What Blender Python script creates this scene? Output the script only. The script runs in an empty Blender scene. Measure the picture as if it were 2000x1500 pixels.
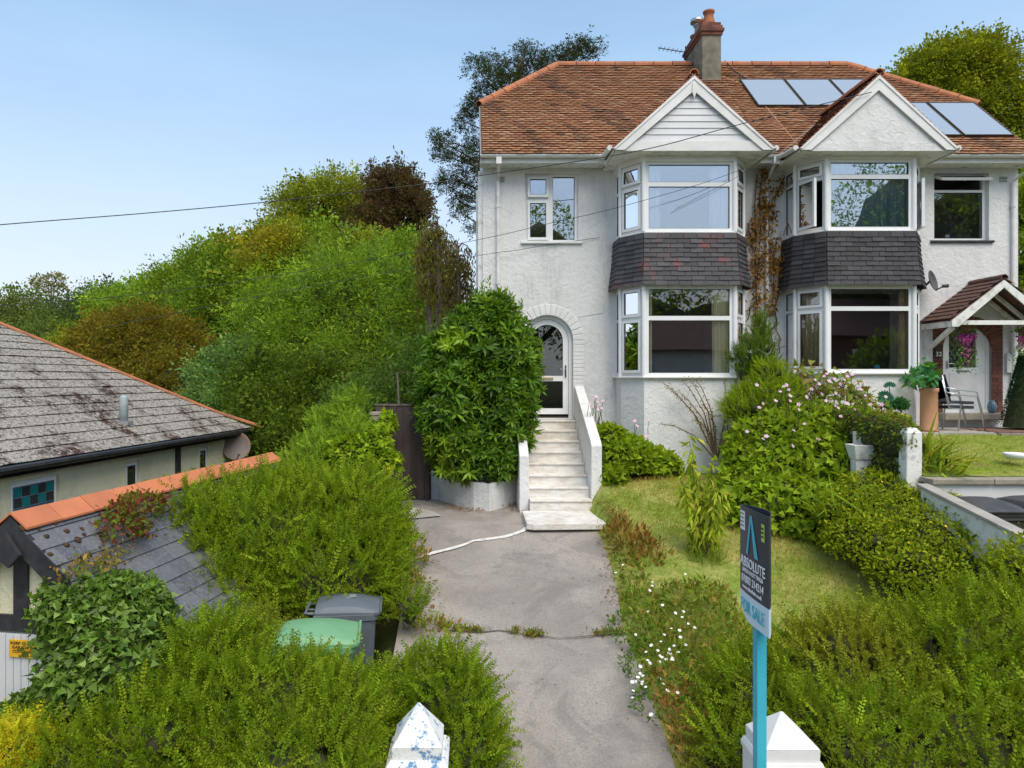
import bpy, math, random
import numpy as np
from mathutils import Vector, Matrix

# ------------------------------------------------------------------ camera, world, sun
sc = bpy.context.scene
COL = sc.collection
cam_d = bpy.data.cameras.new("camera")
cam_d.sensor_width = 36.0
cam_d.lens = 25.2
cam_d.shift_x = 0.04
cam_d.shift_y = -0.005
cam_d.clip_start = 0.1
cam_d.clip_end = 2000
cam = bpy.data.objects.new("camera", cam_d)
COL.objects.link(cam)
cam.location = (0, 0, 0)
cam.rotation_euler = (math.radians(90), 0, 0)
sc.camera = cam

SUN_EL, SUN_AZ = 56.0, 158.0      # azimuth measured clockwise from +Y (into the picture)
world = bpy.data.worlds.new("World")
sc.world = world
world.use_nodes = True
wn, wl = world.node_tree.nodes, world.node_tree.links
wn.clear()
w_out = wn.new("ShaderNodeOutputWorld")
w_bg = wn.new("ShaderNodeBackground")
w_sky = wn.new("ShaderNodeTexSky")
w_sky.sky_type = 'NISHITA'
w_sky.sun_disc = False
w_sky.sun_elevation = math.radians(SUN_EL)
w_sky.sun_rotation = math.radians(SUN_AZ)
w_sky.air_density = 1.0
w_sky.dust_density = 1.6
w_sky.ozone_density = 2.0
w_tc = wn.new("ShaderNodeTexCoord")
w_map = wn.new("ShaderNodeMapping")
w_map.inputs['Scale'].default_value = (1.0, 1.0, 5.0)
w_noise = wn.new("ShaderNodeTexNoise")
w_noise.inputs['Scale'].default_value = 2.2
w_noise.inputs['Detail'].default_value = 7
w_noise.inputs['Roughness'].default_value = 0.55
w_ramp = wn.new("ShaderNodeValToRGB")
w_ramp.color_ramp.elements[0].position = 0.36
w_ramp.color_ramp.elements[0].color = (0.0, 0.0, 0.0, 1)
w_ramp.color_ramp.elements[1].position = 0.78
w_ramp.color_ramp.elements[1].color = (0.14, 0.14, 0.14, 1)
w_mix = wn.new("ShaderNodeMixRGB")
w_mix.inputs['Color2'].default_value = (5.2, 6.2, 7.2, 1)   # bright thin haze
wl.new(w_tc.outputs['Generated'], w_map.inputs['Vector'])
wl.new(w_map.outputs['Vector'], w_noise.inputs['Vector'])
wl.new(w_noise.outputs['Fac'], w_ramp.inputs['Fac'])
w_sep = wn.new("ShaderNodeSeparateXYZ")
w_el = wn.new("ShaderNodeMapRange")           # more haze towards the horizon, all the way round
w_el.inputs['From Min'].default_value = 0.0; w_el.inputs['From Max'].default_value = 0.55
w_el.inputs['To Min'].default_value = 0.86; w_el.inputs['To Max'].default_value = 0.22
w_add = wn.new("ShaderNodeMath"); w_add.operation = 'ADD'; w_add.use_clamp = True
wl.new(w_tc.outputs['Generated'], w_sep.inputs[0])
wl.new(w_sep.outputs['Z'], w_el.inputs['Value'])
wl.new(w_el.outputs[0], w_add.inputs[0]); wl.new(w_ramp.outputs['Color'], w_add.inputs[1])
wl.new(w_add.outputs[0], w_mix.inputs['Fac'])
w_hue = wn.new("ShaderNodeValToRGB")          # milky near the horizon, clearer blue above
w_hue.color_ramp.elements[0].position = 0.02; w_hue.color_ramp.elements[0].color = (0.65, 0.65, 0.66, 1)
w_hue.color_ramp.elements[1].position = 0.42; w_hue.color_ramp.elements[1].color = (0.435, 0.665, 0.89, 1)
w_scl = wn.new("ShaderNodeMixRGB"); w_scl.blend_type = 'MULTIPLY'; w_scl.inputs[0].default_value = 1.0
w_scl.inputs[2].default_value = (7.4, 7.4, 7.4, 1)
wl.new(w_sep.outputs['Z'], w_hue.inputs['Fac'])
wl.new(w_hue.outputs['Color'], w_scl.inputs[1]); wl.new(w_scl.outputs[0], w_mix.inputs['Color2'])
wl.new(w_sky.outputs['Color'], w_mix.inputs['Color1'])
wl.new(w_mix.outputs['Color'], w_bg.inputs['Color'])
w_bg.inputs['Strength'].default_value = 0.15
wl.new(w_bg.outputs['Background'], w_out.inputs['Surface'])

sun_d = bpy.data.lights.new("sun", 'SUN')
sun_d.energy = 2.5
sun_d.angle = math.radians(48)
sun_d.color = (1.0, 0.90, 0.75)
sun = bpy.data.objects.new("sun", sun_d)
COL.objects.link(sun)
_e, _a = math.radians(SUN_EL), math.radians(SUN_AZ)
sdir = Vector((math.sin(_a)*math.cos(_e), math.cos(_a)*math.cos(_e), math.sin(_e)))
sun.rotation_euler = sdir.to_track_quat('Z', 'Y').to_euler()

vs = sc.view_settings
vs.view_transform = 'Standard'
vs.look = 'None'
vs.gamma = 1.0
vs.use_curve_mapping = False
vs.exposure = 0.38

# ------------------------------------------------------------------ measuring from the photograph
FOC, CX, CY = 1400.0, 920.0, 740.0
def P(px, py, Y):
    return Vector(((px-CX)*Y/FOC, Y, -(py-CY)*Y/FOC))

# ------------------------------------------------------------------ materials
def lin(h):
    h = h.lstrip('#')
    v = [int(h[i:i+2], 16)/255 for i in (0, 2, 4)]
    return tuple((c/12.92 if c <= .04045 else ((c+.055)/1.055)**2.4) for c in v)

class NT:
    def __init__(s, name):
        s.m = bpy.data.materials.new(name)
        s.m.use_nodes = True
        s.n, s.l = s.m.node_tree.nodes, s.m.node_tree.links
        s.n.clear()
        s.out = s.n.new("ShaderNodeOutputMaterial")
        s.b = s.n.new("ShaderNodeBsdfPrincipled")
        s.l.new(s.b.outputs[0], s.out.inputs[0])
        s.tc = s.n.new("ShaderNodeTexCoord").outputs['Object']
        s.h = None
    def noise(s, scale, detail=6, rough=.6, vec=None, stretch=None, dist=0):
        n = s.n.new("ShaderNodeTexNoise")
        n.inputs['Scale'].default_value = scale
        n.inputs['Detail'].default_value = detail
        n.inputs['Roughness'].default_value = rough
        n.inputs['Distortion'].default_value = dist
        v = vec or s.tc
        if stretch:
            mp = s.n.new("ShaderNodeMapping"); mp.inputs['Scale'].default_value = stretch
            s.l.new(v, mp.inputs['Vector']); v = mp.outputs['Vector']
        s.l.new(v, n.inputs['Vector'])
        return n.outputs['Fac']
    def ramp(s, fac, a, b, ca=(0, 0, 0), cb=(1, 1, 1)):
        r = s.n.new("ShaderNodeValToRGB")
        r.color_ramp.elements[0].position = a; r.color_ramp.elements[0].color = (*ca, 1)
        r.color_ramp.elements[1].position = b; r.color_ramp.elements[1].color = (*cb, 1)
        s.l.new(fac, r.inputs['Fac'])
        return r.outputs['Color']
    def mix(s, f, a, b, mode='MIX'):
        m = s.n.new("ShaderNodeMixRGB"); m.blend_type = mode
        for i, v in ((0, f), (1, a), (2, b)):
            if isinstance(v, (int, float)): m.inputs[i].default_value = v
            elif isinstance(v, tuple): m.inputs[i].default_value = (*v, 1)
            else: s.l.new(v, m.inputs[i])
        return m.outputs[0]
    def rnd(s):
        return s.n.new("ShaderNodeObjectInfo").outputs['Random']
    def color(s, c): 
        if isinstance(c, tuple): s.b.inputs['Base Color'].default_value = (*c, 1)
        else: s.l.new(c, s.b.inputs['Base Color'])
        return s
    def bump(s, fac, strength=.3, dist=.01):
        b = s.n.new("ShaderNodeBump")
        b.inputs['Strength'].default_value = strength
        b.inputs['Distance'].default_value = dist
        s.l.new(fac, b.inputs['Height'])
        if s.h: s.l.new(s.h, b.inputs['Normal'])
        s.h = b.outputs[0]
        s.l.new(s.h, s.b.inputs['Normal'])
        return s
    def rough(s, r, metal=0, spec=.5):
        s.b.inputs['Roughness'].default_value = r
        s.b.inputs['Metallic'].default_value = metal
        s.b.inputs['Specular IOR Level'].default_value = spec
        return s

M = {}
def simple(name, c1, c2=None, scale=4, rough=.7, bump=0, bscale=60, bdist=.004, a=.35, b=.65, metal=0, spec=.4, rnd=0):
    t = NT(name)
    col = c1
    if c2: col = t.mix(t.ramp(t.noise(scale), a, b), c1, c2)
    if rnd:
        v = t.ramp(t.rnd(), 0, 1, (1-rnd,)*3, (1+rnd*.6,)*3)
        col = t.mix(1.0, col, v, 'MULTIPLY')
    t.color(col).rough(rough, metal, spec)
    if bump: t.bump(t.noise(bscale, 4), bump, bdist)
    M[name] = t.m
    return t.m

def roughcast(name, base, dirt, amount=.5):
    t = NT(name)
    d1 = t.ramp(t.noise(1.1, 8, .65), .42, .68)
    streak = t.ramp(t.noise(2.2, 6, .7, stretch=(2.5, 2.5, .30)), .46, .68)
    m = t.mix(1.0, d1, streak, 'MULTIPLY')
    fine = t.ramp(t.noise(9, 6, .7), .3, .7)
    c = t.mix(t.mix(amount, (0, 0, 0), m), base, dirt)
    c = t.mix(t.mix(.35, (0, 0, 0), t.mix(1.0, d1, fine, 'MULTIPLY')), c, dirt)
    t.color(c).rough(.92, 0, .2)
    t.bump(t.noise(11, 5, .6, dist=.6), .55, .035)
    t.bump(t.noise(55, 4, .6), .45, .008)
    M[name] = t.m
roughcast('roughcast', (.71, .71, .695), (.40, .40, .38), .8)
roughcast('roughcast_clean', (.72, .72, .71), (.50, .50, .485), .6)
roughcast('stucco_cream', (.70, .66, .46), (.42, .41, .31), .5)
simple('paint_white', (.76, .76, .74), (.66, .66, .63), 3, .5, .15, 30)
simple('paint_white_old', (.74, .74, .71), (.42, .41, .37), 7, .7, .5, 25, .01, .5, .72)
simple('upvc', (.80, .81, .81), (.74, .75, .75), 2, .32)
simple('board_white', (.66, .67, .68), (.58, .59, .60), 2, .5)
simple('gutter_white', (.78, .78, .77), (.62, .62, .58), 5, .4)
simple('gutter_black', (.012, .012, .014), (.03, .03, .03), 5, .4)
simple('gasket', (.02, .02, .022), None, rough=.6)
simple('timber_black', (.018, .019, .023), (.04, .04, .045), 6, .6, .3, 30)
simple('timber_brown', (.055, .038, .036), (.085, .06, .056), 3, .75, .4, 30, rnd=.25)
simple('terracotta', (.46, .165, .065), (.30, .12, .065), 5, .75, .3, 40, rnd=.18)
simple('terracotta_new', (.60, .20, .085), (.50, .17, .08), 3, .7, .2, 40, rnd=.10)
simple('pot_clay', (.52, .27, .15), (.42, .22, .13), 4, .75, .1, 40)
simple('lead', (.22, .23, .24), (.32, .33, .34), 6, .6)
simple('bark', (.10, .075, .055), (.16, .13, .10), 8, .9, .6, 20, .02)
simple('bark_grey', (.20, .17, .14), (.12, .10, .085), 8, .9, .6, 20, .02)
simple('twig', (.09, .055, .03), (.14, .09, .05), 12, .9)
simple('core', (.035, .052, .014), (.055, .05, .024), 9, 1.0, .8, 14, .06)  # dark tone stands in for the shade deep inside foliage
simple('brick', (.20, .075, .05), (.14, .055, .042), 6, .85, .5, 60, rnd=.35)
simple('mortar', (.30, .27, .24), (.20, .18, .16), 10, .95, .5, 60)
simple('bin_green', (.13, .31, .15), (.18, .37, .20), 2, .5, .1, 60)
simple('bin_grey', (.085, .105, .125), (.13, .15, .17), 2, .5, .1, 60)
simple('bin_black', (.035, .035, .038), (.075, .075, .078), 3, .5, .1, 60)
simple('teal_paint', (.045, .40, .50), (.06, .45, .56), 4, .45)
simple('sign_dark', (.045, .048, .065), None, rough=.4)
simple('sign_pale', (.60, .74, .82), None, rough=.4)
simple('sign_white', (.80, .82, .84), None, rough=.4)
simple('sign_lime', (.45, .62, .12), None, rough=.4)
simple('sign_teal', (.06, .46, .56), None, rough=.4)
simple('sign_yellow', (.80, .43, .015), (.66, .36, .02), 4, rough=.5)
simple('ink', (.04, .03, .02), None, rough=.6)
simple('metal', (.55, .56, .57), None, rough=.3, metal=1.0)
simple('dish_grey', (.06, .06, .062), (.10, .10, .10), 4, .6)
simple('dish_rust', (.12, .125, .13), (.20, .12, .075), 7, .6)
simple('brass', (.55, .45, .30), None, rough=.4, metal=.8)
simple('interior', (.26, .24, .21), (.22, .20, .18), 2, .9)
simple('interior_floor', (.14, .11, .085), None, rough=.8)
simple('cushion', (.03, .035, .05), None, rough=.9)
simple('blue_glass', (.04, .12, .20), (.16, .26, .32), 18, .25)
simple('red_paving', (.27, .13, .09), (.20, .11, .085), 14, .85, .4, 50)
simple('stone', (.35, .31, .25), (.24, .22, .17), 6, .9, .5, 40)
simple('render_grey', (.24, .215, .165), (.13, .125, .09), 4, .95, .6, 40, .01)
simple('soil', (.09, .065, .045), (.14, .10, .07), 8, 1.0, .8, 30, .03)
simple('cable', (.03, .03, .033), None, rough=.6)
simple('concrete_pale', (.40, .37, .33), (.30, .28, .25), 3, .9, .4, 60)
simple('line_white', (.66, .65, .62), (.42, .40, .38), 9, .8, .3, 40, .004, .5, .7)
simple('asphalt', (.055, .055, .056), (.085, .083, .08), 30, .9, .5, 80)
simple('roof_brown', (.13, .065, .05), (.09, .05, .042), 5, .85, .4, 20, rnd=.1)
simple('tile_dark', (.05, .049, .053), (.035, .034, .038), 5, .7, .4, 40, rnd=.35)
simple('galv', (.36, .42, .43), (.28, .33, .34), 6, .5)

# hung tiles on the left bay: dark tile with patches of old red paint
t = NT('tile_red'); g = t.n.new("ShaderNodeNewGeometry").outputs['Position']
patch = t.ramp(t.noise(2.6, 7, .7, vec=g), .525, .63)
base = t.mix(t.ramp(t.rnd(), 0, 1), (.036, .037, .041), (.070, .068, .074))
redd = t.mix(t.ramp(t.rnd(), .2, .9), (.10, .035, .04), (.24, .05, .035))
c = t.mix(t.mix(.75, (0, 0, 0), patch), base, redd)
c = t.mix(t.ramp(t.noise(7, 6, .7, vec=g), .66, .72), c, (.32, .30, .30))
t.color(c).rough(.7).bump(t.noise(40), .4, .004); M['tile_red'] = t.m

# lichen covered slates of the bungalow
t = NT('slate_lichen'); g = t.n.new("ShaderNodeNewGeometry").outputs['Position']
c = t.mix(t.ramp(t.rnd(), 0, 1), (.25, .235, .22), (.33, .315, .29))
c = t.mix(t.ramp(t.noise(24, 6, .8, vec=g), .46, .54), c, (.42, .395, .34))
c = t.mix(t.ramp(t.noise(19, 7, .8, vec=g, dist=.6), .50, .56), c, (.09, .07, .055))
c = t.mix(t.ramp(t.noise(1.1, 5, .65, vec=g), .51, .62), c, t.mix(t.ramp(t.noise(9, 6, .75, vec=g), .44, .5), c, (.055, .03, .022)))
c = t.mix(t.ramp(t.noise(2.7, 3, .6, vec=g), .72, .75), c, (.62, .62, .60))
t.color(c).rough(.95, 0, .2).bump(t.noise(22, 5, .7, vec=g), .7, .02); M['slate_lichen'] = t.m

t = NT('slate_grey'); g = t.n.new("ShaderNodeNewGeometry").outputs['Position']
c = t.mix(t.ramp(t.rnd(), 0, 1), (.085, .09, .105), (.14, .145, .16))
c = t.mix(t.mix(.5, (0, 0, 0), t.ramp(t.noise(26, 6, .8, vec=g), .5, .62)), c, (.24, .24, .25))
t.color(c).rough(.6).bump(t.noise(50, vec=g), .3, .004); M['slate_grey'] = t.m

# colours that sit in a mesh attribute (one value per leaf or tile)
def attr_mat(name, rough=.8, transl=0, spec=.3, bump=0):
    t = NT(name)
    a = t.n.new("ShaderNodeAttribute"); a.attribute_name = 'tone'
    c = a.outputs['Color']
    t.color(c).rough(rough, 0, spec)
    if bump: t.bump(t.noise(70), bump, .004)
    if transl:
        tr = t.n.new("ShaderNodeBsdfTranslucent")
        warm = t.mix(1.0, c, (1.25, 1.15, .55), 'MULTIPLY')
        t.l.new(warm, tr.inputs['Color'])
        mx = t.n.new("ShaderNodeMixShader"); mx.inputs[0].default_value = transl
        t.l.new(t.b.outputs[0], mx.inputs[1]); t.l.new(tr.outputs[0], mx.inputs[2])
        t.l.new(mx.outputs[0], t.out.inputs[0])
    M[name] = t.m
attr_mat('leaf', .6, .45, .12)
attr_mat('leaf_gloss', .42, .32, .32)
attr_mat('roof_tile', .85, 0, .2, .5)

# glass: real reflection by angle, room seen behind
def glass(name, base, tint=(.92, .96, .97)):
    t = NT(name)
    gl = t.n.new("ShaderNodeBsdfGlossy"); gl.inputs['Roughness'].default_value = .004
    gl.inputs['Color'].default_value = (.93, .96, 1, 1)
    tr = t.n.new("ShaderNodeBsdfTransparent"); tr.inputs['Color'].default_value = (*tint, 1)
    fr = t.n.new("ShaderNodeFresnel"); fr.inputs['IOR'].default_value = 1.52
    m = t.n.new("ShaderNodeMath"); m.operation = 'MULTIPLY_ADD'; m.use_clamp = True
    m.inputs[1].default_value = 1.3; m.inputs[2].default_value = base
    t.l.new(fr.outputs[0], m.inputs[0])
    nz = t.noise(.9, 2)
    b = t.n.new("ShaderNodeBump"); b.inputs['Strength'].default_value = .05; b.inputs['Distance'].default_value = .02
    t.l.new(nz, b.inputs['Height']); t.l.new(b.outputs[0], gl.inputs['Normal'])
    mx = t.n.new("ShaderNodeMixShader")
    t.l.new(m.outputs[0], mx.inputs[0]); t.l.new(tr.outputs[0], mx.inputs[1]); t.l.new(gl.outputs[0], mx.inputs[2])
    t.l.new(mx.outputs[0], t.out.inputs[0])
    M[name] = t.m
glass('glass', .05, (.985, .99, .99))
glass('glass_upper', .24, (.95, .97, .98))
glass('glass_frosted', .05, (.55, .64, .62))

t = NT('solar_glass'); t.color((.30, .36, .42)).rough(.16, 0, .8)
t.b.inputs['Coat Weight'].default_value = .6; t.b.inputs['Coat Roughness'].default_value = .08
M['solar_glass'] = t.m
t = NT('curtain_white'); t.color((.88, .90, .93)).rough(.9); M['curtain_white'] = t.m
t = NT('curtain_net'); t.color((.46, .62, .66)).rough(.9); M['curtain_net'] = t.m
t = NT('curtain_cream'); t.color((.85, .80, .52)).rough(.9); M['curtain_cream'] = t.m
t = NT('curtain_tan'); t.color((.60, .45, .26)).rough(.9); M['curtain_tan'] = t.m

# drive
t = NT('drive')
big = t.ramp(t.noise(.55, 5, .55, dist=.4), .44, .56)
c = t.mix(big, (.265, .235, .208), (.365, .326, .285))
c = t.mix(t.mix(.6, (0, 0, 0), t.ramp(t.noise(2.3, 8, .7), .45, .7)), c, (.38, .35, .31))
c = t.mix(t.mix(.5, (0, 0, 0), t.ramp(t.noise(1.1, 7, .7, dist=1), .52, .60)), c, (.185, .17, .155))
c = t.mix(t.mix(.55, (0, 0, 0), t.ramp(t.noise(.75, 6, .65, dist=2), .60, .64)), c, (.20, .185, .17))
c = t.mix(t.mix(.55, (0, 0, 0), t.ramp(t.noise(45, 6, .8), .45, .62)), c, (.15, .14, .14))
c = t.mix(t.mix(.7, (0, 0, 0), t.ramp(t.noise(80, 3, .8), .62, .68)), c, (.50, .47, .44))
v = t.n.new("ShaderNodeTexVoronoi"); v.feature = 'DISTANCE_TO_EDGE'; v.inputs['Scale'].default_value = .42
nn = t.n.new("ShaderNodeTexNoise"); nn.inputs['Scale'].default_value = 3; nn.inputs['Detail'].default_value = 6
t.l.new(t.tc, nn.inputs['Vector'])
av = t.mix(.12, t.tc, nn.outputs['Color'])
t.l.new(av, v.inputs['Vector'])
crack = t.ramp(v.outputs['Distance'], .0, .006, (1, 1, 1), (0, 0, 0))
crm = t.mix(1.0, crack, t.ramp(t.noise(.8, 3), .56, .60), 'MULTIPLY')
c = t.mix(t.mix(.45, (0, 0, 0), crm), c, (.12, .11, .10))
c = t.mix(t.mix(.7, (0, 0, 0), t.ramp(t.noise(3.1, 8, .75), .66, .72)), c, (.46, .44, .41))
t.color(c).rough(.92, 0, .2).bump(t.noise(60, 5, .7), .6, .01); M['drive'] = t.m

t = NT('pillar_paint')
c = t.mix(t.ramp(t.noise(7, 8, .75), .545, .575), (.74, .75, .74), (.11, .25, .42))
c = t.mix(t.ramp(t.noise(11, 7, .7), .62, .70), c, (.45, .44, .40))
t.color(c).rough(.75).bump(t.noise(18, 6, .6), .5, .02); M['pillar_paint'] = t.m

t = NT('step_paint')
c = t.mix(t.ramp(t.noise(4, 7, .7, stretch=(1, 1, 3)), .42, .66), (.72, .71, .68), (.54, .48, .41))
c = t.mix(t.ramp(t.noise(14, 6, .75, stretch=(1, 3, 5)), .64, .68), c, (.13, .12, .11))
t.color(c).rough(.8).bump(t.noise(20, 6, .6), .4, .015); M['step_paint'] = t.m

t = NT('lawn')
c = t.mix(t.ramp(t.noise(1.6, 6, .6), .40, .62), (.25, .33, .055), (.47, .44, .15))
c = t.mix(t.ramp(t.noise(7, 7, .8), .42, .6), c, t.mix(1.0, c, (.60, .72, .5), 'MULTIPLY'))
c = t.mix(t.ramp(t.noise(1.1, 5, .6, stretch=(1, 1, 1.7)), .64, .72), c, (.34, .22, .12))
t.color(c).rough(1, 0, .1).bump(t.noise(40, 6, .8), .9, .03); M['lawn'] = t.m
t = NT('ground_green')
c = t.mix(t.ramp(t.noise(.8, 7, .7), .4, .62), (.045, .06, .018), (.10, .085, .045))
t.color(c).rough(1, 0, .1).bump(t.noise(12, 6, .8), .9, .05); M['ground_green'] = t.m

# ------------------------------------------------------------------ building objects
class MB:
    def __init__(s): s.v = []; s.f = []; s.tone = None
    def add(s, vs_, fs):
        o = len(s.v); s.v.extend([tuple(p) for p in vs_]); s.f.extend([tuple(i+o for i in f) for f in fs]); return s
    def hexa(s, p):     # 8 points: bottom ring 0-3, top ring 4-7
        return s.add(p, [(3, 2, 1, 0), (4, 5, 6, 7), (0, 1, 5, 4), (1, 2, 6, 5), (2, 3, 7, 6), (3, 0, 4, 7)])
    def box(s, x0, x1, y0, y1, z0, z1):
        return s.hexa([(x0, y0, z0), (x1, y0, z0), (x1, y1, z0), (x0, y1, z0), (x0, y0, z1), (x1, y0, z1), (x1, y1, z1), (x0, y1, z1)])
    def obox(s, O, a, b, c):      # corner + three edge vectors
        O, a, b, c = map(Vector, (O, a, b, c))
        return s.hexa([O, O+a, O+a+b, O+b, O+c, O+a+c, O+a+b+c, O+b+c])
    def bar(s, p, q, w, h, up=(0, 0, 1)):     # a rectangular bar from p to q
        p, q = Vector(p), Vector(q); d = (q-p).normalized()
        sd = d.cross(Vector(up)).normalized(); u = sd.cross(d).normalized()
        return s.obox(p-sd*w/2-u*h/2, q-p, sd*w, u*h)
    def prism(s, poly, z0, z1):
        n = len(poly)
        z0 = z0 if hasattr(z0, '__len__') else [z0]*n
        z1 = z1 if hasattr(z1, '__len__') else [z1]*n
        vs_ = [(x, y, z) for (x, y), z in zip(poly, z0)] + [(x, y, z) for (x, y), z in zip(poly, z1)]
        return s.add(vs_, [tuple(range(n))[::-1], tuple(range(n, 2*n))] + [(i, (i+1) % n, (i+1) % n+n, i+n) for i in range(n)])
    def extr(s, pts, vec):        # planar polygon of 3D points, pushed along vec
        n = len(pts); vec = Vector(vec); pts = [Vector(p) for p in pts]
        return s.add(pts + [p+vec for p in pts], [tuple(range(n))[::-1], tuple(range(n, 2*n))] + [(i, (i+1) % n, (i+1) % n+n, i+n) for i in range(n)])
    def loft(s, rings, closed=True, caps=True):
        n = len(rings[0]); o = len(s.v)
        for r in rings: s.v.extend([tuple(p) for p in r])
        for k in range(len(rings)-1):
            for i in range(n if closed else n-1):
                j = (i+1) % n
                s.f.append((o+k*n+i, o+k*n+j, o+(k+1)*n+j, o+(k+1)*n+i))
        if caps and closed:
            s.f.append(tuple(o+i for i in range(n))[::-1]); s.f.append(tuple(o+(len(rings)-1)*n+i for i in range(n)))
        return s
    def tube(s, pts, r, n=7):
        pts = [Vector(p) for p in pts]; k = len(pts)
        r = r if hasattr(r, '__len__') else [r]*k
        rings = []
        for i, p in enumerate(pts):
            d = (pts[min(i+1, k-1)]-pts[max(i-1, 0)])
            if d.length < 1e-9: d = Vector((0, 0, 1))
            d.normalize()
            ref = Vector((0, 0, 1)) if abs(d.z) < .9 else Vector((1, 0, 0))
            a = d.cross(ref).normalized(); b = d.cross(a)
            rings.append([p+(a*math.cos(2*math.pi*j/n)+b*math.sin(2*math.pi*j/n))*r[i] for j in range(n)])
        return s.loft(rings)
    def lathe(s, prof, c, n=16, axis=None):
        c = Vector(c); R = Matrix.Identity(3) if axis is None else Vector(axis).to_track_quat('Z', 'Y').to_matrix()
        rings = [[c+R @ Vector((r*math.cos(2*math.pi*j/n), r*math.sin(2*math.pi*j/n), z)) for j in range(n)] for r, z in prof]
        return s.loft(rings)
    def holes(s, O, u, v, n, w, h, d, hs):    # slab w x h with rectangular openings, d thick behind the front face
        O, u, v, n = map(Vector, (O, u, v, n))
        us = sorted({0, w, *[q for k in hs for q in (k[0], k[2])]})
        vv = sorted({0, h, *[q for k in hs for q in (k[1], k[3])]})
        us = [q for q in us if 0 <= q <= w]; vv = [q for q in vv if 0 <= q <= h]
        def solid(i, j):
            if i < 0 or j < 0 or i >= len(us)-1 or j >= len(vv)-1: return False
            cu, cv = (us[i]+us[i+1])/2, (vv[j]+vv[j+1])/2
            return not any(k[0] < cu < k[2] and k[1] < cv < k[3] for k in hs)
        def pt(a, b, e): return O+u*a+v*b-n*e
        for i in range(len(us)-1):
            for j in range(len(vv)-1):
                if not solid(i, j): continue
                a, b, c, e = us[i], us[i+1], vv[j], vv[j+1]
                s.add([pt(a, c, 0), pt(b, c, 0), pt(b, e, 0), pt(a, e, 0)], [(0, 1, 2, 3)])
                s.add([pt(a, c, d), pt(b, c, d), pt(b, e, d), pt(a, e, d)], [(3, 2, 1, 0)])
                for (di, dj, q1, q2) in ((-1, 0, (a, c), (a, e)), (1, 0, (b, e), (b, c)), (0, -1, (b, c), (a, c)), (0, 1, (a, e), (b, e))):
                    if not solid(i+di, j+dj):
                        s.add([pt(*q1, 0), pt(*q2, 0), pt(*q2, d), pt(*q1, d)], [(0, 1, 2, 3)])
        return s
    def mesh(s, name, m):
        me = bpy.data.meshes.new(name)
        me.from_pydata(s.v, [], s.f); me.validate()
        if m: me.materials.append(M[m] if isinstance(m, str) else m)
        return me
    def build(s, name, m, parent=None, smooth=False, bevel=0, label=None, kind=None):
        me = s.mesh(name, m)
        if smooth: me.polygons.foreach_set('use_smooth', [True]*len(me.polygons))
        return put(name, me, parent, bevel, label, kind)

def put(name, me, parent=None, bevel=0, label=None, kind=None):
    o = bpy.data.objects.new(name, me)
    COL.objects.link(o)
    if parent is not None: adopt(o, parent)
    if bevel:
        b = o.modifiers.new('bevel', 'BEVEL'); b.width = bevel; b.segments = 2; b.limit_method = 'ANGLE'
    if label: o['label'] = label
    if kind: o['kind'] = kind
    return o
LOCAL = set()      # roots whose parts are modelled round their own origin
def adopt(o, parent):
    o.parent = parent
    if parent.name in LOCAL: return
    m = Matrix.Identity(4); q = parent; T = Vector((0, 0, 0))
    while q is not None: T += q.location; q = q.parent
    o.matrix_parent_inverse = Matrix.Translation(-T) if parent.parent is None and parent.type == 'EMPTY' else Matrix.Identity(4)
def thing(name, label, cat, loc, group=None):
    o = bpy.data.objects.new(name, None); COL.objects.link(o)
    o.empty_display_size = .2
    o.location = loc; o['label'] = label; o['category'] = cat
    if group: o['group'] = group
    return o
def tag(o, label, cat, group=None):
    o['label'] = label; o['category'] = cat
    if group: o['group'] = group
    return o
def copy_tree(o, parent=None):
    c = o.copy(); COL.objects.link(c)
    if parent is not None: c.parent = parent
    for ch in o.children: copy_tree(ch, c)
    return c

FONT_CACHE = {}
def text(s, size, O, u, v, m, parent, name='lettering', width=None, thick=.0015):
    """flat lettering; O is the lower left corner, u reading direction, v up"""
    cu = bpy.data.curves.new(name, 'FONT'); cu.body = s; cu.size = size; cu.extrude = thick
    cu.resolution_u = 3
    tmp = bpy.data.objects.new('tmp', cu); COL.objects.link(tmp)
    dg = bpy.context.evaluated_depsgraph_get()
    me = bpy.data.meshes.new_from_object(tmp.evaluated_get(dg))
    bpy.data.objects.remove(tmp)
    u, v = Vector(u).normalized(), Vector(v).normalized(); n = u.cross(v)
    xs = [p.co.x for p in me.vertices]; k = 1.0
    if width and xs: k = width/(max(xs)-min(xs))
    x0 = min(xs)
    for p in me.vertices:
        c = p.co.copy(); p.co = Vector(O)+u*((c.x-x0)*k)+v*c.y+n*c.z
    me.materials.clear(); me.materials.append(M[m])
    me.name = name
    return put(name, me, parent)

# ------------------------------------------------------------------ foliage
def quadmesh(name, V, Q, tone, m):
    me = bpy.data.meshes.new(name)
    nv, nf = len(V), len(Q)
    me.vertices.add(nv); me.loops.add(nf*4); me.polygons.add(nf)
    me.vertices.foreach_set('co', np.ascontiguousarray(V, dtype=np.float32).ravel())
    me.loops.foreach_set('vertex_index', np.ascontiguousarray(Q, dtype=np.int32).ravel())
    me.polygons.foreach_set('loop_start', np.arange(0, nf*4, 4, dtype=np.int32))
    try: me.polygons.foreach_set('loop_total', np.full(nf, 4, dtype=np.int32))
    except Exception: pass
    at = me.attributes.new('tone', 'FLOAT_COLOR', 'POINT')
    at.data.foreach_set('color', np.ascontiguousarray(np.c_[tone, np.ones(nv)], dtype=np.float32).ravel())
    me.update(calc_edges=True)
    me.materials.append(M[m])
    return me
def nrm(a): return a/np.maximum(np.linalg.norm(a, axis=1, keepdims=True), 1e-9)

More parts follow.
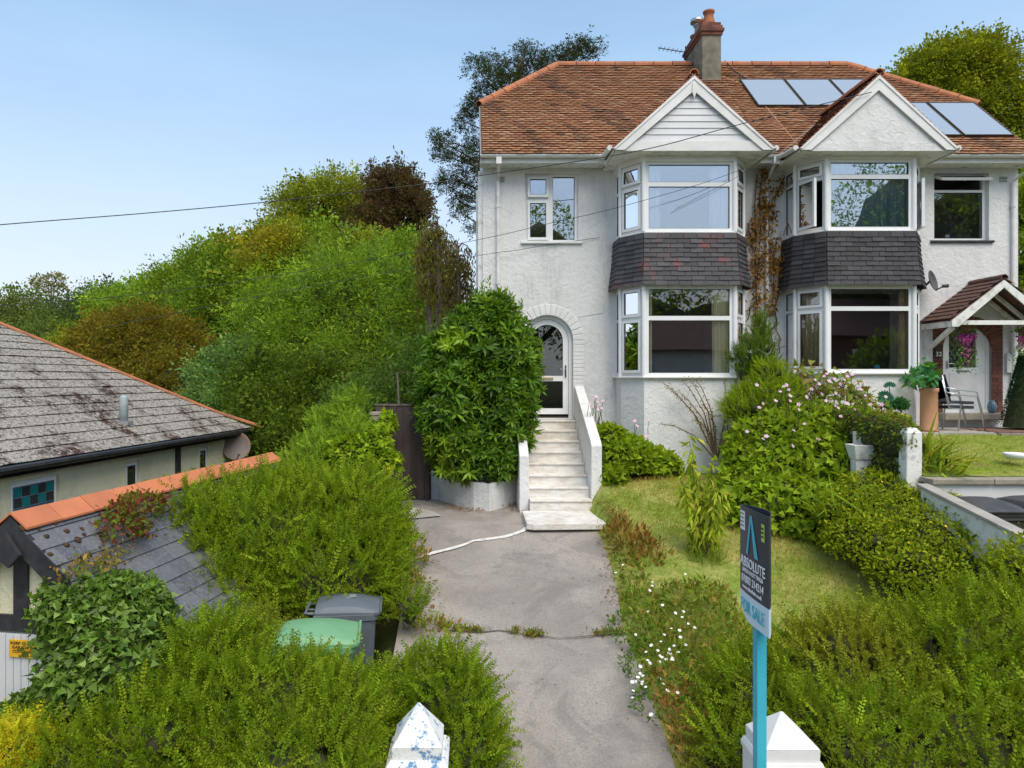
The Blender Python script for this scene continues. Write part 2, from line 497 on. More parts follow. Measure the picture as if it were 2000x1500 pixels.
def leaf_t(l=1, w=.4, fold=.08, droop=.1):      # diamond leaf, one quad along +x
    return (np.array([[0, 0, 0], [l*.45, w/2, fold], [l, 0, -droop], [l*.45, -w/2, fold]]), np.array([[0, 1, 2, 3]]))
def long_t(w=.24, droop=.25):                    # long leaf bent downwards
    return (np.array([[0, .02, 0], [0, -.02, 0], [.42, -w/2, .03], [.42, w/2, .03], [1, -.01, -droop], [1, .01, -droop]]),
            np.array([[0, 1, 2, 3], [3, 2, 4, 5]]))
def lobed_t():
    return (np.array([[0, 0, 0], [.08, .5, .07], [.42, .26, 0], [.5, 0, -.06], [.42, -.26, 0], [.08, -.5, .07], [1, 0, -.05]]),
            np.array([[0, 3, 2, 1], [0, 5, 4, 3], [3, 4, 6, 2]]))
def rosette_t(n=8, w=.26, rng=None):
    V, Q = [], []
    for i in range(n):
        a = i*2.4; el = .25+.9*(i/n)
        d = np.array([math.sin(el), math.cos(el)*math.cos(a), math.cos(el)*math.sin(a)])
        sd = np.cross(d, [1, 0, 0]); sd /= np.linalg.norm(sd); up = np.cross(sd, d)
        b = len(V)
        V += [np.zeros(3), d*.5+sd*w/2+up*.03, d*1.0-up*.12, d*.5-sd*w/2+up*.03]
        Q.append([b, b+1, b+2, b+3])
    return np.array(V), np.array(Q)
def twig_t(seed, n=10, ll=.22, lw=.15, spread=.22, droop=.2):
    r = random.Random(seed); V, Q = [], []
    V += [np.array([0, .008, 0]), np.array([0, -.008, 0]), np.array([.8, -.003, -droop*.6]), np.array([.8, .003, -droop*.6])]; Q.append([0, 1, 2, 3])
    for i in range(n):
        t = .15+.85*r.random()
        a = r.uniform(0, 6.28); rad = spread*r.random()**.5*(1.15-.6*t)
        p = np.array([t, rad*math.cos(a), rad*math.sin(a)-droop*t*t])
        d = np.array([r.uniform(.1, 1), math.cos(a)*.8+r.uniform(-.4, .4), math.sin(a)*.5+r.uniform(-.5, .3)]); d /= np.linalg.norm(d)
        up = np.array([r.uniform(-.4, .4), r.uniform(-.5, .5), 1.0]); sd = np.cross(d, up); sd /= np.linalg.norm(sd)
        l = ll*r.uniform(.7, 1.25); w = lw*r.uniform(.7, 1.2); b = len(V)
        V += [p, p+d*l*.5+sd*w/2, p+d*l, p+d*l*.5-sd*w/2]; Q.append([b, b+1, b+2, b+3])
    return np.array(V), np.array(Q)
def spray_t(seed, n=11, ll=.12, lw=.072, curve=.18):
    r = random.Random(seed); V, Q = [], []
    def at(t): return np.array([t, curve*.3*math.sin(t*2+seed), -curve*t*t])
    V += [at(0)+[0, .012, 0], at(0)-[0, .012, 0], at(1)-[0, .003, 0], at(1)+[0, .003, 0]]; Q.append([0, 1, 2, 3])
    for i in range(n):
        t = .12+.88*i/n
        for sg in (1, -1):
            roll = r.uniform(-1.2, 1.2); l = ll*(1.15-.5*t)*r.uniform(.8, 1.2); w = lw*(1.1-.4*t)
            d = np.array([.62, sg*math.cos(roll), math.sin(roll)*1.0]); d /= np.linalg.norm(d)
            up = np.array([.2, -.3*sg, 1.0]); sd = np.cross(d, up); sd /= np.linalg.norm(sd)
            p = at(t); b = len(V)
            V += [p, p+d*l*.5+sd*w/2, p+d*l, p+d*l*.5-sd*w/2]; Q.append([b, b+1, b+2, b+3])
    return np.array(V), np.array(Q)

def scatter(name, pos, d, up, size, templates, pal, m, rng, jitv=.22, tonefn=None):
    """one mesh of many leaves; pal = list of linear colours mixed at random per leaf"""
    n = len(pos); size = np.broadcast_to(size, (n,)).astype(float)
    X = nrm(d); Y = nrm(np.cross(up, X)); Z = np.cross(X, Y)
    pal = np.array(pal, float)
    i0 = rng.integers(0, len(pal), n); i1 = rng.integers(0, len(pal), n); f = rng.random((n, 1))
    col = pal[i0]*(1-f)+pal[i1]*f
    col *= (1+rng.normal(0, jitv, (n, 1))).clip(.45, 1.7)
    if tonefn is not None: col = tonefn(pos, col)
    if name in ('foliage', 'crown', 'leaves', 'lawn_grass', 'neighbour_grass', 'leading_shoot'): col = col*((1.7, 1.6, 1.0) if 'grass' in name else ((2.2, 1.88, 1.3) if name == 'crown' else (1.92, 1.70, 1.12)))
    which = rng.integers(0, len(templates), n)
    Vs, Qs, Cs, off = [], [], [], 0
    for k, (tv, tq) in enumerate(templates):
        s = which == k; c = int(s.sum())
        if not c: continue
        sv = size[s][:, None, None]
        V = pos[s][:, None, :]+sv*(tv[None, :, 0:1]*X[s][:, None, :]+tv[None, :, 1:2]*Y[s][:, None, :]+tv[None, :, 2:3]*Z[s][:, None, :])
        nv = len(tv)
        Q = tq[None]+(np.arange(c)*nv)[:, None, None]+off
        Vs.append(V.reshape(-1, 3)); Qs.append(Q.reshape(-1, 4)); Cs.append(np.repeat(col[s], nv, axis=0)); off += c*nv
    return quadmesh(name, np.vstack(Vs), np.vstack(Qs), np.vstack(Cs).clip(.003, .9), m)

def sample(blobs, n, rng, jit=.12, low=-.6, keep=.86):
    B = np.array(blobs, float); C, R = B[:, :3], B[:, 3:6]
    w = R[:, 0]*R[:, 1]+R[:, 1]*R[:, 2]+R[:, 0]*R[:, 2]; w /= w.sum()
    P_, N_ = [], []; got = 0
    for _ in range(7):
        k = int(n*1.5)+50
        idx = rng.choice(len(B), k, p=w)
        d = nrm(rng.normal(size=(k, 3)))
        ok = d[:, 2] > low; d, idx = d[ok], idx[ok]
        p = C[idx]+R[idx]*d*(1+(rng.normal(-.45, .75, (len(d), 1))*jit).clip(-.6, jit*1.1))
        inside = np.zeros(len(d), bool)
        for j in range(len(B)):
            q = (((p-C[j])/(R[j]*keep))**2).sum(1) < 1
            inside |= q & (idx != j)
        p, d, idx = p[~inside], d[~inside], idx[~inside]
        P_.append(p); N_.append(nrm(d/R[idx])); got += len(p)
        if got >= n: break
    return np.vstack(P_)[:n], np.vstack(N_)[:n]
def clumpy(blobs, m, f0, f1, rng, low=-.4, push=.8):
    out = [tuple(b) for b in blobs]
    for b in blobs:
        for _ in range(m):
            d = nrm(rng.normal(size=(1, 3)))[0]
            if d[2] < low: d[2] = -d[2]
            f = rng.uniform(f0, f1); r = float(min(b[3:6]))
            out.append((b[0]+b[3]*d[0]*push, b[1]+b[4]*d[1]*push, b[2]+b[5]*d[2]*push, r*f*1.15, r*f*1.15, r*f*.85))
    return out
def B(px, py, Y, rx, rz, ry=None):      # blob measured in photo pixels at depth Y
    p = P(px, py, Y); k = Y/FOC
    return (p.x, p.y, p.z, rx*k, ry if ry else (rx+rz)/2*k, rz*k)

def core_mesh(blobs, shrink, rng, n=2):  # solid hull behind the leaves, inner shade put into its dark colour
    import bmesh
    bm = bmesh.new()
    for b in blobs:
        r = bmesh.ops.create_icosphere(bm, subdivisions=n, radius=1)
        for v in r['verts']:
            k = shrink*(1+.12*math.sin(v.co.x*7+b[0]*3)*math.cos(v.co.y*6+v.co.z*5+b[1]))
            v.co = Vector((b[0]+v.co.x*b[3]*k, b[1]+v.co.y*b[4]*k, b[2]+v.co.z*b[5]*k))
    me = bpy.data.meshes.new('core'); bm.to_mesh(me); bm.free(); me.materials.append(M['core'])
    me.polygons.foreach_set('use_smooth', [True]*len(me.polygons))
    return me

G1 = [(.075, .15, .012), (.055, .115, .010), (.10, .18, .018)]
def leaves(blobs, n, size, pal, rng, templates=None, out=.6, rand=.8, grav=0, jit=.12, low=-.6, m='leaf', keep=.86, jitv=.22, name='foliage', tonefn=None, sj=.3, bend=(0, 0, 0)):
    templates = templates or [leaf_t()]
    p, nn = sample(blobs, n, rng, jit, low, keep)
    d = nn*out+rng.normal(0, rand, p.shape)+np.array([[bend[0], bend[1], grav+bend[2]]])
    up = nn+rng.normal(0, .45, p.shape)+np.array([[0, 0, .35]])
    s = size*(1+rng.normal(0, sj, len(p))).clip(.4, 1.9)
    return scatter(name, p, d, up, s, templates, pal, m, rng, jitv, tonefn)

def patchy(c2, scale, thr, soft=.15, seed=0):
    """hue patches through a crown: whole clumps in another leaf colour"""
    c2 = np.array(c2)
    def f(p, col):
        v = (np.sin(p[:, 0]*scale+seed)*np.cos(p[:, 1]*scale*.9+1.3*seed)+np.sin(p[:, 2]*scale*1.2+seed*2+p[:, 0]*scale*.5))*.5
        k = ((v-thr)/soft).clip(0, 1)[:, None]
        lum = col.mean(1, keepdims=True)/max(.001, col.mean())
        return col*(1-k)+c2*lum*k
    return f

def limb_tubes(base, ends, r0, rng, n=6, sag=.0):
    mb = MB(); base = Vector(base)
    for e in ends:
        e = Vector(e); mid = base.lerp(e, .5)+Vector((rng.normal(0, .05), rng.normal(0, .05), (e-base).length*.08))
        mid2 = base.lerp(e, .78)+Vector((rng.normal(0, .05), rng.normal(0, .05), (e-base).length*.03-sag))
        mb.tube([base, mid, mid2, e], [r0, r0*.65, r0*.4, r0*.12], n)
    return mb
def tree(name, label, cat, blobs, n, size, pal, seed, ground=None, trunk_r=.25, core=.72, m=5, f=(.3, .5), group=None, bark='bark', **kw):
    rng = np.random.default_rng(seed)
    Bq = np.array(blobs); cx, cy = Bq[:, 0].mean(), Bq[:, 1].mean(); zb = (Bq[:, 2]-Bq[:, 5]).min()
    gz = ground if ground is not None else terrain(cx, cy)
    root = thing(name, label, cat, (cx, cy, gz), group)
    big = clumpy(blobs, m, f[0], f[1], rng, -.4, .92)
    put('crown', leaves(big, n, size, pal, rng, name='crown', **kw), root)
    top = Vector((cx, cy, max(gz+.5, Bq[:, 2].mean()-.2*Bq[:, 5].mean())))
    mb = limb_tubes(top-Vector((0, 0, (top.z-gz)*.35)), [(b[0], b[1], b[2]+b[5]*.3) for b in blobs], trunk_r*.6, rng)
    mb.tube([(cx, cy, gz-.4), (cx+.1, cy, gz+(top.z-gz)*.4), tuple(top)], [trunk_r*1.25, trunk_r, trunk_r*.6], 9)
    mb.build('trunk', bark, root, True)
    if core: put('shade_hull', core_mesh(blobs, core, rng), root, kind='stuff')
    return root
# ------------------------------------------------------------------ ground levels (camera height is 0)
def smooth(a, b, x):
    t = min(1, max(0, (x-a)/(b-a))); return t*t*(3-2*t)
def zdrive(y):
    if y > 12: return -2.27
    if y > 11.1: return -2.30+.03*(y-11.1)/.9
    if y > 4.2: return -2.30-.22*(11.1-y)
    return -3.82-.02*max(0, min(3, 4.2-y))
def zlawn(y):
    if y > 12.2: return -1.75
    return max(-1.75-.30*(12.2-y), zdrive(y)+.0) if y > 4.5 else zdrive(y)
def drive_right(y):
    pts = [(4.3, 1.72), (5.2, 1.74), (6.2, 1.77), (6.9, 1.79), (7.65, 1.80), (8.3, 1.76), (9.24, 1.88), (10.2, 1.97), (11.0, 1.98), (14, 1.98)]
    for (a, b), (c, d) in zip(pts, pts[1:]):
        if a <= y <= c: return b+(d-b)*(y-a)/(c-a)
    return pts[0][1] if y < 4.3 else pts[-1][1]
def terrain(x, y):
    far = max(0, y-19)
    low = -4.3+far*.035 if y > 19 else -4.3
    if y < 4.2:
        return zdrive(y)-.10
    if y > 14.2:
        near = -2.2-.25*smooth(14, 20, y)
        s = smooth(-2, 3, x)
        t = smooth(16, 34, y)
        z = (low*(1-s)+near*s)*(1-t)+(low+ (2.5*smooth(-30, 20, x)+1.5))*t
        return z
    left = smooth(-3.4, -1.5 if y < 11 else -2.2, x)
    if 5.0 < y < 9.2: left = smooth(-2.2, -.75, x)
    if x < 1.9: return low*(1-left)+(zdrive(y)-.08)*left
    if x < 6.05: return zlawn(y)-.55
    if y < 9.6: return -2.70-.10*max(0, 8-y)
    return -1.95
def grid_sheet(name, xs, ys, zf, m, parent=None):
    V = [(x, y, zf(x, y)) for y in ys for x in xs]; nx = len(xs)
    Fq = [(j*nx+i, j*nx+i+1, (j+1)*nx+i+1, (j+1)*nx+i) for j in range(len(ys)-1) for i in range(nx-1)]
    mb = MB(); mb.add(V, Fq)
    return mb.build(name, m, parent, True, kind='structure')
xs = [-600, -300, -150, -90]+list(np.arange(-60, -6, 3.0))+list(np.arange(-6, 12, .3))+list(np.arange(12, 60, 3.0))+[90, 150, 300, 600]
ys = [-600, -300, -120, -60, -40, -25, -12, -6, -3.2, -3, 0, 2, 3.5]+list(np.arange(4.2, 16, .3))+list(np.arange(16, 60, 2.5))+[70, 90, 120, 160, 300, 900]
def hillz(x, y):
    z = terrain(x, y)
    if y < -5: z += smooth(-6, -40, y)*3.0
    return z
grid_sheet('ground', [float(v) for v in xs], [float(v) for v in ys], hillz, 'ground_green')
grid_sheet('road', [-60, -20, 0, 20, 60], [-5, 2.2], lambda x, y: -3.87, 'asphalt')
grid_sheet('pavement', [-60, -20, 0, 20, 60], [2.35, 4.25], lambda x, y: -3.75, 'concrete_pale')
mb = MB(); mb.box(-60, 60, 2.2, 2.35, -3.9, -3.745); mb.build('kerb', 'stone', None, kind='structure')

# drive with a lighter strip at its top, a painted line and a pale patch
V, Fq = [], []
ys_ = list(np.arange(4.25, 13.6, .25)); 
for y in ys_:
    xl = -.85 if y < 9.6 else (-1.5 if y < 11 else -2.3)
    xr = drive_right(y)
    for k in range(9):
        V.append((xl+(xr-xl)*k/8, y, zdrive(y)+.012*math.sin(y*2.1+k)*.6))
for j in range(len(ys_)-1):
    for i in range(8): Fq.append((j*9+i, j*9+i+1, (j+1)*9+i+1, (j+1)*9+i))
mb = MB(); mb.add(V, Fq); mb.build('driveway', 'drive', None, True, kind='structure')
def ribbon(name, pts, w, m, dz=.022, kind='structure'):
    rng = random.Random(5); mb = MB(); rings = []
    for i, (x, y) in enumerate(pts):
        a = Vector(pts[max(0, i-1)]); b = Vector(pts[min(len(pts)-1, i+1)]); d = (b-a).normalized(); nn = Vector((-d.y, d.x))
        ww = w*rng.uniform(.75, 1.25)
        p, q = Vector((x, y))+nn*ww/2, Vector((x, y))-nn*ww/2
        rings.append([(p.x, p.y, zdrive(p.y)+dz), (q.x, q.y, zdrive(q.y)+dz)])
    mb.loft(rings, closed=False, caps=False); return mb.build(name, m, None, kind=kind)
def on_drive(px, py):      # where the sight line through a pixel meets the drive
    Y = 8.0
    for _ in range(60): Y = Y*.5+.5*(-zdrive(Y)*FOC/(py-CY))
    return ((px-CX)*Y/FOC, Y)
line = [on_drive(*p) for p in ((1029, 1032), (1020, 1039), (1000, 1046), (985, 1050), (965, 1053), (942, 1056), (925, 1058), (905, 1066), (885, 1072), (865, 1077), (848, 1081), (830, 1087), (800, 1096))]
ribbon('painted_line', line, .062, 'line_white', .016)
mb = MB(); pa = [on_drive(*p) for p in ((770, 1020), (862, 1010), (845, 1001), (800, 992), (770, 985))]
mb.add([(x, y, zdrive(y)+.026) for x, y in pa], [(0, 1, 2, 3, 4)]); mb.build('pale_patch', 'concrete_pale', None, kind='structure')
crk = [on_drive(*p) for p in ((862, 1233), (900, 1236), (940, 1238), (975, 1234), (1010, 1239), (1050, 1244), (1090, 1249), (1130, 1247), (1170, 1243), (1222, 1240))]
ribbon('drive_joint', crk, .014, 'soil', .02)

# front lawn
V, Fq = [], []
ys_ = list(np.arange(4.6, 14.15, .2))
for y in ys_:
    xl = drive_right(y)-.06
    for k in range(16):
        x = xl+(6.0-xl)*k/15
        edge = smooth(0, .3, x-xl)
        V.append((x, y, (zdrive(y)-.03)*(1-edge)+(zlawn(y)+.03*math.sin(x*1.7+y))*edge))
for j in range(len(ys_)-1):
    for i in range(15): Fq.append((j*16+i, j*16+i+1, (j+1)*16+i+1, (j+1)*16+i))
mb = MB(); mb.add(V, Fq); mb.build('lawn', 'lawn', None, True, kind='structure')

# ------------------------------------------------------------------ windows
def window(parent, O, u, n, w, h, lights, t=.055, depth=.075, label=None, gl='glass', sill=False, pane_handles=True):
    """frame (a part) with panes and opening sashes as its sub-parts. lights: (u0,v0,u1,v1,kind[,open angle, hinge])"""
    O, u, n = Vector(O), Vector(u).normalized(), Vector(n).normalized(); v = Vector((0, 0, 1))
    mb = MB().holes(O, u, v, n, w, h, depth, [l[:4] for l in lights])
    fr = mb.build('window', 'upvc', parent, label=label)
    for l in lights:
        u0, v0, u1, v1, k = l[:5]
        if k == 0:
            g = .008
            MB().holes(O+u*u0+v*v0-n*.012, u, v, n, u1-u0, v1-v0, .012, [(g, g, u1-u0-g, v1-v0-g)]).build('gasket', 'gasket', fr)
            MB().obox(O+u*u0+v*v0-n*.03, u*(u1-u0), v*(v1-v0), -n*.006).build('pane', gl, fr)
        else:
            e = .012; b = .048
            A = O+u*(u0-e)+v*(v0-e); uu, vv, nn = u.copy(), v.copy(), n.copy()
            W, H = u1-u0+2*e, v1-v0+2*e
            ang = l[5] if len(l) > 5 else 0
            hinge = l[6] if len(l) > 6 else 'top'
            R = Matrix.Identity(3)
            if hinge == 'top':
                R = Matrix.Rotation(-ang, 3, u); piv = A+v*H
            elif hinge == 'left':
                R = Matrix.Rotation(-ang, 3, v); piv = A
            else:
                R = Matrix.Rotation(ang, 3, v); piv = A+u*W
            T = lambda q: piv+R @ (q-piv)
            A2, u2, v2, n2 = T(A)+n*.018, R @ u, R @ v, R @ n
            s = MB().holes(A2+n2*.022, u2, v2, n2, W, H, .05, [(b, b, W-b, H-b)]).build('sash', 'upvc', fr)
            g = .008
            MB().holes(A2+u2*b+v2*b+n2*.016, u2, v2, n2, W-2*b, H-2*b, .02, [(g, g, W-2*b-g, H-2*b-g)]).build('gasket', 'gasket', fr)
            MB().obox(A2+u2*b+v2*b-n2*.002, u2*(W-2*b), v2*(H-2*b), -n2*.006).build('pane', gl, fr)
            if pane_handles:
                hp = A2+u2*(W/2)+v2*(b+.0)-n2*.03 if hinge == 'top' else A2+u2*(W-b if hinge == 'left' else b)+v2*(H*.4)-n2*.03
                MB().obox(hp-u2*.008, u2*.016, v2*.10, -n2*.015).build('handle', 'upvc', fr)
    return fr
def curtain(parent, x0, x1, y, z0, z1, m, folds=6, amp=.03, seed=0, taper=0):
    r = random.Random(seed); n = folds*8; top, bot = [], []
    for i in range(n+1):
        t = i/n; ph = t*folds*2*math.pi+.6*math.sin(t*7+seed)
        top.append((x0+(x1-x0)*t, y+amp*math.sin(ph)*.6, z1))
        bot.append((x0+(x1-x0)*(t*(1-taper)+taper*.5)+.01*math.sin(ph*1.3), y+amp*math.sin(ph+.5)*1.3, z0))
    mb = MB(); mb.loft([bot, top], closed=False, caps=False)
    return mb.build('curtain', m, parent, True)

# ------------------------------------------------------------------ the pair of houses
EZ, EY, TAN = 4.30, 13.65, .943
def zroof(y): return EZ+TAN*(y-EY)
RY = 16.94; RZ = zroof(RY); PARTY = 5.66
XL, XR = .20, 10.76
WY = 14.10       # face of the front wall
LH = thing('semi_detached_house', 'left white house of the pair with arched glazed door and red flecked hung tiles', 'house', (2.9, WY, -2.2))
RH = thing('semi_detached_house', 'right white house of the pair with tiled porch hood and plain dark hung tiles', 'house', (8.2, WY, -1.4))

# bays: outer left, front left, front right, outer right (X); levels
LB = dict(x=(2.85, 3.175, 4.83, 5.155), y=(13.62, 13.15), lo=(.05, 1.70), up=(2.70, 3.98), tr=(1.115, 3.57), g=(-2.1,))
RB = dict(x=(6.164, 6.52, 8.115, 8.46), y=(13.62, 13.15), lo=(.12, 1.70), up=(2.73, 4.02), tr=(1.29, 3.71), g=(-1.9,))
def bay_poly(b, g=0.0, back=WY+.12):
    x0, x1, x2, x3 = b['x']; ya, yf = b['y']
    k = g*.42
    return [(x0-g, back), (x0-g, ya-k), (x1-k, yf-g), (x2+k, yf-g), (x3+g, ya-k), (x3+g, back)]

def front_wall(h, x0, x1, zb, zt, holes, m):
    mb = MB().holes((x0, WY, zb), (1, 0, 0), (0, 0, 1), (0, -1, 0), x1-x0, zt-zb, .22, [(a-x0, c-zb, b-x0, d-zb) for a, b, c, d in holes])
    return mb.build('front_wall', m, h)
# left house openings: window, door (square part below the arch), bay mouths
ARC_X, ARC_Z, ARC_R = 1.51, .76, .495
wl_ = front_wall(LH, XL+.03, PARTY, -2.4, 4.22, [(1.06, 2.11, 2.70, 4.05), (1.015, 2.005, -.775, ARC_Z+ARC_R), (2.95, 5.05, .06, 1.70), (2.95, 5.05, 2.70, 4.0)], 'roughcast')
wr_ = front_wall(RH, PARTY, XR, -2.4, 4.22, [(9.11, 10.19, 2.72, 4.05), (9.08, 10.46, -.66, 1.14), (6.26, 8.36, .12, 1.70), (6.26, 8.36, 2.73, 4.0)], 'roughcast_clean')
# arch spandrel over the left door
mb = MB(); N = 20
arcp = [(ARC_X-ARC_R*math.cos(math.pi*i/N), ARC_Z+ARC_R*math.sin(math.pi*i/N)) for i in range(N+1)]
for i in range(N):
    (a, b), (c, d) = arcp[i], arcp[i+1]; zt = ARC_Z+ARC_R+.002
    mb.extr([(a, WY+.001, b), (c, WY+.001, d), (c, WY+.001, zt), (a, WY+.001, zt)], (0, .2, 0))
mb.build('arch_head', 'roughcast', LH)
# painted brick arch ring: each brick its own piece
ring = []
for i in range(17):
    a0 = math.pi*i/17+.012; a1 = math.pi*(i+1)/17-.012
    r0, r1 = ARC_R+.002, ARC_R+.215
    pts = [(ARC_X-r*math.cos(a), WY-.010-.002*(i % 3), ARC_Z+r*math.sin(a)) for r, a in ((r0, a0), (r1, a0), (r1, a1), (r0, a1))]
    ring.append(MB().extr(pts, (0, .06, 0)).build('arch_brick', 'paint_white', LH, bevel=.008))
for sx in (-1, 1):
    for k in range(20):
        z0 = -.775+k*.0765
        x0 = ARC_X+sx*(ARC_R+.002); x1 = ARC_X+sx*(ARC_R+(.215 if k % 2 else .205))
        MB().box(min(x0, x1), max(x0, x1), WY-.010-.002*(k % 3), WY+.02, z0+.004, z0+.0735).build('jamb_brick', 'paint_white', LH, bevel=.006)
# side, party and back walls, floors
def body(h, x0, x1, sx0, sx1, m):
    if sx0: MB().box(x0, x0+.2, WY+.221, 19.9, -2.4, 4.22).build('side_wall', m, h)
    if sx1: MB().box(x1-.2, x1, WY+.221, 19.9, -2.4, 4.22).build('side_wall', m, h)
    MB().box(x0+.201, x1-.201, 19.7, 19.9, -2.4, 4.22).build('back_wall', m, h)
    MB().box(x0+.21, x1-.21, WY+.23, 19.69, -.82, -.74).build('floor', 'interior_floor', h)
    MB().box(x0+.21, x1-.21, WY+.23, 19.69, 2.05, 2.2).build('upper_floor', 'interior', h)
    MB().box(x0+.21, x1-.21, WY+.23, 19.69, 4.12, 4.2).build('ceiling', 'interior', h)
    MB().box(x0+.21, x1-.21, WY+2.6, WY+2.68, -.73, 2.04).build('inner_wall', 'interior', h)
    MB().box(x0+.21, x1-.21, WY+2.6, WY+2.68, 2.21, 4.11).build('inner_wall', 'interior', h)
body(LH, XL+.03, PARTY-.001, True, True, 'roughcast')
body(RH, PARTY+.001, XR, True, True, 'roughcast_clean')
# half hipped gable walls at the two ends
for h, x0, x1 in ((LH, XL+.03, XL+.23), (RH, XR-.2, XR)):
    pts = [(x0, WY+.01, 4.221), (x0, 19.9, 4.221), (x0, 18.55, 5.75), (x0, 15.3, 5.75)]
    MB().extr(pts, (x1-x0, 0, 0)).build('gable_wall', 'roughcast', h)

def bay(h, b, m_wall, m_tile, curt_lo, curt_up, sash_up=(0, 0), rows=11):
    x0, x1, x2, x3 = b['x']; ya, yf = b['y']
    zl, zt = b['lo']; zu, zv = b['up']; tl, tu = b['tr']
    MB().prism(bay_poly(b), b['g'][0], zl-.04).build('bay_wall', m_wall, h)
    MB().prism(bay_poly(b, .07), zl-.04, zl).build('sill', 'paint_white', h, bevel=.01)
    MB().prism(bay_poly(b), zt, zt+.06).build('bay_head', 'upvc', h)
    MB().prism(bay_poly(b, .0), zt+.062, zu-.05).build('bay_core', 'paint_white_old', h)
    MB().prism(bay_poly(b, .045), zu-.05, zu).build('sill', 'paint_white', h, bevel=.008)
    MB().prism(bay_poly(b, .05), zv, 4.16).build('bay_fascia', 'paint_white', h, bevel=.006)
    pts = [(x0, WY), (x0, ya), (x1, yf), (x2, yf), (x3, ya), (x3, WY)]
    for lev, (z0, z1, tr) in enumerate(((zl, zt, tl), (zu, zv, tu))):
        H = z1-z0; T = tr-z0
        for k in range(5):
            a, c = Vector((*pts[k], z0)), Vector((*pts[k+1], z0)); u = (c-a); w = u.length; u.normalize()
            n = Vector((u.y, -u.x, 0))
            f = .055
            if k == 2:
                ls = [(f+.03, .06, w-f-.03, T-.04, 0), (f+.03, T+.04, w-f-.03, H-.05, 0)]
            elif k in (1, 3):
                angs = sash_up if lev == 1 else (0, 0)
                lo_ang = angs[0] if k == 1 else angs[1]
                hinge = 'left' if k == 1 else 'right'
                ls = [(.075, .075, w-.075, T-.04, 1, lo_ang, hinge), (.075, T+.045, w-.075, H-.06, 1, .05 if (lev == 1 and h is LH) else 0, 'top')]
            else:
                ls = [(.05, .07, w-.05, T-.03, 0), (.05, T+.03, w-.05, H-.06, 0)]
            window(h, a, u, n, w, H, ls, gl='glass_upper' if lev else 'glass')
            # corner post
        for k in (1, 2, 3, 4):
            x, y = pts[k]; d = Vector((x-(x1+x2)/2, y-14.3, 0)).normalized()*.012
            MB().lathe([(.042, z0), (.042, z1)], (x+d.x, y+d.y, 0), 8).build('corner_post', 'upvc', h)
    # curtains
    for (xa, xb, mm, fo, sd, z0, z1, tp) in curt_lo+curt_up:
        curtain(h, xa, xb, yf+.13, z0, z1, mm, fo, .028, sd, tp)
    # hung tiles, flared outwards at the foot
    rng = random.Random(int(x0*10)); tl_n = rows; zb_, zt_ = zt+.01, zu-.045
    gauge = (zt_-zb_)/tl_n
    P0, P1 = bay_poly(b, .05, WY+.0), bay_poly(b, .14, WY+.0)
    def outline(z):
        t = 1-(z-zb_)/(zt_-zb_); t = max(0, min(1.1, t)); t = t**1.6
        return [Vector((p[0]*(1-t)+q[0]*t, p[1]*(1-t)+q[1]*t, z)) for p, q in zip(P0, P1)]
    cache = []
    for r in range(tl_n):
        z0 = zb_+r*gauge; z1 = min(z0+gauge*1.22, zt_+.02)
        o0, o1 = outline(z0), outline(z1)
        for k in range(5):
            a0, c0, a1, c1 = o0[k], o0[k+1], o1[k], o1[k+1]
            L = (c0-a0).length; u = (c0-a0).normalized(); n = Vector((u.y, -u.x, 0))
            cnt = max(1, round(L/.235)); off = .5 if (r % 2 and k == 2) else 0
            cuts = [0]+[(i+1-off)/cnt for i in range(cnt) if 0.02 < (i+1-off)/cnt < .98]+[1]
            for i in range(len(cuts)-1):
                s0, s1 = cuts[i]+.004/L, cuts[i+1]-.004/L
                j = rng.uniform(-.004, .004); pr = .024+rng.uniform(-.004, .005)
                A, Bq = a0.lerp(c0, s0), a0.lerp(c0, s1); C, D = a1.lerp(c1, s1), a1.lerp(c1, s0)
                A = A+n*pr+Vector((0, 0, j)); Bq = Bq+n*pr+Vector((0, 0, j+rng.uniform(-.003, .003)))
                C = C+n*.006; D = D+n*.006
                MB().extr([A, Bq, C, D], -n*.012).build('hung_tile', m_tile, h)
bay(LH, LB, 'roughcast_clean', 'tile_red',
    [(3.2, 3.36, 'curtain_cream', 2, 1, .1, 1.66, 0), (4.46, 4.80, 'curtain_cream', 5, 2, .1, 1.66, .1)],
    [(3.22, 3.50, 'curtain_white', 4, 3, 2.74, 3.94, 0), (4.42, 4.80, 'curtain_white', 6, 4, 2.74, 3.94, 0)])
bay(RH, RB, 'roughcast_clean', 'tile_dark',
    [(7.92, 8.08, 'curtain_tan', 3, 5, .15, 1.66, 0)],
    [(6.55, 8.09, 'curtain_net', 26, 6, 2.76, 3.96, 0)], sash_up=(.42, .30))
# side curtains behind the splayed lights
for x0_, m_, h_, z0_, z1_ in ((3.0, 'curtain_cream', LH, .1, 1.66), (6.3, 'curtain_tan', RH, .15, 1.66)):
    mb = MB(); top, bot = [], []
    for i in range(25):
        t = i/24; top.append((x0_+.30*t, 13.66-.28*t+.02*math.sin(i*1.3), z1_)); bot.append((x0_+.04+.14*t+(0 if h_ is LH else .06*t), 13.68-.22*t+.03*math.sin(i*1.3+.4), z0_))
    mb.loft([bot, top], closed=False, caps=False).build('curtain', m_, h_, True)

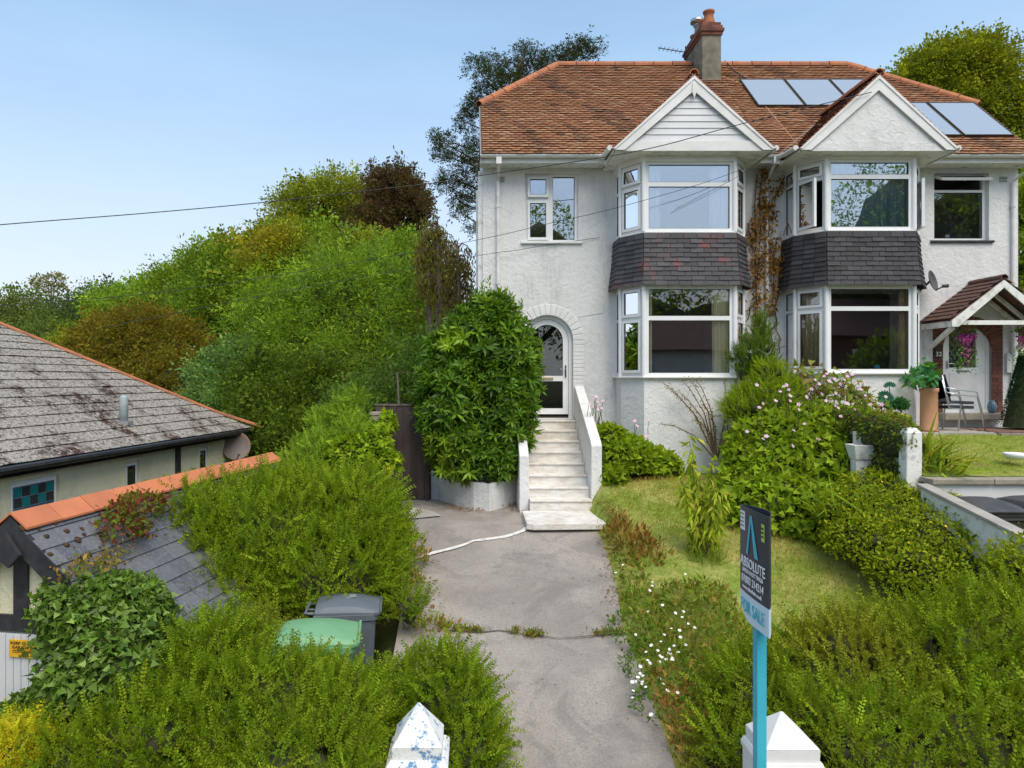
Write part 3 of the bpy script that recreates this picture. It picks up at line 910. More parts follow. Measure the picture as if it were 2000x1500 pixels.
# left upper window and right upper window
window(LH, (1.06, WY+.10, 2.70), (1, 0, 0), (0, -1, 0), 1.05, 1.35, [(.07, .06, .46, .81, 1, 0, 'left'), (.07, .90, .46, 1.28, 1, .06, 'top'), (.56, .05, .99, 1.30, 0)], gl='glass_upper')
MB().box(.98, 2.19, WY-.05, WY+.10, 2.655, 2.70).build('sill', 'paint_white', LH, bevel=.008)
window(RH, (9.11, WY+.10, 2.72), (1, 0, 0), (0, -1, 0), 1.08, 1.33, [(.055, .06, 1.02, .97, 0), (.055, 1.02, 1.02, 1.27, 1, 1.15, 'top')])
MB().box(9.03, 10.27, WY-.05, WY+.10, 2.675, 2.72).build('sill', 'timber_black', RH, bevel=.008)
MB().box(.98, 2.19, WY+.32, WY+.34, 3.2, 3.22).build('curtain_rail', 'upvc', LH)

# left door: arched frame, door leaf with two panes
def arch_ring(r0, r1, zb, y0, d, N=22):
    mb = MB(); o = [(ARC_X-r1, zb)]+[(ARC_X-r1*math.cos(math.pi*i/N), ARC_Z+r1*math.sin(math.pi*i/N)) for i in range(N+1)]+[(ARC_X+r1, zb)]
    q = [(ARC_X-r0, zb)]+[(ARC_X-r0*math.cos(math.pi*i/N), ARC_Z+r0*math.sin(math.pi*i/N)) for i in range(N+1)]+[(ARC_X+r0, zb)]
    for i in range(len(o)-1):
        mb.extr([(o[i][0], y0, o[i][1]), (o[i+1][0], y0, o[i+1][1]), (q[i+1][0], y0, q[i+1][1]), (q[i][0], y0, q[i][1])], (0, d, 0))
    return mb
dy = WY+.12
arch_ring(.425, .493, -.775, dy-.02, .09).build('door_frame', 'upvc', LH)
door = arch_ring(.315, .42, -.70, dy+.01, .06).build('door', 'upvc', LH)
MB().box(ARC_X-.316, ARC_X+.316, dy+.012, dy+.068, -.70, -.585).build('bottom_rail', 'upvc', door)
MB().box(ARC_X-.316, ARC_X+.316, dy+.012, dy+.068, -.045, .06).build('middle_rail', 'upvc', door)
MB().box(ARC_X-.314, ARC_X+.314, dy+.035, dy+.045, -.583, -.047).build('pane', 'glass_frosted', door)
pts = [(ARC_X-.314, dy+.035, .062)]+[(ARC_X-.314*math.cos(math.pi*i/22), dy+.035, ARC_Z+.314*math.sin(math.pi*i/22)) for i in range(23)]+[(ARC_X+.314, dy+.035, .062)]
MB().extr(pts, (0, .01, 0)).build('pane', 'glass_frosted', door)
MB().box(ARC_X-.18, ARC_X+.12, dy-.002, dy+.012, -.025, .035).build('letterbox', 'brass', door, bevel=.004)
MB().box(ARC_X+.355, ARC_X+.38, dy-.01, dy+.01, .03, .27).build('handle_plate', 'ink', door)
MB().tube([(ARC_X+.367, dy-.005, .19), (ARC_X+.367, dy-.05, .19), (ARC_X+.24, dy-.05, .19)], .011).build('handle', 'metal', door)
MB().box(1.02, 2.0, WY-.03, WY+.2, -.80, -.775).build('threshold', 'upvc', LH)

# right door with brick jambs under a shallow arch
DXL, DXR = 9.28, 10.24
def brick_jamb(x0, x1, zb, n, name='brick'):
    for k in range(n):
        z0 = zb+k*.075
        if k % 2: spans = [(x0, x1)]
        else: spans = [(x0, (x0+x1)/2-.004), ((x0+x1)/2+.004, x1)]
        for a, b in spans:
            MB().box(a+.003, b-.003, WY-.012, WY+.14, z0+.004, z0+.069).build(name, 'brick', RH)
MB().box(9.081, DXL-.002, WY+.002, WY+.14, -.66, 1.14).build('mortar', 'mortar', RH)
MB().box(DXR+.002, 10.459, WY+.002, WY+.14, -.66, 1.14).build('mortar', 'mortar', RH)
brick_jamb(9.085, DXL, -.66, 23); brick_jamb(DXR, 10.455, -.66, 23)
acx, acz = (DXL+DXR)/2, .60
for i in range(16):      # arch of bricks on edge
    a0 = math.pi*i/16+.012; a1 = math.pi*(i+1)/16-.012
    pts = [(acx-r*math.cos(a), WY-.016, acz+r*.92*math.sin(a)) for r, a in ((.485, a0), (.69, a0), (.69, a1), (.485, a1))]
    MB().extr(pts, (0, .12, 0)).build('brick', 'brick', RH)
MB().box(9.15, 10.4, WY-.28, WY+.1, -.80, -.665).build('doorstep', 'stone', RH, bevel=.02)
yd = WY+.06
MB().holes((DXL, yd, -.66), (1, 0, 0), (0, 0, 1), (0, -1, 0), DXR-DXL, 1.80, .07, [(.075, .05, DXR-DXL-.075, 1.73)]).build('door_frame', 'upvc', RH)
dr = MB().holes((DXL+.078, yd+.015, -.607), (1, 0, 0), (0, 0, 1), (0, -1, 0), .804, 1.675, .05, [(.09, .83, .63, 1.60)]).build('door', 'upvc', RH, label='white door with a leaded diamond pane and a plain lower panel')
MB().box(DXL+.17, DXL+.71, yd+.005, yd+.014, -.53, .12).build('lower_panel', 'paint_white', dr, bevel=.01)
MB().box(DXL+.168, DXL+.712, yd+.03, yd+.036, .223, .993).build('pane', 'glass', dr)
lead = MB()
for k in range(-5, 10):
    for sg in (1, -1):
        x = DXL+.18+k*.11; pa, pb = [], []
        a = Vector((x, yd+.026, .225)); d = Vector((.45*sg, 0, .77)).normalized()
        for tt in np.linspace(0, 1.1, 45):
            q = a+d*tt
            if DXL+.17 < q.x < DXL+.71 and q.z < .992: pa.append(q)
        if len(pa) > 2: lead.bar(pa[0], pa[-1], .006, .006, up=(0, 1, 0))
lead.build('leading', 'lead', dr)
MB().box(DXL+.31, DXL+.57, yd+.0, yd+.012, .135, .175).build('letterbox', 'metal', dr, bevel=.004)
MB().tube([(DXL+.125, yd, .30), (DXL+.125, yd-.045, .30), (DXL+.24, yd-.045, .30)], .011).build('handle', 'metal', dr)
MB().box(DXL+.11, DXL+.14, yd-.003, yd+.016, .2, .36).build('handle_plate', 'metal', dr)

# air bricks
for h, x, z in ((LH, .58, 3.92), (LH, 5.28, 3.92), (RH, 5.80, 3.92), (RH, 10.46, 3.92)):
    ab = MB().box(x-.09, x+.09, WY-.008, WY+.01, z-.055, z+.055).build('air_brick', 'paint_white_old', h)
    for k in range(4): MB().box(x-.08, x+.08, WY-.012, WY-.007, z-.045+k*.027, z-.030+k*.027).build('slot', 'render_grey', ab)
MB().box(8.47, 8.60, WY-.05, WY-.001, 3.70, 3.96).build('vent', 'sign_yellow', RH, bevel=.005, label='ochre vent box beside the bay window')
# cracks and pipes on the left wall
for pts in (((2.55, WY-.006, 2.62), (2.62, WY-.006, 2.0), (2.66, WY-.006, 1.62), (2.58, WY-.006, 1.30), (2.1, WY-.006, 1.22)),):
    MB().tube(pts, .006, 5).build('wire', 'paint_white_old', LH)

# ------------------------------------------------------------------ main roof
def roof_tiles(name, parent, O, u, s, n, rows, gauge, cols, width, inside, rng, pal, darkfn, thick=.018, m='roof_tile', span=1e9):
    """plain tiles laid in broken bond; a single joined part because there are thousands of them"""
    O, u, s, n = map(np.array, (O, u, s, n))
    V, Q, C = [], [], []
    for r in range(rows):
        for c in range(-1, cols):
            a = (c+(.5 if r % 2 else 0))*width; b = r*gauge
            a_end = min(a+width, span); a = max(a, 0.0)
            if a_end-a < .03: continue
            w_ = a_end-a
            ctr = O+u*(a+w_/2)+s*(b+gauge*.3)
            if not inside(*ctr): continue
            j = rng.normal(0, .0035, 3); lift = abs(rng.normal(0, .003))
            p0 = O+u*(a+.003)+s*(b+j[0])+n*(.036+lift); p1 = O+u*(a_end-.003)+s*(b+j[0]+j[1]*.5)+n*(.036+lift+j[2]*.5)
            L = gauge*1.25
            p2, p3 = p1+s*L-n*.027, p0+s*L-n*.027
            k = len(V)
            V += [p0, p1, p2, p3, p0-n*thick, p1-n*thick, p2-n*thick, p3-n*thick, p0, p1, p1-n*thick, p0-n*thick]
            Q += [(k, k+1, k+2, k+3), (k+11, k+10, k+9, k+8), (k+5, k+6, k+2, k+1), (k+7, k+4, k, k+3)]
            t = np.array(pal[rng.integers(0, len(pal))])*(1+rng.normal(0, .08))
            t = darkfn(ctr, t, rng)
            C += [t]*8+[t*.34+np.array((.008, .007, .006))]*4      # butt ends coloured darker to draw the shadow line under each course
    me = quadmesh(name, np.array(V), np.array(Q), np.array(C).clip(.01, .8), m)
    return put(name, me, parent, kind='stuff')
rng = np.random.default_rng(11)
PALR = [(.335, .16, .082), (.355, .175, .092), (.32, .145, .076), (.285, .14, .08), (.375, .215, .125), (.33, .155, .08)]
def dark_main(c, t, rng):
    v = math.sin(c[0]*2.3+1)*math.cos(c[2]*3.1+c[0]*.8)+.6*math.sin(c[0]*5.7+c[2]*4.3)+.3*math.sin(c[0]*13+c[2]*9)
    if v > .75 and rng.random() < .75: t = t*.6+np.array((.015, .015, .014))
    if rng.random() < .02: t = t*.6
    return t
SL = math.hypot(1, TAN); us, ns = (0, 1/SL, TAN/SL), (0, -TAN/SL, 1/SL)
HX0, HX1 = 2.03, 8.89     # ridge ends
HIPY = 15.28              # the half hips start here
def hipx_l(y): return XL+(HX0-XL)*max(0, (y-HIPY))/(RY-HIPY)
def hipx_r(y): return XR-(XR-HX1)*max(0, (y-HIPY))/(RY-HIPY)
GL = dict(c=3.99, hw=1.42, y=12.85, zb=4.12, za=5.41)
GR = dict(c=7.30, hw=1.39, y=12.85, zb=4.12, za=5.42)
def under_gable(x, y, z):
    for g in (GL, GR):
        if abs(x-g['c']) < g['hw']-.05 and z < g['za']+.02-.93*abs(x-g['c'])-.10: return True
    return False
def ins(lo, hi):
    def f(x, y, z): return lo < x < hi and hipx_l(y)+.02 < x < hipx_r(y)-.02 and not under_gable(x, y, z) and y < RY-.05
    return f
rows = int((RY-EY)*SL/.1)
def roof_slab(h, x0, x1):
    y1, y2 = EY, 20.25
    MB().add([(x0, EY, EZ-.03), (x1, EY, EZ-.03), (min(x1, hipx_r(RY)) if h is RH else x1, RY, RZ-.03), (max(x0, HX0) if h is LH else x0, RY, RZ-.03)],
             [(0, 1, 2, 3)])
def roof_deck(h):
    mb = MB()
    if h is LH:
        f = [(XL, EY, EZ), (PARTY, EY, EZ), (PARTY, RY, RZ), (HX0, RY, RZ), (XL, HIPY, zroof(HIPY))]
        bq = [(PARTY, 20.24, EZ), (XL, 20.24, EZ), (XL, 2*RY-HIPY, zroof(HIPY)), (HX0, RY, RZ), (PARTY, RY, RZ)]
        hp = [(XL, 2*RY-HIPY, zroof(HIPY)), (XL, HIPY, zroof(HIPY)), (HX0, RY, RZ)]
    else:
        f = [(PARTY, EY, EZ), (XR, EY, EZ), (XR, HIPY, zroof(HIPY)), (HX1, RY, RZ), (PARTY, RY, RZ)]
        bq = [(XR, 20.24, EZ), (PARTY, 20.24, EZ), (PARTY, RY, RZ), (HX1, RY, RZ), (XR, 2*RY-HIPY, zroof(HIPY))]
        hp = [(XR, HIPY, zroof(HIPY)), (XR, 2*RY-HIPY, zroof(HIPY)), (HX1, RY, RZ)]
    for p in (f, bq, hp):
        mb.extr([(a, b, c-.012) for a, b, c in p], (0, 0, -.06))
    return mb.build('roof', 'roof_brown', h)
RL, RR = roof_deck(LH), roof_deck(RH)
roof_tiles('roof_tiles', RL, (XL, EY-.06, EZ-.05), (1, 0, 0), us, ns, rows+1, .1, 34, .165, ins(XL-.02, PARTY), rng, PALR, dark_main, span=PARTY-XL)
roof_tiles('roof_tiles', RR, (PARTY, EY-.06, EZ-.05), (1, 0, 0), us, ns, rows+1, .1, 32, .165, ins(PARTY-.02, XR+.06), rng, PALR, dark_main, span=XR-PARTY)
# ridge and hip tiles
def half_round(a, b, r, m, parent, name='ridge_tile', N=8):
    a, b = Vector(a), Vector(b); d = (b-a).normalized(); sd = d.cross(Vector((0, 0, 1))).normalized(); up = sd.cross(d)
    ra = [a+(sd*math.cos(t)+up*math.sin(t))*r for t in np.linspace(-.25, math.pi+.25, N)]
    rb = [p+(b-a) for p in [a+(sd*math.cos(t)+up*math.sin(t))*r*.93 for t in np.linspace(-.25, math.pi+.25, N)]]
    ri = [a+(sd*math.cos(t)+up*math.sin(t))*r*.8 for t in np.linspace(math.pi+.25, -.25, N)]
    rj = [p+(b-a) for p in ri]
    return MB().loft([ra+ri, rb+rj]).build(name, m, parent, False)
def ridge_run(a, b, L, r, m, parent, name='ridge_tile', drop=.0):
    a, b = Vector(a), Vector(b); n = max(1, round((b-a).length/L)); rr = random.Random(n)
    for i in range(n):
        p, q = a.lerp(b, i/n), a.lerp(b, (i+.97)/n); p.z += rr.uniform(-.006, .006)
        half_round(p, q, r*rr.uniform(.97, 1.03), m, parent, name)
ridge_run((HX0, RY, RZ), (5.20, RY, RZ), .45, .105, 'terracotta', RL)
ridge_run((5.70, RY, RZ), (HX1, RY, RZ), .45, .105, 'terracotta', RR)
ridge_run((XL-.03, HIPY-.03, zroof(HIPY)-.01), (HX0, RY, RZ), .42, .10, 'terracotta', RL, 'hip_tile')
ridge_run((XR+.03, HIPY-.03, zroof(HIPY)-.01), (HX1, RY, RZ), .42, .10, 'terracotta', RR, 'hip_tile')
# verge boards at the ends, fascia, soffit, gutters
for h, x in ((LH, XL), (RH, XR)):
    s_ = -1 if h is LH else 1
    MB().extr([(x, EY, EZ-.20), (x, HIPY, zroof(HIPY)-.20), (x, HIPY, zroof(HIPY)-.02), (x, EY, EZ-.02)], (s_*.03, 0, 0)).build('verge_board', 'lead', h)
def eave(h, x0, x1):
    MB().box(x0, x1, 13.70, 13.725, 4.13, 4.29).build('fascia', 'paint_white', h)
    MB().box(x0, x1, 13.726, WY-.001, 4.145, 4.17).build('soffit', 'paint_white_old', h)
    g = MB(); N = 9; prof = [(math.cos(t), math.sin(t)) for t in np.linspace(math.pi, 2*math.pi, N)]
    out = [(.058*c, .058*s) for c, s in prof]; inn = [(.050*c, .050*s) for c, s in prof[::-1]]
    g.loft([[(x, 13.642+a, 4.265+b) for a, b in out+inn] for x in (x0, x1)])
    gg = g.build('gutter', 'gutter_white', h)
    x = x0+.3
    while x < x1-.1:
        MB().loft([[(xx, 13.642+a*1.12, 4.265+b*1.12) for a, b in out+inn] for xx in (x, x+.03)]).build('bracket', 'gutter_white', gg); x += .9
eave(LH, XL-.03, GL['c']-GL['hw']+.02); eave(LH, GL['c']+GL['hw'], PARTY-.002); eave(RH, PARTY+.002, GR['c']-GR['hw']); eave(RH, GR['c']+GR['hw'], XR+.05)

def gable(h, g, infill, seed):
    c, hw, y, zb, za = g['c'], g['hw'], g['y'], g['zb'], g['za']
    k = (za-zb)/hw
    yr = EY+(za+.03-EZ)/TAN+.05
    rf = MB()
    ye = 13.66
    for sg in (-1, 1):    # roof planes of the gable
        p = [(c, y+.03, za+.02), (c+sg*hw, y+.03, zb+.02), (c+sg*hw, ye, zb+.02), (c, yr, za+.02)]
        rf.extr(p, (0, 0, -.05))
    r = rf.build('gable_roof', 'roof_brown', h)
    rg = np.random.default_rng(seed)
    S2 = math.hypot(1, k)
    for sg in (-1, 1):
        uu = (0, 1, 0); ss = (-sg/S2, 0, k/S2); nn = (sg*k/S2, 0, 1/S2)
        def ok(x, yy, z): return (yy < EY+(z-EZ)/TAN+.03) and z < za
        wdt = .165
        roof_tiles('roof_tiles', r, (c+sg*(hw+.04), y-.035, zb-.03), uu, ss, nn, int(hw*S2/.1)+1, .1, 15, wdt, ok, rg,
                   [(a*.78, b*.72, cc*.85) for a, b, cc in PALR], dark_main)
    ridge_run((c, y-.05, za+.05), (c, yr, za+.05), .44, .085, 'terracotta', r)
    # barge boards
    bw = .20
    for sg in (-1, 1):
        pts = [(c, y-.03, za), (c+sg*(hw+.02), y-.03, zb-.02), (c+sg*(hw+.02)-sg*.20, y-.03, zb-.02), (c, y-.03, za-bw*1.25)]
        MB().extr(pts, (0, .03, 0)).build('barge_board', 'paint_white', h)
        pts = [(c, y-.045, za+.012), (c+sg*(hw+.03), y-.045, zb+.0), (c+sg*(hw-.02), y-.045, zb-.0), (c, y-.045, za-.05)]
        MB().extr(pts, (0, .014, 0)).build('cover_strip', 'paint_white', h)
    # soffit under the gable
    MB().box(c-hw+.02, c+hw-.02, y+.01, WY-.003, zb-.035, zb-.005).build('soffit', 'paint_white_old', h)
    for sg in (-1, 1):   # side fascia and short side gutter
        x = c+sg*(hw+.0)
        MB().box(min(x, x+sg*.025), max(x, x+sg*.025), y+.01, 13.70, zb-.05, zb+.02).build('side_fascia', 'paint_white', h)
        xg = x+sg*.075
        MB().tube([(xg, y+.02, zb+.03), (xg, 13.3, zb+.05), (xg, 13.62, zb+.10)], .05, 8).build('gutter', 'gutter_white', h)
    if infill == 'boards':
        z = zb+.0; n = 9; hh = (za-.22-zb)/n
        base = .15
        w = hw-.1
        MB().box(c-hw+.21, c+hw-.21, y+.0, y+.02, zb-.03, zb+.15).build('base_board', 'paint_white', h)
        for i in range(n):
            z0 = zb+.152+i*.118; z1 = z0+.112
            w0 = (za-.08-z0)/k; w1 = (za-.08-z1)/k
            if w1 <= .02: w1 = .02
            if w0 <= .05: break
            MB().extr([(c-w0, y+.022, z0), (c+w0, y+.022, z0), (c+w1, y+.034, z1), (c-w1, y+.034, z1)], (0, .02, 0)).build('gable_board', 'board_white', h)
        MB().extr([(c-hw+.1, y+.06, zb), (c+hw-.1, y+.06, zb), (c, y+.06, za-.06)], (0, .1, 0)).build('gable_wall', 'board_white', h)
        # small finial block
        MB().extr([(c-.035, y-.05, za-.30), (c+.035, y-.05, za-.30), (c+.03, y-.05, za-.12), (c-.03, y-.05, za-.12)], (0, .02, 0)).build('finial', 'paint_white', h)
        MB().extr([(c-.03, y-.05, za-.30), (c+.03, y-.05, za-.30), (c, y-.05, za-.40)], (0, .02, 0)).build('finial', 'paint_white', h)
    else:
        MB().extr([(c-hw+.1, y+.02, zb-.02), (c+hw-.1, y+.02, zb-.02), (c, y+.02, za-.06)], (0, .12, 0)).build('gable_wall', 'roughcast', h)
        MB().extr([(c-hw+.2, y+.005, zb-.03), (c+hw-.2, y+.005, zb-.03), (c+hw-.36, y+.005, zb+.10), (c, y+.005, zb+.16), (c-hw+.36, y+.005, zb+.10)], (0, .02, 0)).build('base_moulding', 'roughcast', h)
    return r
gable(LH, GL, 'boards', 3)
gable(RH, GR, 'render', 4)
# lead valleys beside the gables
for g, h in ((GL, LH), (GR, RH)):
    for sg in (-1, 1):
        pa = Vector((g['c']+sg*(g['hw']+.03), EY+.0, EZ+.0)); pb = Vector((g['c'], EY+(g['za']-EZ)/TAN, g['za']))
        MB().bar(pa+Vector((0, 0, .012)), pb+Vector((0, 0, .012)), .10, .012).build('valley', 'lead', h)

# downpipes
def downpipe(h, x, zbot, ztop=4.22, y=WY-.05, off=.0):
    p = MB().tube([(x+off, 13.66, ztop+.02), (x+off, 13.68, ztop-.12), (x, y-.0, ztop-.35), (x, y, zbot)], .034, 9).build('downpipe', 'gutter_white', h)
    MB().box(x+off-.05, x+off+.05, 13.60, 13.70, ztop-.13, ztop+.0).build('hopper', 'gutter_white', p)
    for z in (3.4, 1.9, .5, -.8):
        if z > zbot: MB().lathe([(.045, z-.04), (.045, z+.04)], (x, y, 0), 9).build('pipe_collar', 'gutter_white', p)
downpipe(LH, .53, -2.1); downpipe(LH, 5.80, -1.8); downpipe(RH, 10.63, -.9, off=.12)
MB().box(.14, .232, 14.15, 14.25, .3, 4.1).build('corner_board', 'paint_white_old', LH)
MB().tube([(.20, 14.5, 3.9), (.14, 14.5, 3.8), (.14, 14.5, -1.5)], .04, 8).build('downpipe', 'paint_white_old', LH)

# chimney on the party line
chm = MB().box(5.23, 5.66, 16.22, 17.5, 6.2, 7.78).build('chimney', 'render_grey', LH, bevel=.01)
def course(z0, z1, o, m='brick', n=2, nside=5):
    MB().box(5.235-o+.01, 5.655+o-.01, 16.225-o+.01, 17.495+o-.01, z0, z1).build('mortar', 'mortar', chm)
    L = (.43+2*o)/n
    for i in range(n):
        MB().box(5.23-o+i*L+.005, 5.23-o+(i+1)*L-.005, 16.22-o-.0, 16.22-o+.12, z0+.004, z1-.006).build('brick', m, chm)
    L = (1.28+2*o-.13)/nside
    for i in range(nside):
        MB().box(5.23-o, 5.23-o+.11, 16.22-o+.125+i*L+.005, 16.22-o+.125+(i+1)*L-.005, z0+.004, z1-.006).build('brick', m, chm)
course(7.78, 7.855, .03, n=2); course(7.855, 7.93, .06, n=3); course(7.93, 8.005, .03, n=2); course(8.005, 8.08, .0, n=3)
for i, (yy, m) in enumerate(((16.42, 'terracotta'), (16.78, 'terracotta'), (17.12, 'lead'), (17.38, 'terracotta'))):
    hh = (.34, .30, .38, .24)[i]
    MB().lathe([(.15, 0), (.145, .06), (.115, .16), (.10, hh-.07), (.13, hh-.04), (.135, hh), (.10, hh), (.09, hh-.15)], (5.445, yy, 8.075), 14).build('chimney_pot', m, chm, True)
MB().lathe([(.02, 0), (.02, .1), (.16, .1), (.16, .17), (.02, .18)], (5.40, 17.12, 8.40), 12).build('cowl', 'metal', chm, True)
MB().box(5.18, 5.70, 16.12, 16.26, 6.56, 6.64).build('flashing', 'lead', chm)
ae = thing('tv_aerial', 'small yagi television aerial fixed to the left side of the chimney', 'aerial', (5.2, 17.4, 7.7))
MB().tube([(5.22, 17.45, 7.95), (4.55, 17.45, 8.06)], .012, 5).build('boom', 'ink', ae)
for k in range(6): MB().tube([(4.6+k*.1, 17.33, 8.05-k*.016), (4.6+k*.1, 17.57, 8.05-k*.016)], .007, 4).build('element', 'ink', ae)
MB().tube([(5.24, 17.45, 7.6), (5.22, 17.45, 8.1)], .014, 5).build('mast', 'ink', ae)

# roof cables on the right house
MB().tube([(5.72, 16.35, zroof(16.35)+.05), (6.15, 15.9, zroof(15.9)+.06), (6.22, 15.1, zroof(15.1)+.05), (6.26, 14.4, zroof(14.4)+.05), (6.3, 13.85, zroof(13.85)+.05), (6.22, 13.6, 4.3), (6.22, 13.95, 4.1), (6.24, 14.02, 3.2), (6.1, 14.02, 2.8)], .010, 5).build('cable', 'pot_clay', RH)
MB().tube([(6.0, 16.94, RZ+.12), (6.1, 16.5, zroof(16.5)+.07), (6.25, 16.2, zroof(16.2)+.07)], .010, 5).build('cable', 'cable', RH)

# solar panels
sp_labels = ['leftmost solar panel of the upper row, nearest the chimney', 'middle solar panel of the upper row on the tiled roof', 'solar panel of the upper row partly hidden behind the right gable',
             'narrow looking solar panel low on the roof, half hidden by the right gable', 'solar panel at the lower right end of the tiled roof']
for (x, y0, y1), lab in zip(((6.05, 15.09, 16.14), (7.06, 15.09, 16.14), (8.07, 15.09, 16.14), (8.66, 14.05, 15.2), (9.68, 14.05, 15.2)), sp_labels):
    O = Vector((x, y0, zroof(y0)+.11)); u = Vector((.985, 0, 0)); s_ = Vector((0, y1-y0, TAN*(y1-y0))); n_ = Vector(ns)
    r = thing('solar_panel', lab, 'solar panel', tuple(O), 'solar panels on the roof')
    MB().holes(O, (1, 0, 0), s_.normalized(), n_, .985, s_.length, .045, [(.022, .022, .963, s_.length-.022)]).build('frame', 'ink', r)
    MB().obox(O+Vector((.022, 0, 0))+s_.normalized()*.022-n_*.008, (.941, 0, 0), s_*((s_.length-.044)/s_.length), -n_*.01).build('glass', 'solar_glass', r)
    for k in (.25, .75): MB().obox(O+s_*k-n_*.046, u, s_.normalized()*.04, -n_*.045).build('rail', 'metal', r)

# ------------------------------------------------------------------ porch hood of the right house (a part of it)
PX, PHW, PY0 = 9.80, .96, 13.20
PZA, PZE = 1.83, 1.10
ph = MB()
for sg in (-1, 1): ph.extr([(PX, PY0, PZA), (PX+sg*PHW, PY0, PZE), (PX+sg*PHW, WY-.02, PZE), (PX, WY-.02, PZA)], (0, 0, -.03))
porch = ph.build('porch_roof', 'roof_brown', RH)
k = (PZA-PZE)/PHW; S2 = math.hypot(1, k); rp = np.random.default_rng(8)
for sg in (-1, 1):
    O = np.array((PX+sg*(PHW+.03), PY0-.03, PZE-.02)); ss = np.array((-sg/S2, 0, k/S2)); nn = np.array((sg*k/S2, 0, 1/S2))
    for r in range(9):
        for c in range(5):
            a = c*.19+(.05 if r % 2 else 0); b = r*.135
            if b > PHW*S2-.05: continue
            w_ = .185 if a+.19 < .92 else .90-a
            if w_ < .05: continue
            p0 = O+np.array((0, a, 0))+ss*b+nn*(.035+rp.random()*.004)
            MB().obox(p0, (0, w_, 0), tuple(ss*.165-nn*.02), tuple(nn*.014)).build('tile', 'roof_brown', porch)
ridge_run((PX, PY0-.04, PZA+.03), (PX, WY-.03, PZA+.03), .34, .07, 'roof_brown', porch)
for sg in (-1, 1):
    pts = [(PX, PY0-.03, PZA-.01), (PX+sg*(PHW+.0), PY0-.03, PZE-.03), (PX+sg*(PHW-.0), PY0-.03, PZE-.14), (PX+sg*(PHW-.12), PY0-.03, PZE-.14), (PX, PY0-.03, PZA-.15)]
    MB().extr(pts, (0, .03, 0)).build('barge_board', 'paint_white_old', porch)
    x = PX+sg*(PHW-.03)
    MB().box(min(x, x+sg*.03), max(x, x+sg*.03), PY0+.001, WY-.01, PZE-.14, PZE-.02).build('side_fascia', 'paint_white_old', porch)
    MB().bar((PX+sg*(PHW-.10), WY-.12, .60), (PX+sg*(PHW-.10), PY0+.10, PZE-.14), .07, .07, up=(1, 0, 0)).build('brace', 'paint_white_old', porch)
    MB().box(PX+sg*(PHW-.10)-.04, PX+sg*(PHW-.10)+.04, WY-.07, WY-.003, .25, PZE-.14).build('wall_post', 'paint_white_old', porch)
    MB().bar((PX+sg*(PHW-.15), PY0+.45, PZE-.02), (PX, PY0+.45, PZA-.08), .05, .07, up=(0, 1, 0)).build('rafter', 'paint_white_old', porch)
    MB().bar((PX+sg*(PHW-.15), PY0+.75, PZE-.02), (PX, PY0+.75, PZA-.08), .05, .07, up=(0, 1, 0)).build('rafter', 'paint_white_old', porch)
MB().box(PX-PHW+.1, PX+PHW-.1, PY0+.02, PY0+.07, PZE-.10, PZE-.02).build('tie_beam', 'paint_white_old', porch)
MB().box(10.50, 10.60, WY-.06, WY-.003, .12, .50).build('meter_box', 'board_white', RH, bevel=.005)

# number plaque
pl = thing('number_plaque', 'black slate house number plaque reading 32 on the brick beside the door', 'house number', (9.18, WY-.03, .52))
MB().box(9.105, 9.255, WY-.036, WY-.016, .42, .66).build('plate', 'ink', pl, bevel=.003)
text('32', .125, (9.12, WY-.038, .445), (1, 0, 0), (0, 0, 1), 'sign_white', pl, 'number', .115)
# ------------------------------------------------------------------ bungalow and garage on the left
def frame_of(deg): 
    a = math.radians(deg); return Vector((math.sin(a), math.cos(a), 0)), Vector((math.cos(a), -math.sin(a), 0))
UP = Vector((0, 0, 1))
# bungalow: eave runs along ba, the roof rises to the left (-br)
ba, br = frame_of(7.65)
BC = Vector((-5.84, 19.0, -1.29)); BT = .626; BLEN = 15.5
def bp(s, t, dz=0):      # s metres back towards the street along the eave, t metres inwards up the slope
    return BC-ba*s-br*t+UP*(t*BT+dz)
BH = thing('bungalow', 'cream rendered bungalow with a lichen covered slate roof, orange hip tiles and black gutter', 'bungalow', tuple(BC-br*2.5-ba*5-UP*2.9))
wo = BC-br*.22
def wq(s, z): q = wo-ba*s; return Vector((q.x, q.y, z))
O = wq(BLEN, -4.35)
def ws(x, y): return x    # helper kept simple
wins = [(6.95, 8.05, -2.62, -1.60), (4.66, 5.12, -2.35, -1.62), (1.86, 2.32, -2.2, -1.60)]   # s range, z range
MB().holes(O, ba, UP, br, BLEN-.3, 2.98, .25, [(BLEN-b, c+4.35, BLEN-a, d+4.35) for a, b, c, d in wins]).build('wall', 'stucco_cream', BH)
e = wq(.31, 0)
MB().obox((e.x, e.y, -4.35), -br*6.5, -ba*.25, UP*2.98).build('end_wall', 'stucco_cream', BH)
MB().obox(Vector((wq(BLEN, 0).x, wq(BLEN, 0).y, -3.9))-br*2.2, ba*(BLEN-1), -br*.1, UP*2.5).build('inner_wall', 'interior', BH)
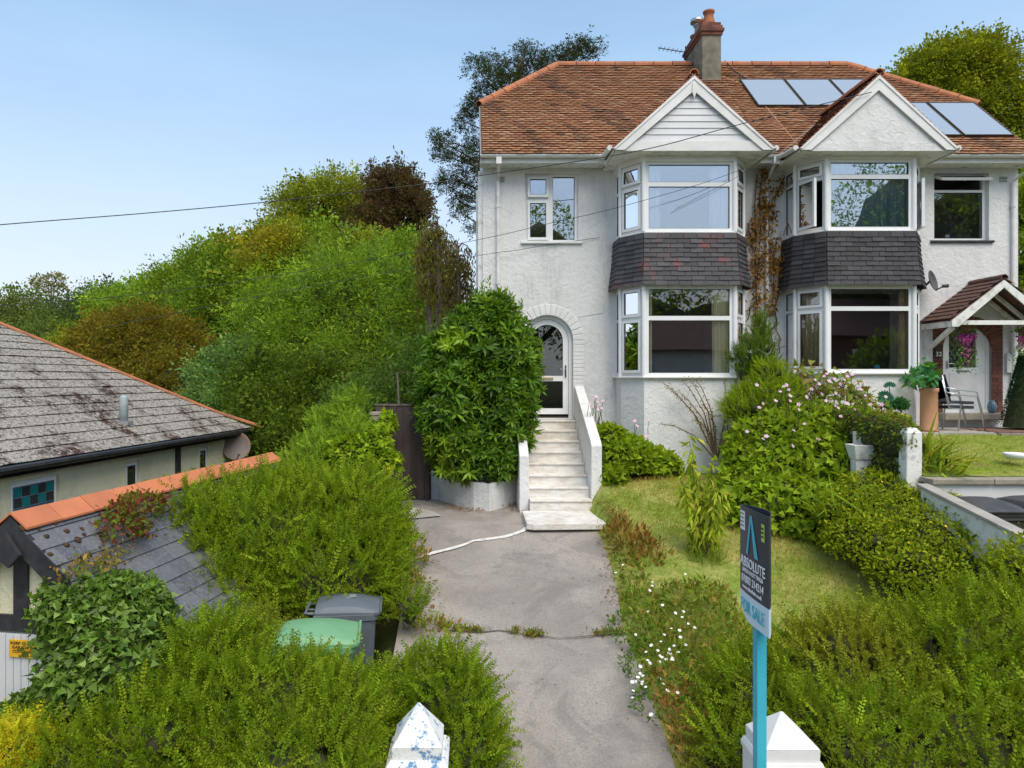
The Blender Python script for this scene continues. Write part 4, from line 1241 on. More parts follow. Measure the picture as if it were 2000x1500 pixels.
for (a, b, c, d), kind in zip(wins, ('stained', 'plain', 'plain')):
    Ow = wq(b, c)-br*.05
    W, H = b-a, d-c
    f = window(BH, Ow, ba, br, W, H, [(.06, .06, W-.06, H-.06, 1, 0, 'left')], label='window of small teal and dark leaded squares' if kind == 'stained' else None, pane_handles=False)
    if kind == 'stained':
        nu, nv = 5, 5; w1 = (W-.22)/nu; h1 = (H-.22)/nv; rr = random.Random(3)
        for i in range(nu):
            for j in range(nv):
                m = ('stain_teal', 'stain_dark', 'stain_blue')[(i+j) % 2 if rr.random() < .75 else 2]
                if m not in M: simple(m, {'stain_teal': (.02, .20, .22), 'stain_dark': (.045, .05, .055), 'stain_blue': (.03, .11, .16)}[m], None, rough=.12)
                MB().obox(Ow+ba*(.11+i*w1+.006)+UP*(.11+j*h1+.006)+br*.035, ba*(w1-.012), UP*(h1-.012), br*.006).build('leaded_square', m, f)
        MB().obox(Ow+ba*.11+UP*.11+br*.030, ba*(W-.22), UP*(H-.22), br*.004).build('lead_backing', 'lead', f)
    MB().holes(wq(b, c)-ba*.05-UP*.05, ba, UP, br, W+.1, H+.1, -.018, [(.05, .05, W+.05, H+.05)]).build('reveal_moulding', 'stucco_cream', BH)
mb = MB().extr([bp(-.0, 0, -.03), bp(BLEN, 0, -.03), bp(BLEN, 5.2, -.03), bp(5.2, 5.2, -.03)], (0, 0, -.05))
mb.extr([bp(0, 0, -.03), bp(5.2, 5.2, -.03), BC-br*10.4+UP*-.03], (0, 0, -.05))
mb.extr([bp(5.2, 5.2, -.03), bp(BLEN, 5.2, -.03), bp(BLEN, 5.2, -.03)-br*5.2-UP*5.2*BT, BC-br*10.4+UP*-.03], (0, 0, -.05))
BR = mb.build('roof', 'tile_dark', BH)
rr = random.Random(7); SB = math.hypot(1, BT); sd_ = (-br+UP*BT)/SB; bn = (br*BT+UP)/SB
cnt = 0; extra = MB(); GA, WD = .30, .40
for r in range(17):
    t = r*GA/SB
    c = 0
    while True:
        s0 = c*WD+(WD/2 if r % 2 else 0)+t-.35; c += 1
        if s0 > BLEN-.5: break
        s1 = s0+WD
        tt = t
        if s1 < tt+.05: continue
        s0c = max(s0, tt+.02)
        p = bp(s0c, t-.02, .0)
        px = CX+FOC*p.x/p.y
        ex = bp(s1-.006, t-.02)
        L = GA*1.2
        q0, q1 = p, ex
        a0 = max(0, (t+L/SB)-s0c)      # trim to the hip line
        u3 = -ba
        up0 = q0+u3*a0+sd_*L; up1 = q1+sd_*L
        if (up1-up0).dot(u3) < 0: up0 = up1
        j = rr.uniform(0, .008)
        pts = [q0+bn*(.030+j), q1+bn*(.030+j+rr.uniform(-.004, .004)), up1+bn*.008, up0+bn*.008]
        if px > -25 and cnt < 298:
            MB().extr(pts, -bn*.010).build('slate', 'slate_lichen', BR); cnt += 1
        else: extra.extr(pts, -bn*.010)
if extra.f: extra.build('far_slates', 'slate_lichen', BR, kind='stuff')
a_, b_ = bp(-.16, -.12, .05), bp(5.2, 5.2, .05)
n = 14
for i in range(n):
    p, q = a_.lerp(b_, i/n), a_.lerp(b_, (i+.975)/n)
    lift = .09*max(0, 1-i/2.0)
    MB().obox(p+UP*lift-ba*0, q-p+UP*(-lift+.09*max(0, 1-(i+1)/2.0)), (-br+ba*.0)*.001+(br*.10-UP*.075), UP*.03).build('hip_tile', 'terracotta', BR)
    MB().obox(p+UP*lift, q-p+UP*(-lift+.09*max(0, 1-(i+1)/2.0)), (ba*.13-UP*.05), UP*.03).build('hip_tile', 'terracotta', BR)
    
MB().tube([bp(-.1, -.06, -.03), bp(BLEN, -.06, -.03)], .06, 8).build('gutter', 'gutter_black', BH)
MB().obox(bp(0, .02, -.16), -ba*BLEN, -br*.03, UP*.12).build('fascia', 'gutter_black', BH)
MB().obox(BC-br*.02+UP*-.20, -ba*BLEN, -br*.20, UP*.02).build('soffit', 'gutter_black', BH)
pp = wq(3.16, 0); MB().obox((pp.x, pp.y, -4.3), -ba*.16, br*.05, UP*2.86).build('timber_strip', 'timber_black', BH)
fp = bp(4.55, .62); fl = MB().lathe([(.085, -.1), (.085, .52), (.06, .56), (.02, .57)], tuple(fp), 12); fl.build('flue_pipe', 'galv', BH, True)
MB().box(fp.x-.14, fp.x+.14, fp.y-.12, fp.y+.12, fp.z-.03, fp.z+.04).build('flashing', 'lead', BH)
sk = bp(8.2, 2.55, .06)     # edge of a roof light at the picture's left edge
MB().obox(sk, ba*.5, sd_*.7, bn*.06).build('roof_light', 'galv', BH)

# dish on the bungalow
def dish(name, label, c, r, n, m, wall, seedrot=0):
    c, n = Vector(c), Vector(n).normalized()
    root = thing(name, label, 'satellite dish', tuple(c))
    prof = [(.02, -.11*r*2)]+[(r*k/6, (-.11+.11*(k/6)**2)*r*2) for k in range(1, 7)]+[(r*1.02, .004), (r*.98, .012)]+[(r*k/6, (-.10+.11*(k/6)**2)*r*2) for k in range(5, 0, -1)]
    mb = MB(); mb.lathe(prof, tuple(c), 24, tuple(n)); mb.build('reflector', m, root, True)
    t = n.cross(UP).normalized(); dn = n.cross(t); dn = dn if dn.z < 0 else -dn
    foot = c+dn*r*.95; tip = c+n*r*1.1+dn*r*.75
    MB().tube([tuple(foot), tuple(tip)], .014, 5).build('arm', 'dish_grey', root)
    MB().tube([tuple(tip+dn*.03), tuple(tip-n*.10)], .032, 8).build('receiver', 'dish_grey', root)
    MB().tube([tuple(c-n*r*.25), tuple(Vector(wall))], .022, 6).build('bracket', 'ink', root)
    return root
dish('satellite_dish', 'large weathered satellite dish at the far corner of the cream bungalow', P(461, 871, 18.1), .36, (.45, -.85, .25), 'dish_rust', wq(.6, -1.75))
dish('satellite_dish', 'small dark grey satellite dish on the wall beside the right bay hung tiles', P(1822, 548, 13.75), .205, (.62, -.72, .22), 'dish_grey', (8.84, WY, 1.75))

# garage
ga, gr = frame_of(9.4)
GO = Vector((-4.18, 6.5, -1.275)); GT = math.tan(math.radians(42)); GW = 1.5; GLn = 5.45
def gp(s, t, dz=0):     # s along the ridge away from the street, t to the right of the ridge (down the slope)
    return GO+ga*s+gr*t+UP*(-abs(t)*GT+dz)
GH = thing('garage', 'half timbered garage with grey slates and a new orange ridge, almost swallowed by the hedge', 'garage', tuple(GO+ga*2.5-UP*3.0))
gm = MB()
gm.extr([gp(0, 0, -.04), gp(0, GW, -.04), gp(GLn, GW, -.04), gp(GLn, 0, -.04)], (0, 0, -.05))
gm.extr([gp(0, 0, -.04), gp(0, -GW, -.04), gp(GLn, -GW, -.04), gp(GLn, 0, -.04)], (0, 0, -.05))
GRf = gm.build('roof', 'tile_dark', GH)
sd_ = (-gr-UP*GT*-1).normalized(); rr = random.Random(9)
SG = math.hypot(1, GT); sup = (-gr+UP*GT)/SG; gn = (gr*GT+UP)/SG
for r in range(10):
    t = GW-r*.2/SG*1.0-.0
    c = 0
    while True:
        s0 = c*.305-(.15 if r % 2 else 0); c += 1
        if s0 >= GLn: break
        a, b = max(0, s0)+.002, min(GLn, s0+.303)
        if b-a < .04: continue
        q0, q1 = gp(a, t), gp(b, t); L = .235
        if (GW-t)*SG+L > GW*SG: L = max(.05, GW*SG-(GW-t)*SG)
        j = rr.uniform(0, .005)
        MB().extr([q0+gn*(.020+j), q1+gn*(.020+j), q1+sup*L+gn*.006, q0+sup*L+gn*.006], -gn*.008).build('slate', 'slate_grey', GRf)
for i in range(12):     # angular ridge tiles
    s0, s1 = i*GLn/12, (i+.98)*GLn/12
    dz = rr.uniform(-.004, .004); A, Bq = gp(s0, 0, .065+dz), gp(s1, 0, .065+dz)
    w_ = gr*.17-UP*.135; w2 = -gr*.17-UP*.135
    MB().extr([A, A+w_, A+w_-UP*.02, A-UP*.02, A+w2-UP*.02, A+w2], Bq-A).build('ridge_tile', 'terracotta_new', GRf, label=None)
FZ = -4.3
g0 = GO+ga*.16
def gf(t, z, off=0): q = g0+gr*t-ga*off; return Vector((q.x, q.y, z))
zt = GO.z
MB().extr([gf(-1.36, FZ), gf(1.36, FZ), gf(1.36, zt-1.36*GT-.1), gf(0, zt-.1), gf(-1.36, zt-1.36*GT-.1)], ga*.18).build('front_wall', 'stucco_cream', GH)
for sg in (-1, 1):
    MB().obox(gf(sg*1.36-(.1 if sg > 0 else -.0), FZ)+ga*.19, gr*.1, ga*(GLn-.4), UP*(zt-1.36*GT-.1-FZ)).build('side_wall', 'stucco_cream', GH)
    MB().extr([gf(0, zt+.02, .17), gf(sg*1.5, zt-1.5*GT+.0, .17), gf(sg*1.5, zt-1.5*GT-.2, .17), gf(0, zt-.22, .17)], ga*.05).build('barge_board', 'timber_black', GH)
    MB().obox(gf(sg*.62-.07, -2.20, .025), gr*.14, ga*.03, UP*(.92-.62*GT)).build('timber_post', 'timber_black', GH)
MB().obox(gf(-.09, -2.20, .025), gr*.15, ga*.03, UP*.85).build('timber_post', 'timber_black', GH)
MB().obox(gf(-1.36, -2.34, .035), gr*2.72, ga*.04, UP*.15).build('timber_beam', 'timber_black', GH)
MB().extr([gf(0, zt-.10, .24), gf(.16, zt-.30, .24), gf(.05, zt-.42, .24), gf(-.11, zt-.30, .24)], ga*.04).build('apex_block', 'timber_black', GH)
gd = MB().obox(gf(-1.2, FZ+.02, .02), gr*2.4, ga*.015, UP*1.92).build('garage_door', 'board_white', GH)
for i in range(30):
    MB().obox(gf(-1.2+i*.08+.004, FZ+.03, .034), gr*.072, ga*.012, UP*1.90).build('door_board', 'board_white', gd)
sg_ = thing('warning_sign', 'yellow KEEP CLEAR sign fixed on the white garage door', 'sign', tuple(gf(-.1, -2.7, .05)))
s_o = gf(-.11, -2.57, .052)
MB().obox(s_o, gr*.30, ga*.006, UP*.165).build('plate', 'sign_yellow', sg_, bevel=.003)
for i, (tx, w_, o_) in enumerate((('KEEP CLEAR', .26, .02), ('GARAGE IN', .23, .035), ('CONSTANT', .22, .04), ('USE', .09, .105))):
    text(tx, .036, s_o+gr*o_+UP*(.122-i*.038)-ga*.003, gr, UP, 'ink', sg_, 'lettering', w_)
# moss cushions on the garage slates (countable, each a thing lying on the roof)
simple('moss', (.055, .028, .022), (.10, .06, .03), 30, 1.0, .9, 60, .02)
rr = random.Random(21)
for i, (px, py) in enumerate(((75, 1035), (91, 1048), (42, 1016), (130, 1038), (172, 1083), (105, 1022), (163, 1045), (97, 1083), (152, 1055), (195, 1070), (264, 959), (283, 958), (393, 942), (414, 938), (45, 1032), (130, 1065), (160, 1033), (305, 968))):
    # intersect the sight line with the right slope
    lo, hi = 5.5, 13.0
    for _ in range(40):
        mid = (lo+hi)/2; q = P(px, py, mid)-GO; t_ = q.dot(gr); h = q.z-(-t_*GT+.02)
        if h > 0: lo = mid
        else: hi = mid
    q = P(px, py, lo); t_ = (q-GO).dot(gr)
    if t_ < .02: q = q+UP*.05
    s_ = rr.uniform(.018, .045); ring = []
    mb = MB(); mb.lathe([(s_, -.004), (s_*.95, s_*.3), (s_*.5, s_*.6), (.002, s_*.65)], tuple(q), 9, tuple(gn))
    mb.v = [(x+rr.uniform(-.006, .006), y+rr.uniform(-.006, .006), z+rr.uniform(-.003, .004)) for x, y, z in mb.v]
    tag(mb.build('moss_cushion', 'moss', None, True), ('reddish brown moss tuft low on the orange ridge or slates of the garage' if 0 else 'dark moss cushion growing on the garage roof'), 'moss', 'moss cushions on the garage roof')

# ------------------------------------------------------------------ front steps
ST = thing('front_steps', 'flight of white painted concrete steps with low parapet walls up to the arched door', 'steps', (1.5, 12.5, -2.28))
for k in range(8):
    z1 = -.80-.175*k; y0 = 13.62-.272*(k-1)
    yb = 14.06 if k == 0 else y0+.272+.03
    y0 = 13.89 if k == 0 else y0
    z0 = -2.28
    MB().box(.985, 2.025, y0, yb-.031, z0, z1-.035).build('riser_block', 'step_paint', ST)
    MB().box(.985, 2.025, y0-.022, yb-.031, z1-.034, z1).build('step', 'step_paint', ST, bevel=.008)
MB().prism([(.85, 10.93), (.95, 10.88), (2.06, 10.93), (2.06, 11.96), (.85, 11.96)], -2.30, -2.2).build('landing_slab', 'step_paint', ST, bevel=.012)
def parapet(x0, x1, yb, zb, yf, zf):
    pts = [(x0, yf, -2.3), (x0, yb, -2.3), (x0, yb, zb), (x0, yf+.06, zf+.03), (x0, yf, zf-.03)]
    return MB().extr(pts, (x1-x0, 0, 0)).build('parapet', 'roughcast_clean', ST, bevel=.012)
parapet(2.03, 2.21, 14.08, -.13, 12.10, -1.10)
parapet(.82, .98, 14.08, -.30, 12.15, -1.28)

# planter wall beside the steps
PW = thing('planter_wall', 'low curved white roughcast planter wall under the laurel bush left of the steps', 'wall', (0, 12.6, -2.27))
outer = [on_drive(835, 967), on_drive(860, 977), on_drive(890, 987), on_drive(925, 995), on_drive(955, 998), on_drive(985, 992), on_drive(1013, 984)]
for (a, b), (c, d) in zip(outer, outer[1:]):
    u = Vector((c-a, d-b, 0)).normalized(); nn = Vector((-u.y, u.x, 0))*.14
    pts = [(a, b), (c, d), (c+nn.x, d+nn.y), (a+nn.x, b+nn.y)]
    MB().prism(pts, [zdrive(b)-.05, zdrive(d)-.05]*1+[zdrive(d)-.05, zdrive(b)-.05], -1.80).build('wall_section', 'roughcast', PW)
soil = [(a, b+.1) for a, b in outer]+[(.82, 13.9), (-.9, 14.0)]
MB().prism(soil, -2.2, -1.90).build('soil_bed', 'soil', PW)

# brown board gate and its post
GT_ = thing('board_gate', 'tall dark brown timber board gate across the side path left of the laurel bush', 'gate', (-1.3, 13.4, -2.27))
x = -1.78; k = 0
while x < -.80:
    w_ = .13; MB().box(x, x+w_-.006, 13.40+.006*(k % 2), 13.43+.006*(k % 2), -2.24, -.50-.004*(k % 3)).build('board', 'timber_brown', GT_); x += w_; k += 1
MB().box(-1.80, -.78, 13.385, 13.475, -.497, -.47).build('capping', 'bark_grey', GT_)
MB().box(-1.8, -.8, 13.44, 13.48, -.8, -.7).build('rail', 'timber_brown', GT_); MB().box(-1.8, -.8, 13.44, 13.48, -2.0, -1.9).build('rail', 'timber_brown', GT_)
MB().box(-.86, -.78, 13.37, 13.47, -2.27, -.52).build('post', 'timber_brown', GT_)
gp_ = thing('gate_post', 'grey weathered concrete post with a broken top just left of the brown gate', 'post', (-1.75, 13.1, -2.3))
MB().box(-1.83, -1.66, 13.0, 13.17, -2.4, -.62).build('shaft', 'stone', gp_, bevel=.01)
MB().box(-1.85, -1.50, 12.98, 13.19, -.66, -.60).build('cap', 'stone', gp_, bevel=.01)
wp = thing('washing_line_post', 'thin leaning pole carrying a washing line behind the brown gate', 'post', (-1.6, 16, -2.3))
p0, p1 = P(786, 800, 16), P(776, 727, 16); p0.z = -2.4
MB().tube([p0, p1], [.03, .022], 7).build('pole', 'bark_grey', wp)
MB().tube([P(700, 778, 18), P(740, 752, 17), p1, P(815, 730, 15.4), P(850, 733, 15)], .008, 5).build('line', 'twig', wp)

# ------------------------------------------------------------------ wheelie bins
def make_bin(name, label, loc, rotz, mb_, ml, s=1.0, group=None, sticker=False):
    """front of the bin faces local +X, handle and wheels at -X"""
    r = thing(name, label, 'wheelie bin', loc, group); LOCAL.add(r.name)
    r.rotation_euler = (0, 0, rotz); r.scale = (s, s, s)
    def ring(hx, hy, z, cx=0): return [(cx-hx, -hy, z), (cx+hx-.05, -hy, z), (cx+hx, -hy+.06, z), (cx+hx, hy-.06, z), (cx+hx-.05, hy, z), (cx-hx, hy, z)]
    MB().loft([ring(.22, .22, .06, .04), ring(.25, .24, .12, .03), ring(.315, .275, .86), ring(.318, .278, .88), ring(.345, .29, .885), ring(.345, .29, .955)]).build('body', mb_, r, bevel=.008)
    # lid: crowned sheet with a turned down rim
    rings = []
    for i, t in enumerate(np.linspace(0, 1, 9)):
        x = -.33+.69*t; crown = .075*math.sin(math.pi*min(1, t*1.05+.05))**.6; hw = .285-.02*(t > .9)-.006*(t < .05)
        zc = .96+.01*(1-t)
        rings.append([(x, -hw, zc-.03), (x, -hw, zc+.012), (x, -hw*.86, zc+.03+crown*.55), (x, -hw*.45, zc+.035+crown*.95), (x, 0, zc+.035+crown), (x, hw*.45, zc+.035+crown*.95), (x, hw*.86, zc+.03+crown*.55), (x, hw, zc+.012), (x, hw, zc-.03)])
    lid = MB().loft(rings).build('lid', ml, r, True, bevel=.006)
    MB().loft([[(x, -.29, .955), (x+.02, -.29, .985), (x+.02, .29, .985), (x, .29, .955)] for x in (.345, .365)]).build('lid_lip', ml, lid)
    MB().tube([(-.33, -.25, .97), (-.43, -.25, .97), (-.43, .25, .97), (-.33, .25, .97)], .017, 8).build('handle', mb_, r, True)
    for y in (-.1, .1): MB().tube([(-.33, y, .965), (-.43, y, .97)], .012, 6).build('handle_brace', mb_, r, True)
    for y in (-.27, .27):
        w = MB().lathe([(.04, -.025), (.10, -.025), (.105, -.01), (.105, .01), (.10, .025), (.04, .025)], (-.25, y, .105), 16, (0, 1, 0)).build('wheel', 'ink', r, True)
    MB().tube([(-.25, -.27, .105), (-.25, .27, .105)], .012, 6).build('axle', 'metal', r)
    if sticker:
        MB().obox((-.02, -.06, 1.072), (.13, .03, .002), (-.03, .11, -.004), (0, 0, .002)).build('sticker', 'lead', lid)
    return r
make_bin('wheelie_bin', 'pale green lidded wheelie bin, nearest the camera among the left hedges', (-1.52, 7.05, -3.60), .12, 'bin_green', 'bin_green', 1.12)
make_bin('wheelie_bin', 'grey wheelie bin with a grey diamond sticker on its lid, behind the green bin', (-1.38, 8.0, -3.50), .10, 'bin_grey', 'bin_grey', 1.0, sticker=True)
make_bin('wheelie_bin', 'left black wheelie bin below the white retaining wall', (6.44, 9.0, -2.70), -math.pi/2, 'bin_black', 'bin_black', 1.12)
make_bin('wheelie_bin', 'right black wheelie bin below the retaining wall, cut by the picture edge', (7.12, 8.95, -2.70), -math.pi/2+.1, 'bin_black', 'bin_black', 1.14)

# ------------------------------------------------------------------ gate pillars
def pillar(label, x0, y0, w, zb, za, m, out=.045):
    r = thing('gate_pillar', label, 'pillar', (x0+w/2, y0+w/2, zdrive(y0)-.1))
    x1, y1 = x0+w, y0+w
    def sq(o, z): return [(x0-o, y0-o, z), (x1+o, y0-o, z), (x1+o, y1+o, z), (x0-o, y1+o, z)]
    c = Vector(((x0+x1)/2, (y0+y1)/2, za))
    MB().loft([sq(0, zb), [c.lerp(Vector(p), .04) for p in sq(0, zb)]]).build('cap', m, r, bevel=.008)
    MB().loft([sq(-.006, zb-.085), sq(-.002, zb-.002)]).build('neck', m, r)
    MB().loft([sq(out, zb-.16), sq(out, zb-.125), sq(.01, zb-.087)]).build('ledge', m, r, bevel=.006)
    MB().loft([sq(out-.01, zdrive(y0)-.15), sq(out-.01, zb-.162)]).build('shaft', m, r, bevel=.008)
    return r
pillar('left gate pillar with a pyramid cap in white paint flaking to blue', -.61, 5.5, .39, -2.84, -2.56, 'pillar_paint')
pillar('right gate pillar with a clean white pyramid cap, behind the blue sign post', 2.09, 5.08, .39, -2.635, -2.44, 'paint_white', .025)

# ------------------------------------------------------------------ for sale sign
FS = thing('for_sale_sign', 'estate agent FOR SALE board on a turquoise timber post beside the right pillar', 'sign', (1.79, 4.45, -3.75))
MB().box(1.762, 1.822, 4.415, 4.485, -3.78, -.90).build('post', 'teal_paint', FS, bevel=.003)
SY, SW = 4.66, .45
for xb, nm in ((1.750, 1), (1.757, -1)):
    def bz(u): return -1.525+.075*max(0, (.14-u)/.14)**1.6*1.6
    def bow(u): return (-.010 if nm > 0 else .075)*math.sin(math.pi*u/SW)
    pts_top, N = [], 12
    Y0 = SY
    for part, za_, zb_, m in (('board', -1.355, -.812, 'sign_dark'), ('lower_panel', None, -1.357, 'sign_pale')):
        mb = MB(); r1, r2 = [], []
        for i in range(N+1):
            u = SW*i/N; lo = za_ if za_ else bz(u)
            r1.append((xb+bow(u), Y0-u, lo)); r2.append((xb+bow(u), Y0-u, zb_))
        for i in range(N):
            mb.extr([r1[i], r1[i+1], r2[i+1], r2[i]], (nm*.004, 0, 0))
        mb.build(part, m, FS)
for (a, b, c, d, m) in ((.03, .13, -.965, -.845, 'sign_white'), (.475, .535, -.975, -.87, 'sign_lime')):
    MB().obox((1.7485-.010*math.sin(math.pi*(a+b)/1.2), SY-a*.75, c), (0, (a-b)*.75, 0), (-.0015, 0, 0), (0, 0, d-c)).build('logo', m, FS)
bx = 1.7372
def strip(pts, m, nm='logo', x=None): MB().extr([((x or bx), SY-u*.75, z) for u, z in pts], (-.0015, 0, 0)).build(nm, m, FS)
strip([(.265, -.850), (.295, -.850), (.425, -1.10), (.355, -1.10)], 'sign_teal')
strip([(.262, -.850), (.278, -.885), (.215, -1.10), (.18, -1.10)], 'sign_teal')
for i in range(4): strip([(.045, -.86-i*.025), (.115, -.86-i*.025), (.115, -.865-i*.025), (.045, -.865-i*.025)], 'ink', 'print', 1.7405)
for i in range(3): strip([(.485, -.89-i*.025), (.525, -.89-i*.025), (.525, -.900-i*.025), (.485, -.900-i*.025)], 'ink', 'print', 1.7405)
for tx, sz, u, z, m, w_ in (('ABSOLUTE', .088, .05, -1.185, 'sign_white', .51), ('SALES & LETTINGS', .036, .10, -1.222, 'sign_white', .42), ('01803 214214', .068, .08, -1.288, 'sign_white', .45),
                          ('www.absolute.co.uk', .034, .10, -1.328, 'sign_white', .40), ('FOR SALE', .115, .06, -1.475, 'sign_teal', .48)):
    text(tx, sz, (bx, SY-u*.75, z), (0, -1, 0), (0, 0, 1), m, FS, 'lettering', w_*.75)

# ------------------------------------------------------------------ right neighbour's garden
def neighbour_z(y): return -1.33+.36*(y-9.6)/3.0 if y < 12.6 else -.97
grid_sheet('neighbour_lawn', [6.15, 7, 8, 9, 10, 11, 13, 16, 20, 30], [9.7, 10.2, 10.8, 11.4, 12, 12.6], lambda x, y: neighbour_z(y), 'lawn')
MB().prism([(6.1, 12.55), (9.2, 12.55), (9.2, 13.55), (9.6, 14.09), (6.1, 14.09)], -1.3, -.945).build('patio', 'concrete_pale', None, kind='structure')
pv = MB().prism([(9.21, 12.45), (16, 11.6), (16, 14.09), (9.61, 14.09), (9.21, 13.55)], -1.3, -.95).build('paved_path', 'mortar', None, kind='structure')
simple('paver', (.22, .115, .085), (.16, .09, .07), 14, .85, .4, 50, rnd=.3)
for i in range(12):
    for j in range(13):
        x0 = 9.23+i*.215+(.1 if j % 2 else 0); y0 = 12.55+j*.108
        if y0+.1 > 13.8 or x0+.2 > 12: continue
        if x0 < 9.62 and y0 > 13.45: continue
        MB().box(x0, x0+.205, y0, y0+.1, -.952, -.935).build('brick_paver', 'paver', pv)
rw = thing('retaining_wall', 'white rendered retaining wall with a stone coping below the right hand lawn', 'wall', (8, 9.6, -2.8))
MB().box(6.12, 16, 9.52, 9.68, -2.95, -1.40).build('wall', 'paint_white', rw)
for i in range(12): MB().box(6.10+i*.82, 6.10+i*.82+.81, 9.46, 9.76, -1.398, -1.325).build('coping_stone', 'stone', rw, bevel=.01)
bw_ = thing('boundary_wall', 'low sloping boundary wall with a pale coping beside the black bins', 'wall', (6.02, 8, -3))
MB().extr([(5.96, 5.0, -3.9), (5.96, 9.5, -3.0), (5.96, 9.5, -1.46), (5.96, 5.0, -2.20)], (.14, 0, 0)).build('wall', 'paint_white_old', bw_)
for i in range(6):
    y0, y1 = 9.55-i*.75, 9.55-(i+1)*.75+.01; zf = lambda y: -1.40-(9.5-y)*.165
    MB().extr([(5.93, y1, zf(y1)-.05), (5.93, y0, zf(y0)-.05), (5.93, y0, zf(y0)), (5.93, y1, zf(y1))], (.17, 0, 0)).build('coping', 'concrete_pale', bw_, bevel=.008)
iw = thing('garden_wall', 'white boundary wall overgrown with small leaved creeper between the two gardens', 'wall', (6.05, 11.4, -1.9))
MB().extr([(5.98, 9.98, -2.4), (5.98, 13.6, -2.0), (5.98, 13.6, -.50), (5.98, 9.98, -.78)], (.15, 0, 0)).build('wall', 'paint_white_old', iw)
wp2 = thing('wall_pier', 'cracked white painted pier ending the creeper covered wall', 'pillar', (6.05, 9.88, -2))
mb = MB().loft([[(5.93, 9.78, -2.3), (6.15, 9.78, -2.3), (6.15, 9.97, -2.3), (5.93, 9.97, -2.3)], [(5.95, 9.78, -.74), (6.16, 9.78, -.74), (6.16, 9.97, -.74), (5.95, 9.97, -.74)], [(5.99, 9.81, -.68), (6.10, 9.81, -.67), (6.10, 9.94, -.67), (5.99, 9.94, -.68)]]).build('shaft', 'paint_white_old', wp2, bevel=.012)
tr_ = thing('stone_trough', 'white stone trough on a white post against the creeper covered wall', 'trough', (5.62, 10.75, -1.8))
c = P(1681, 868, 10.7)
MB().loft([[(c.x-.12, c.y-.10, c.z-.22), (c.x+.12, c.y-.10, c.z-.22), (c.x+.12, c.y+.10, c.z-.22), (c.x-.12, c.y+.10, c.z-.22)], [(c.x-.17, c.y-.14, c.z), (c.x+.17, c.y-.14, c.z), (c.x+.17, c.y+.14, c.z), (c.x-.17, c.y+.14, c.z)],
           [(c.x-.14, c.y-.11, c.z), (c.x+.14, c.y-.11, c.z), (c.x+.14, c.y+.11, c.z), (c.x-.14, c.y+.11, c.z)], [(c.x-.12, c.y-.09, c.z-.09), (c.x+.12, c.y-.09, c.z-.09), (c.x+.12, c.y+.09, c.z-.09), (c.x-.12, c.y+.09, c.z-.09)]]).build('basin', 'paint_white_old', tr_, bevel=.008)
MB().box(c.x-.11, c.x+.11, c.y-.08, c.y+.08, -2.0, c.z-.221).build('base', 'paint_white_old', tr_)
MB().box(c.x+.02, c.x+.13, c.y+.16, c.y+.26, c.z-.2, c.z+.18).build('post', 'paint_white', tr_)
bowl = MB().lathe([(.10, 0), (.15, .05), (.16, .09), (.13, .09), (.11, .03), (.01, .02)], tuple(P(1984, 897, 10.3)), 16)
tag(bowl.build('dog_bowl', 'sign_white', None, True), 'white round bowl lying on the right hand lawn at the picture edge', 'bowl')

# tall clay pot
tp = thing('tall_clay_pot', 'tall cylindrical terracotta chimney pot planter at the foot of the right bay', 'plant pot', (8.24, 12.9, -.945))
MB().lathe([(.15, 0), (.155, .04), (.143, .06), (.138, .70), (.155, .72), (.155, .78), (.12, .78), (.11, .60), (.01, .60)], (8.24, 12.9, -.945), 20).build('pot', 'pot_clay', tp, True)
# stacked chairs
def chair(label, x, y, z, dz):
    r = thing('garden_chair', label, 'chair', (x, y, z), 'stacked garden chairs')
    z += dz
    for sy in (-.24, .24):
        MB().tube([(x+.42, y+sy, z+.0 if dz == 0 else z), (x+.33, y+sy, z+.40), (x+.27, y+sy, z+.62), (x-.10, y+sy, z+.66), (x-.28, y+sy, z+.70)], .012, 6).build('arm_and_leg', 'metal', r, True)
        MB().tube([(x-.05, y+sy*.9, z+.0), (x-.0, y+sy*.9, z+.40), (x-.22, y+sy*.9, z+.42), (x-.34, y+sy*.9, z+.92)], .012, 6).build('back_leg', 'metal', r, True)
    MB().box(x-.24, x+.24, y-.22, y+.22, z+.40, z+.45).build('seat', 'cushion', r, bevel=.015)
    MB().bar((x-.25, y, z+.48), (x-.36, y, z+.88), .44, .03, up=(0, 1, 0)).build('backrest', 'cushion', r)
chair('lower of the two stacked metal garden chairs with dark seats', 8.82, 13.12, -.94, 0)
chair('upper of the two stacked metal garden chairs with dark seats', 8.82, 13.12, -.94, .085)
va = MB().lathe([(.05, 0), (.075, .05), (.085, .13), (.06, .20), (.035, .23), (.04, .25)], (10.14, 13.95, -.663), 16)
tag(va.build('glass_lantern', 'blue_glass', None, True), 'small mottled blue lantern standing on the doorstep of the right house', 'lantern')
it = MB().box(7.0, 7.42, 13.36, 13.46, .125, .18); tag(it.build('magazine_stack', 'sign_white', None, bevel=.005), 'flat white box lying on the sill inside the right bay window', 'box')
it = MB().lathe([(.045, 0), (.055, .03), (.05, .10), (.06, .13), (.04, .13)], (7.58, 13.40, .125), 14); tag(it.build('blue_mug', 'teal_paint', None, True), 'blue mug on the sill inside the right bay window', 'mug')
it = MB().lathe([(.05, 0), (.08, .03), (.085, .06), (.07, .06), (.05, .02)], (7.74, 13.40, .125), 14); tag(it.build('clay_bowl', 'pot_clay', None, True), 'small orange bowl beside the blue mug inside the right bay', 'bowl')
for g_x, g_s in ((9.5, .0),):
    it = MB().box(9.50, 9.58, 14.35, 14.37, 2.83, 2.89); tag(it.build('sticker_card', 'sign_white', None), 'small white card behind the right upper window', 'card')

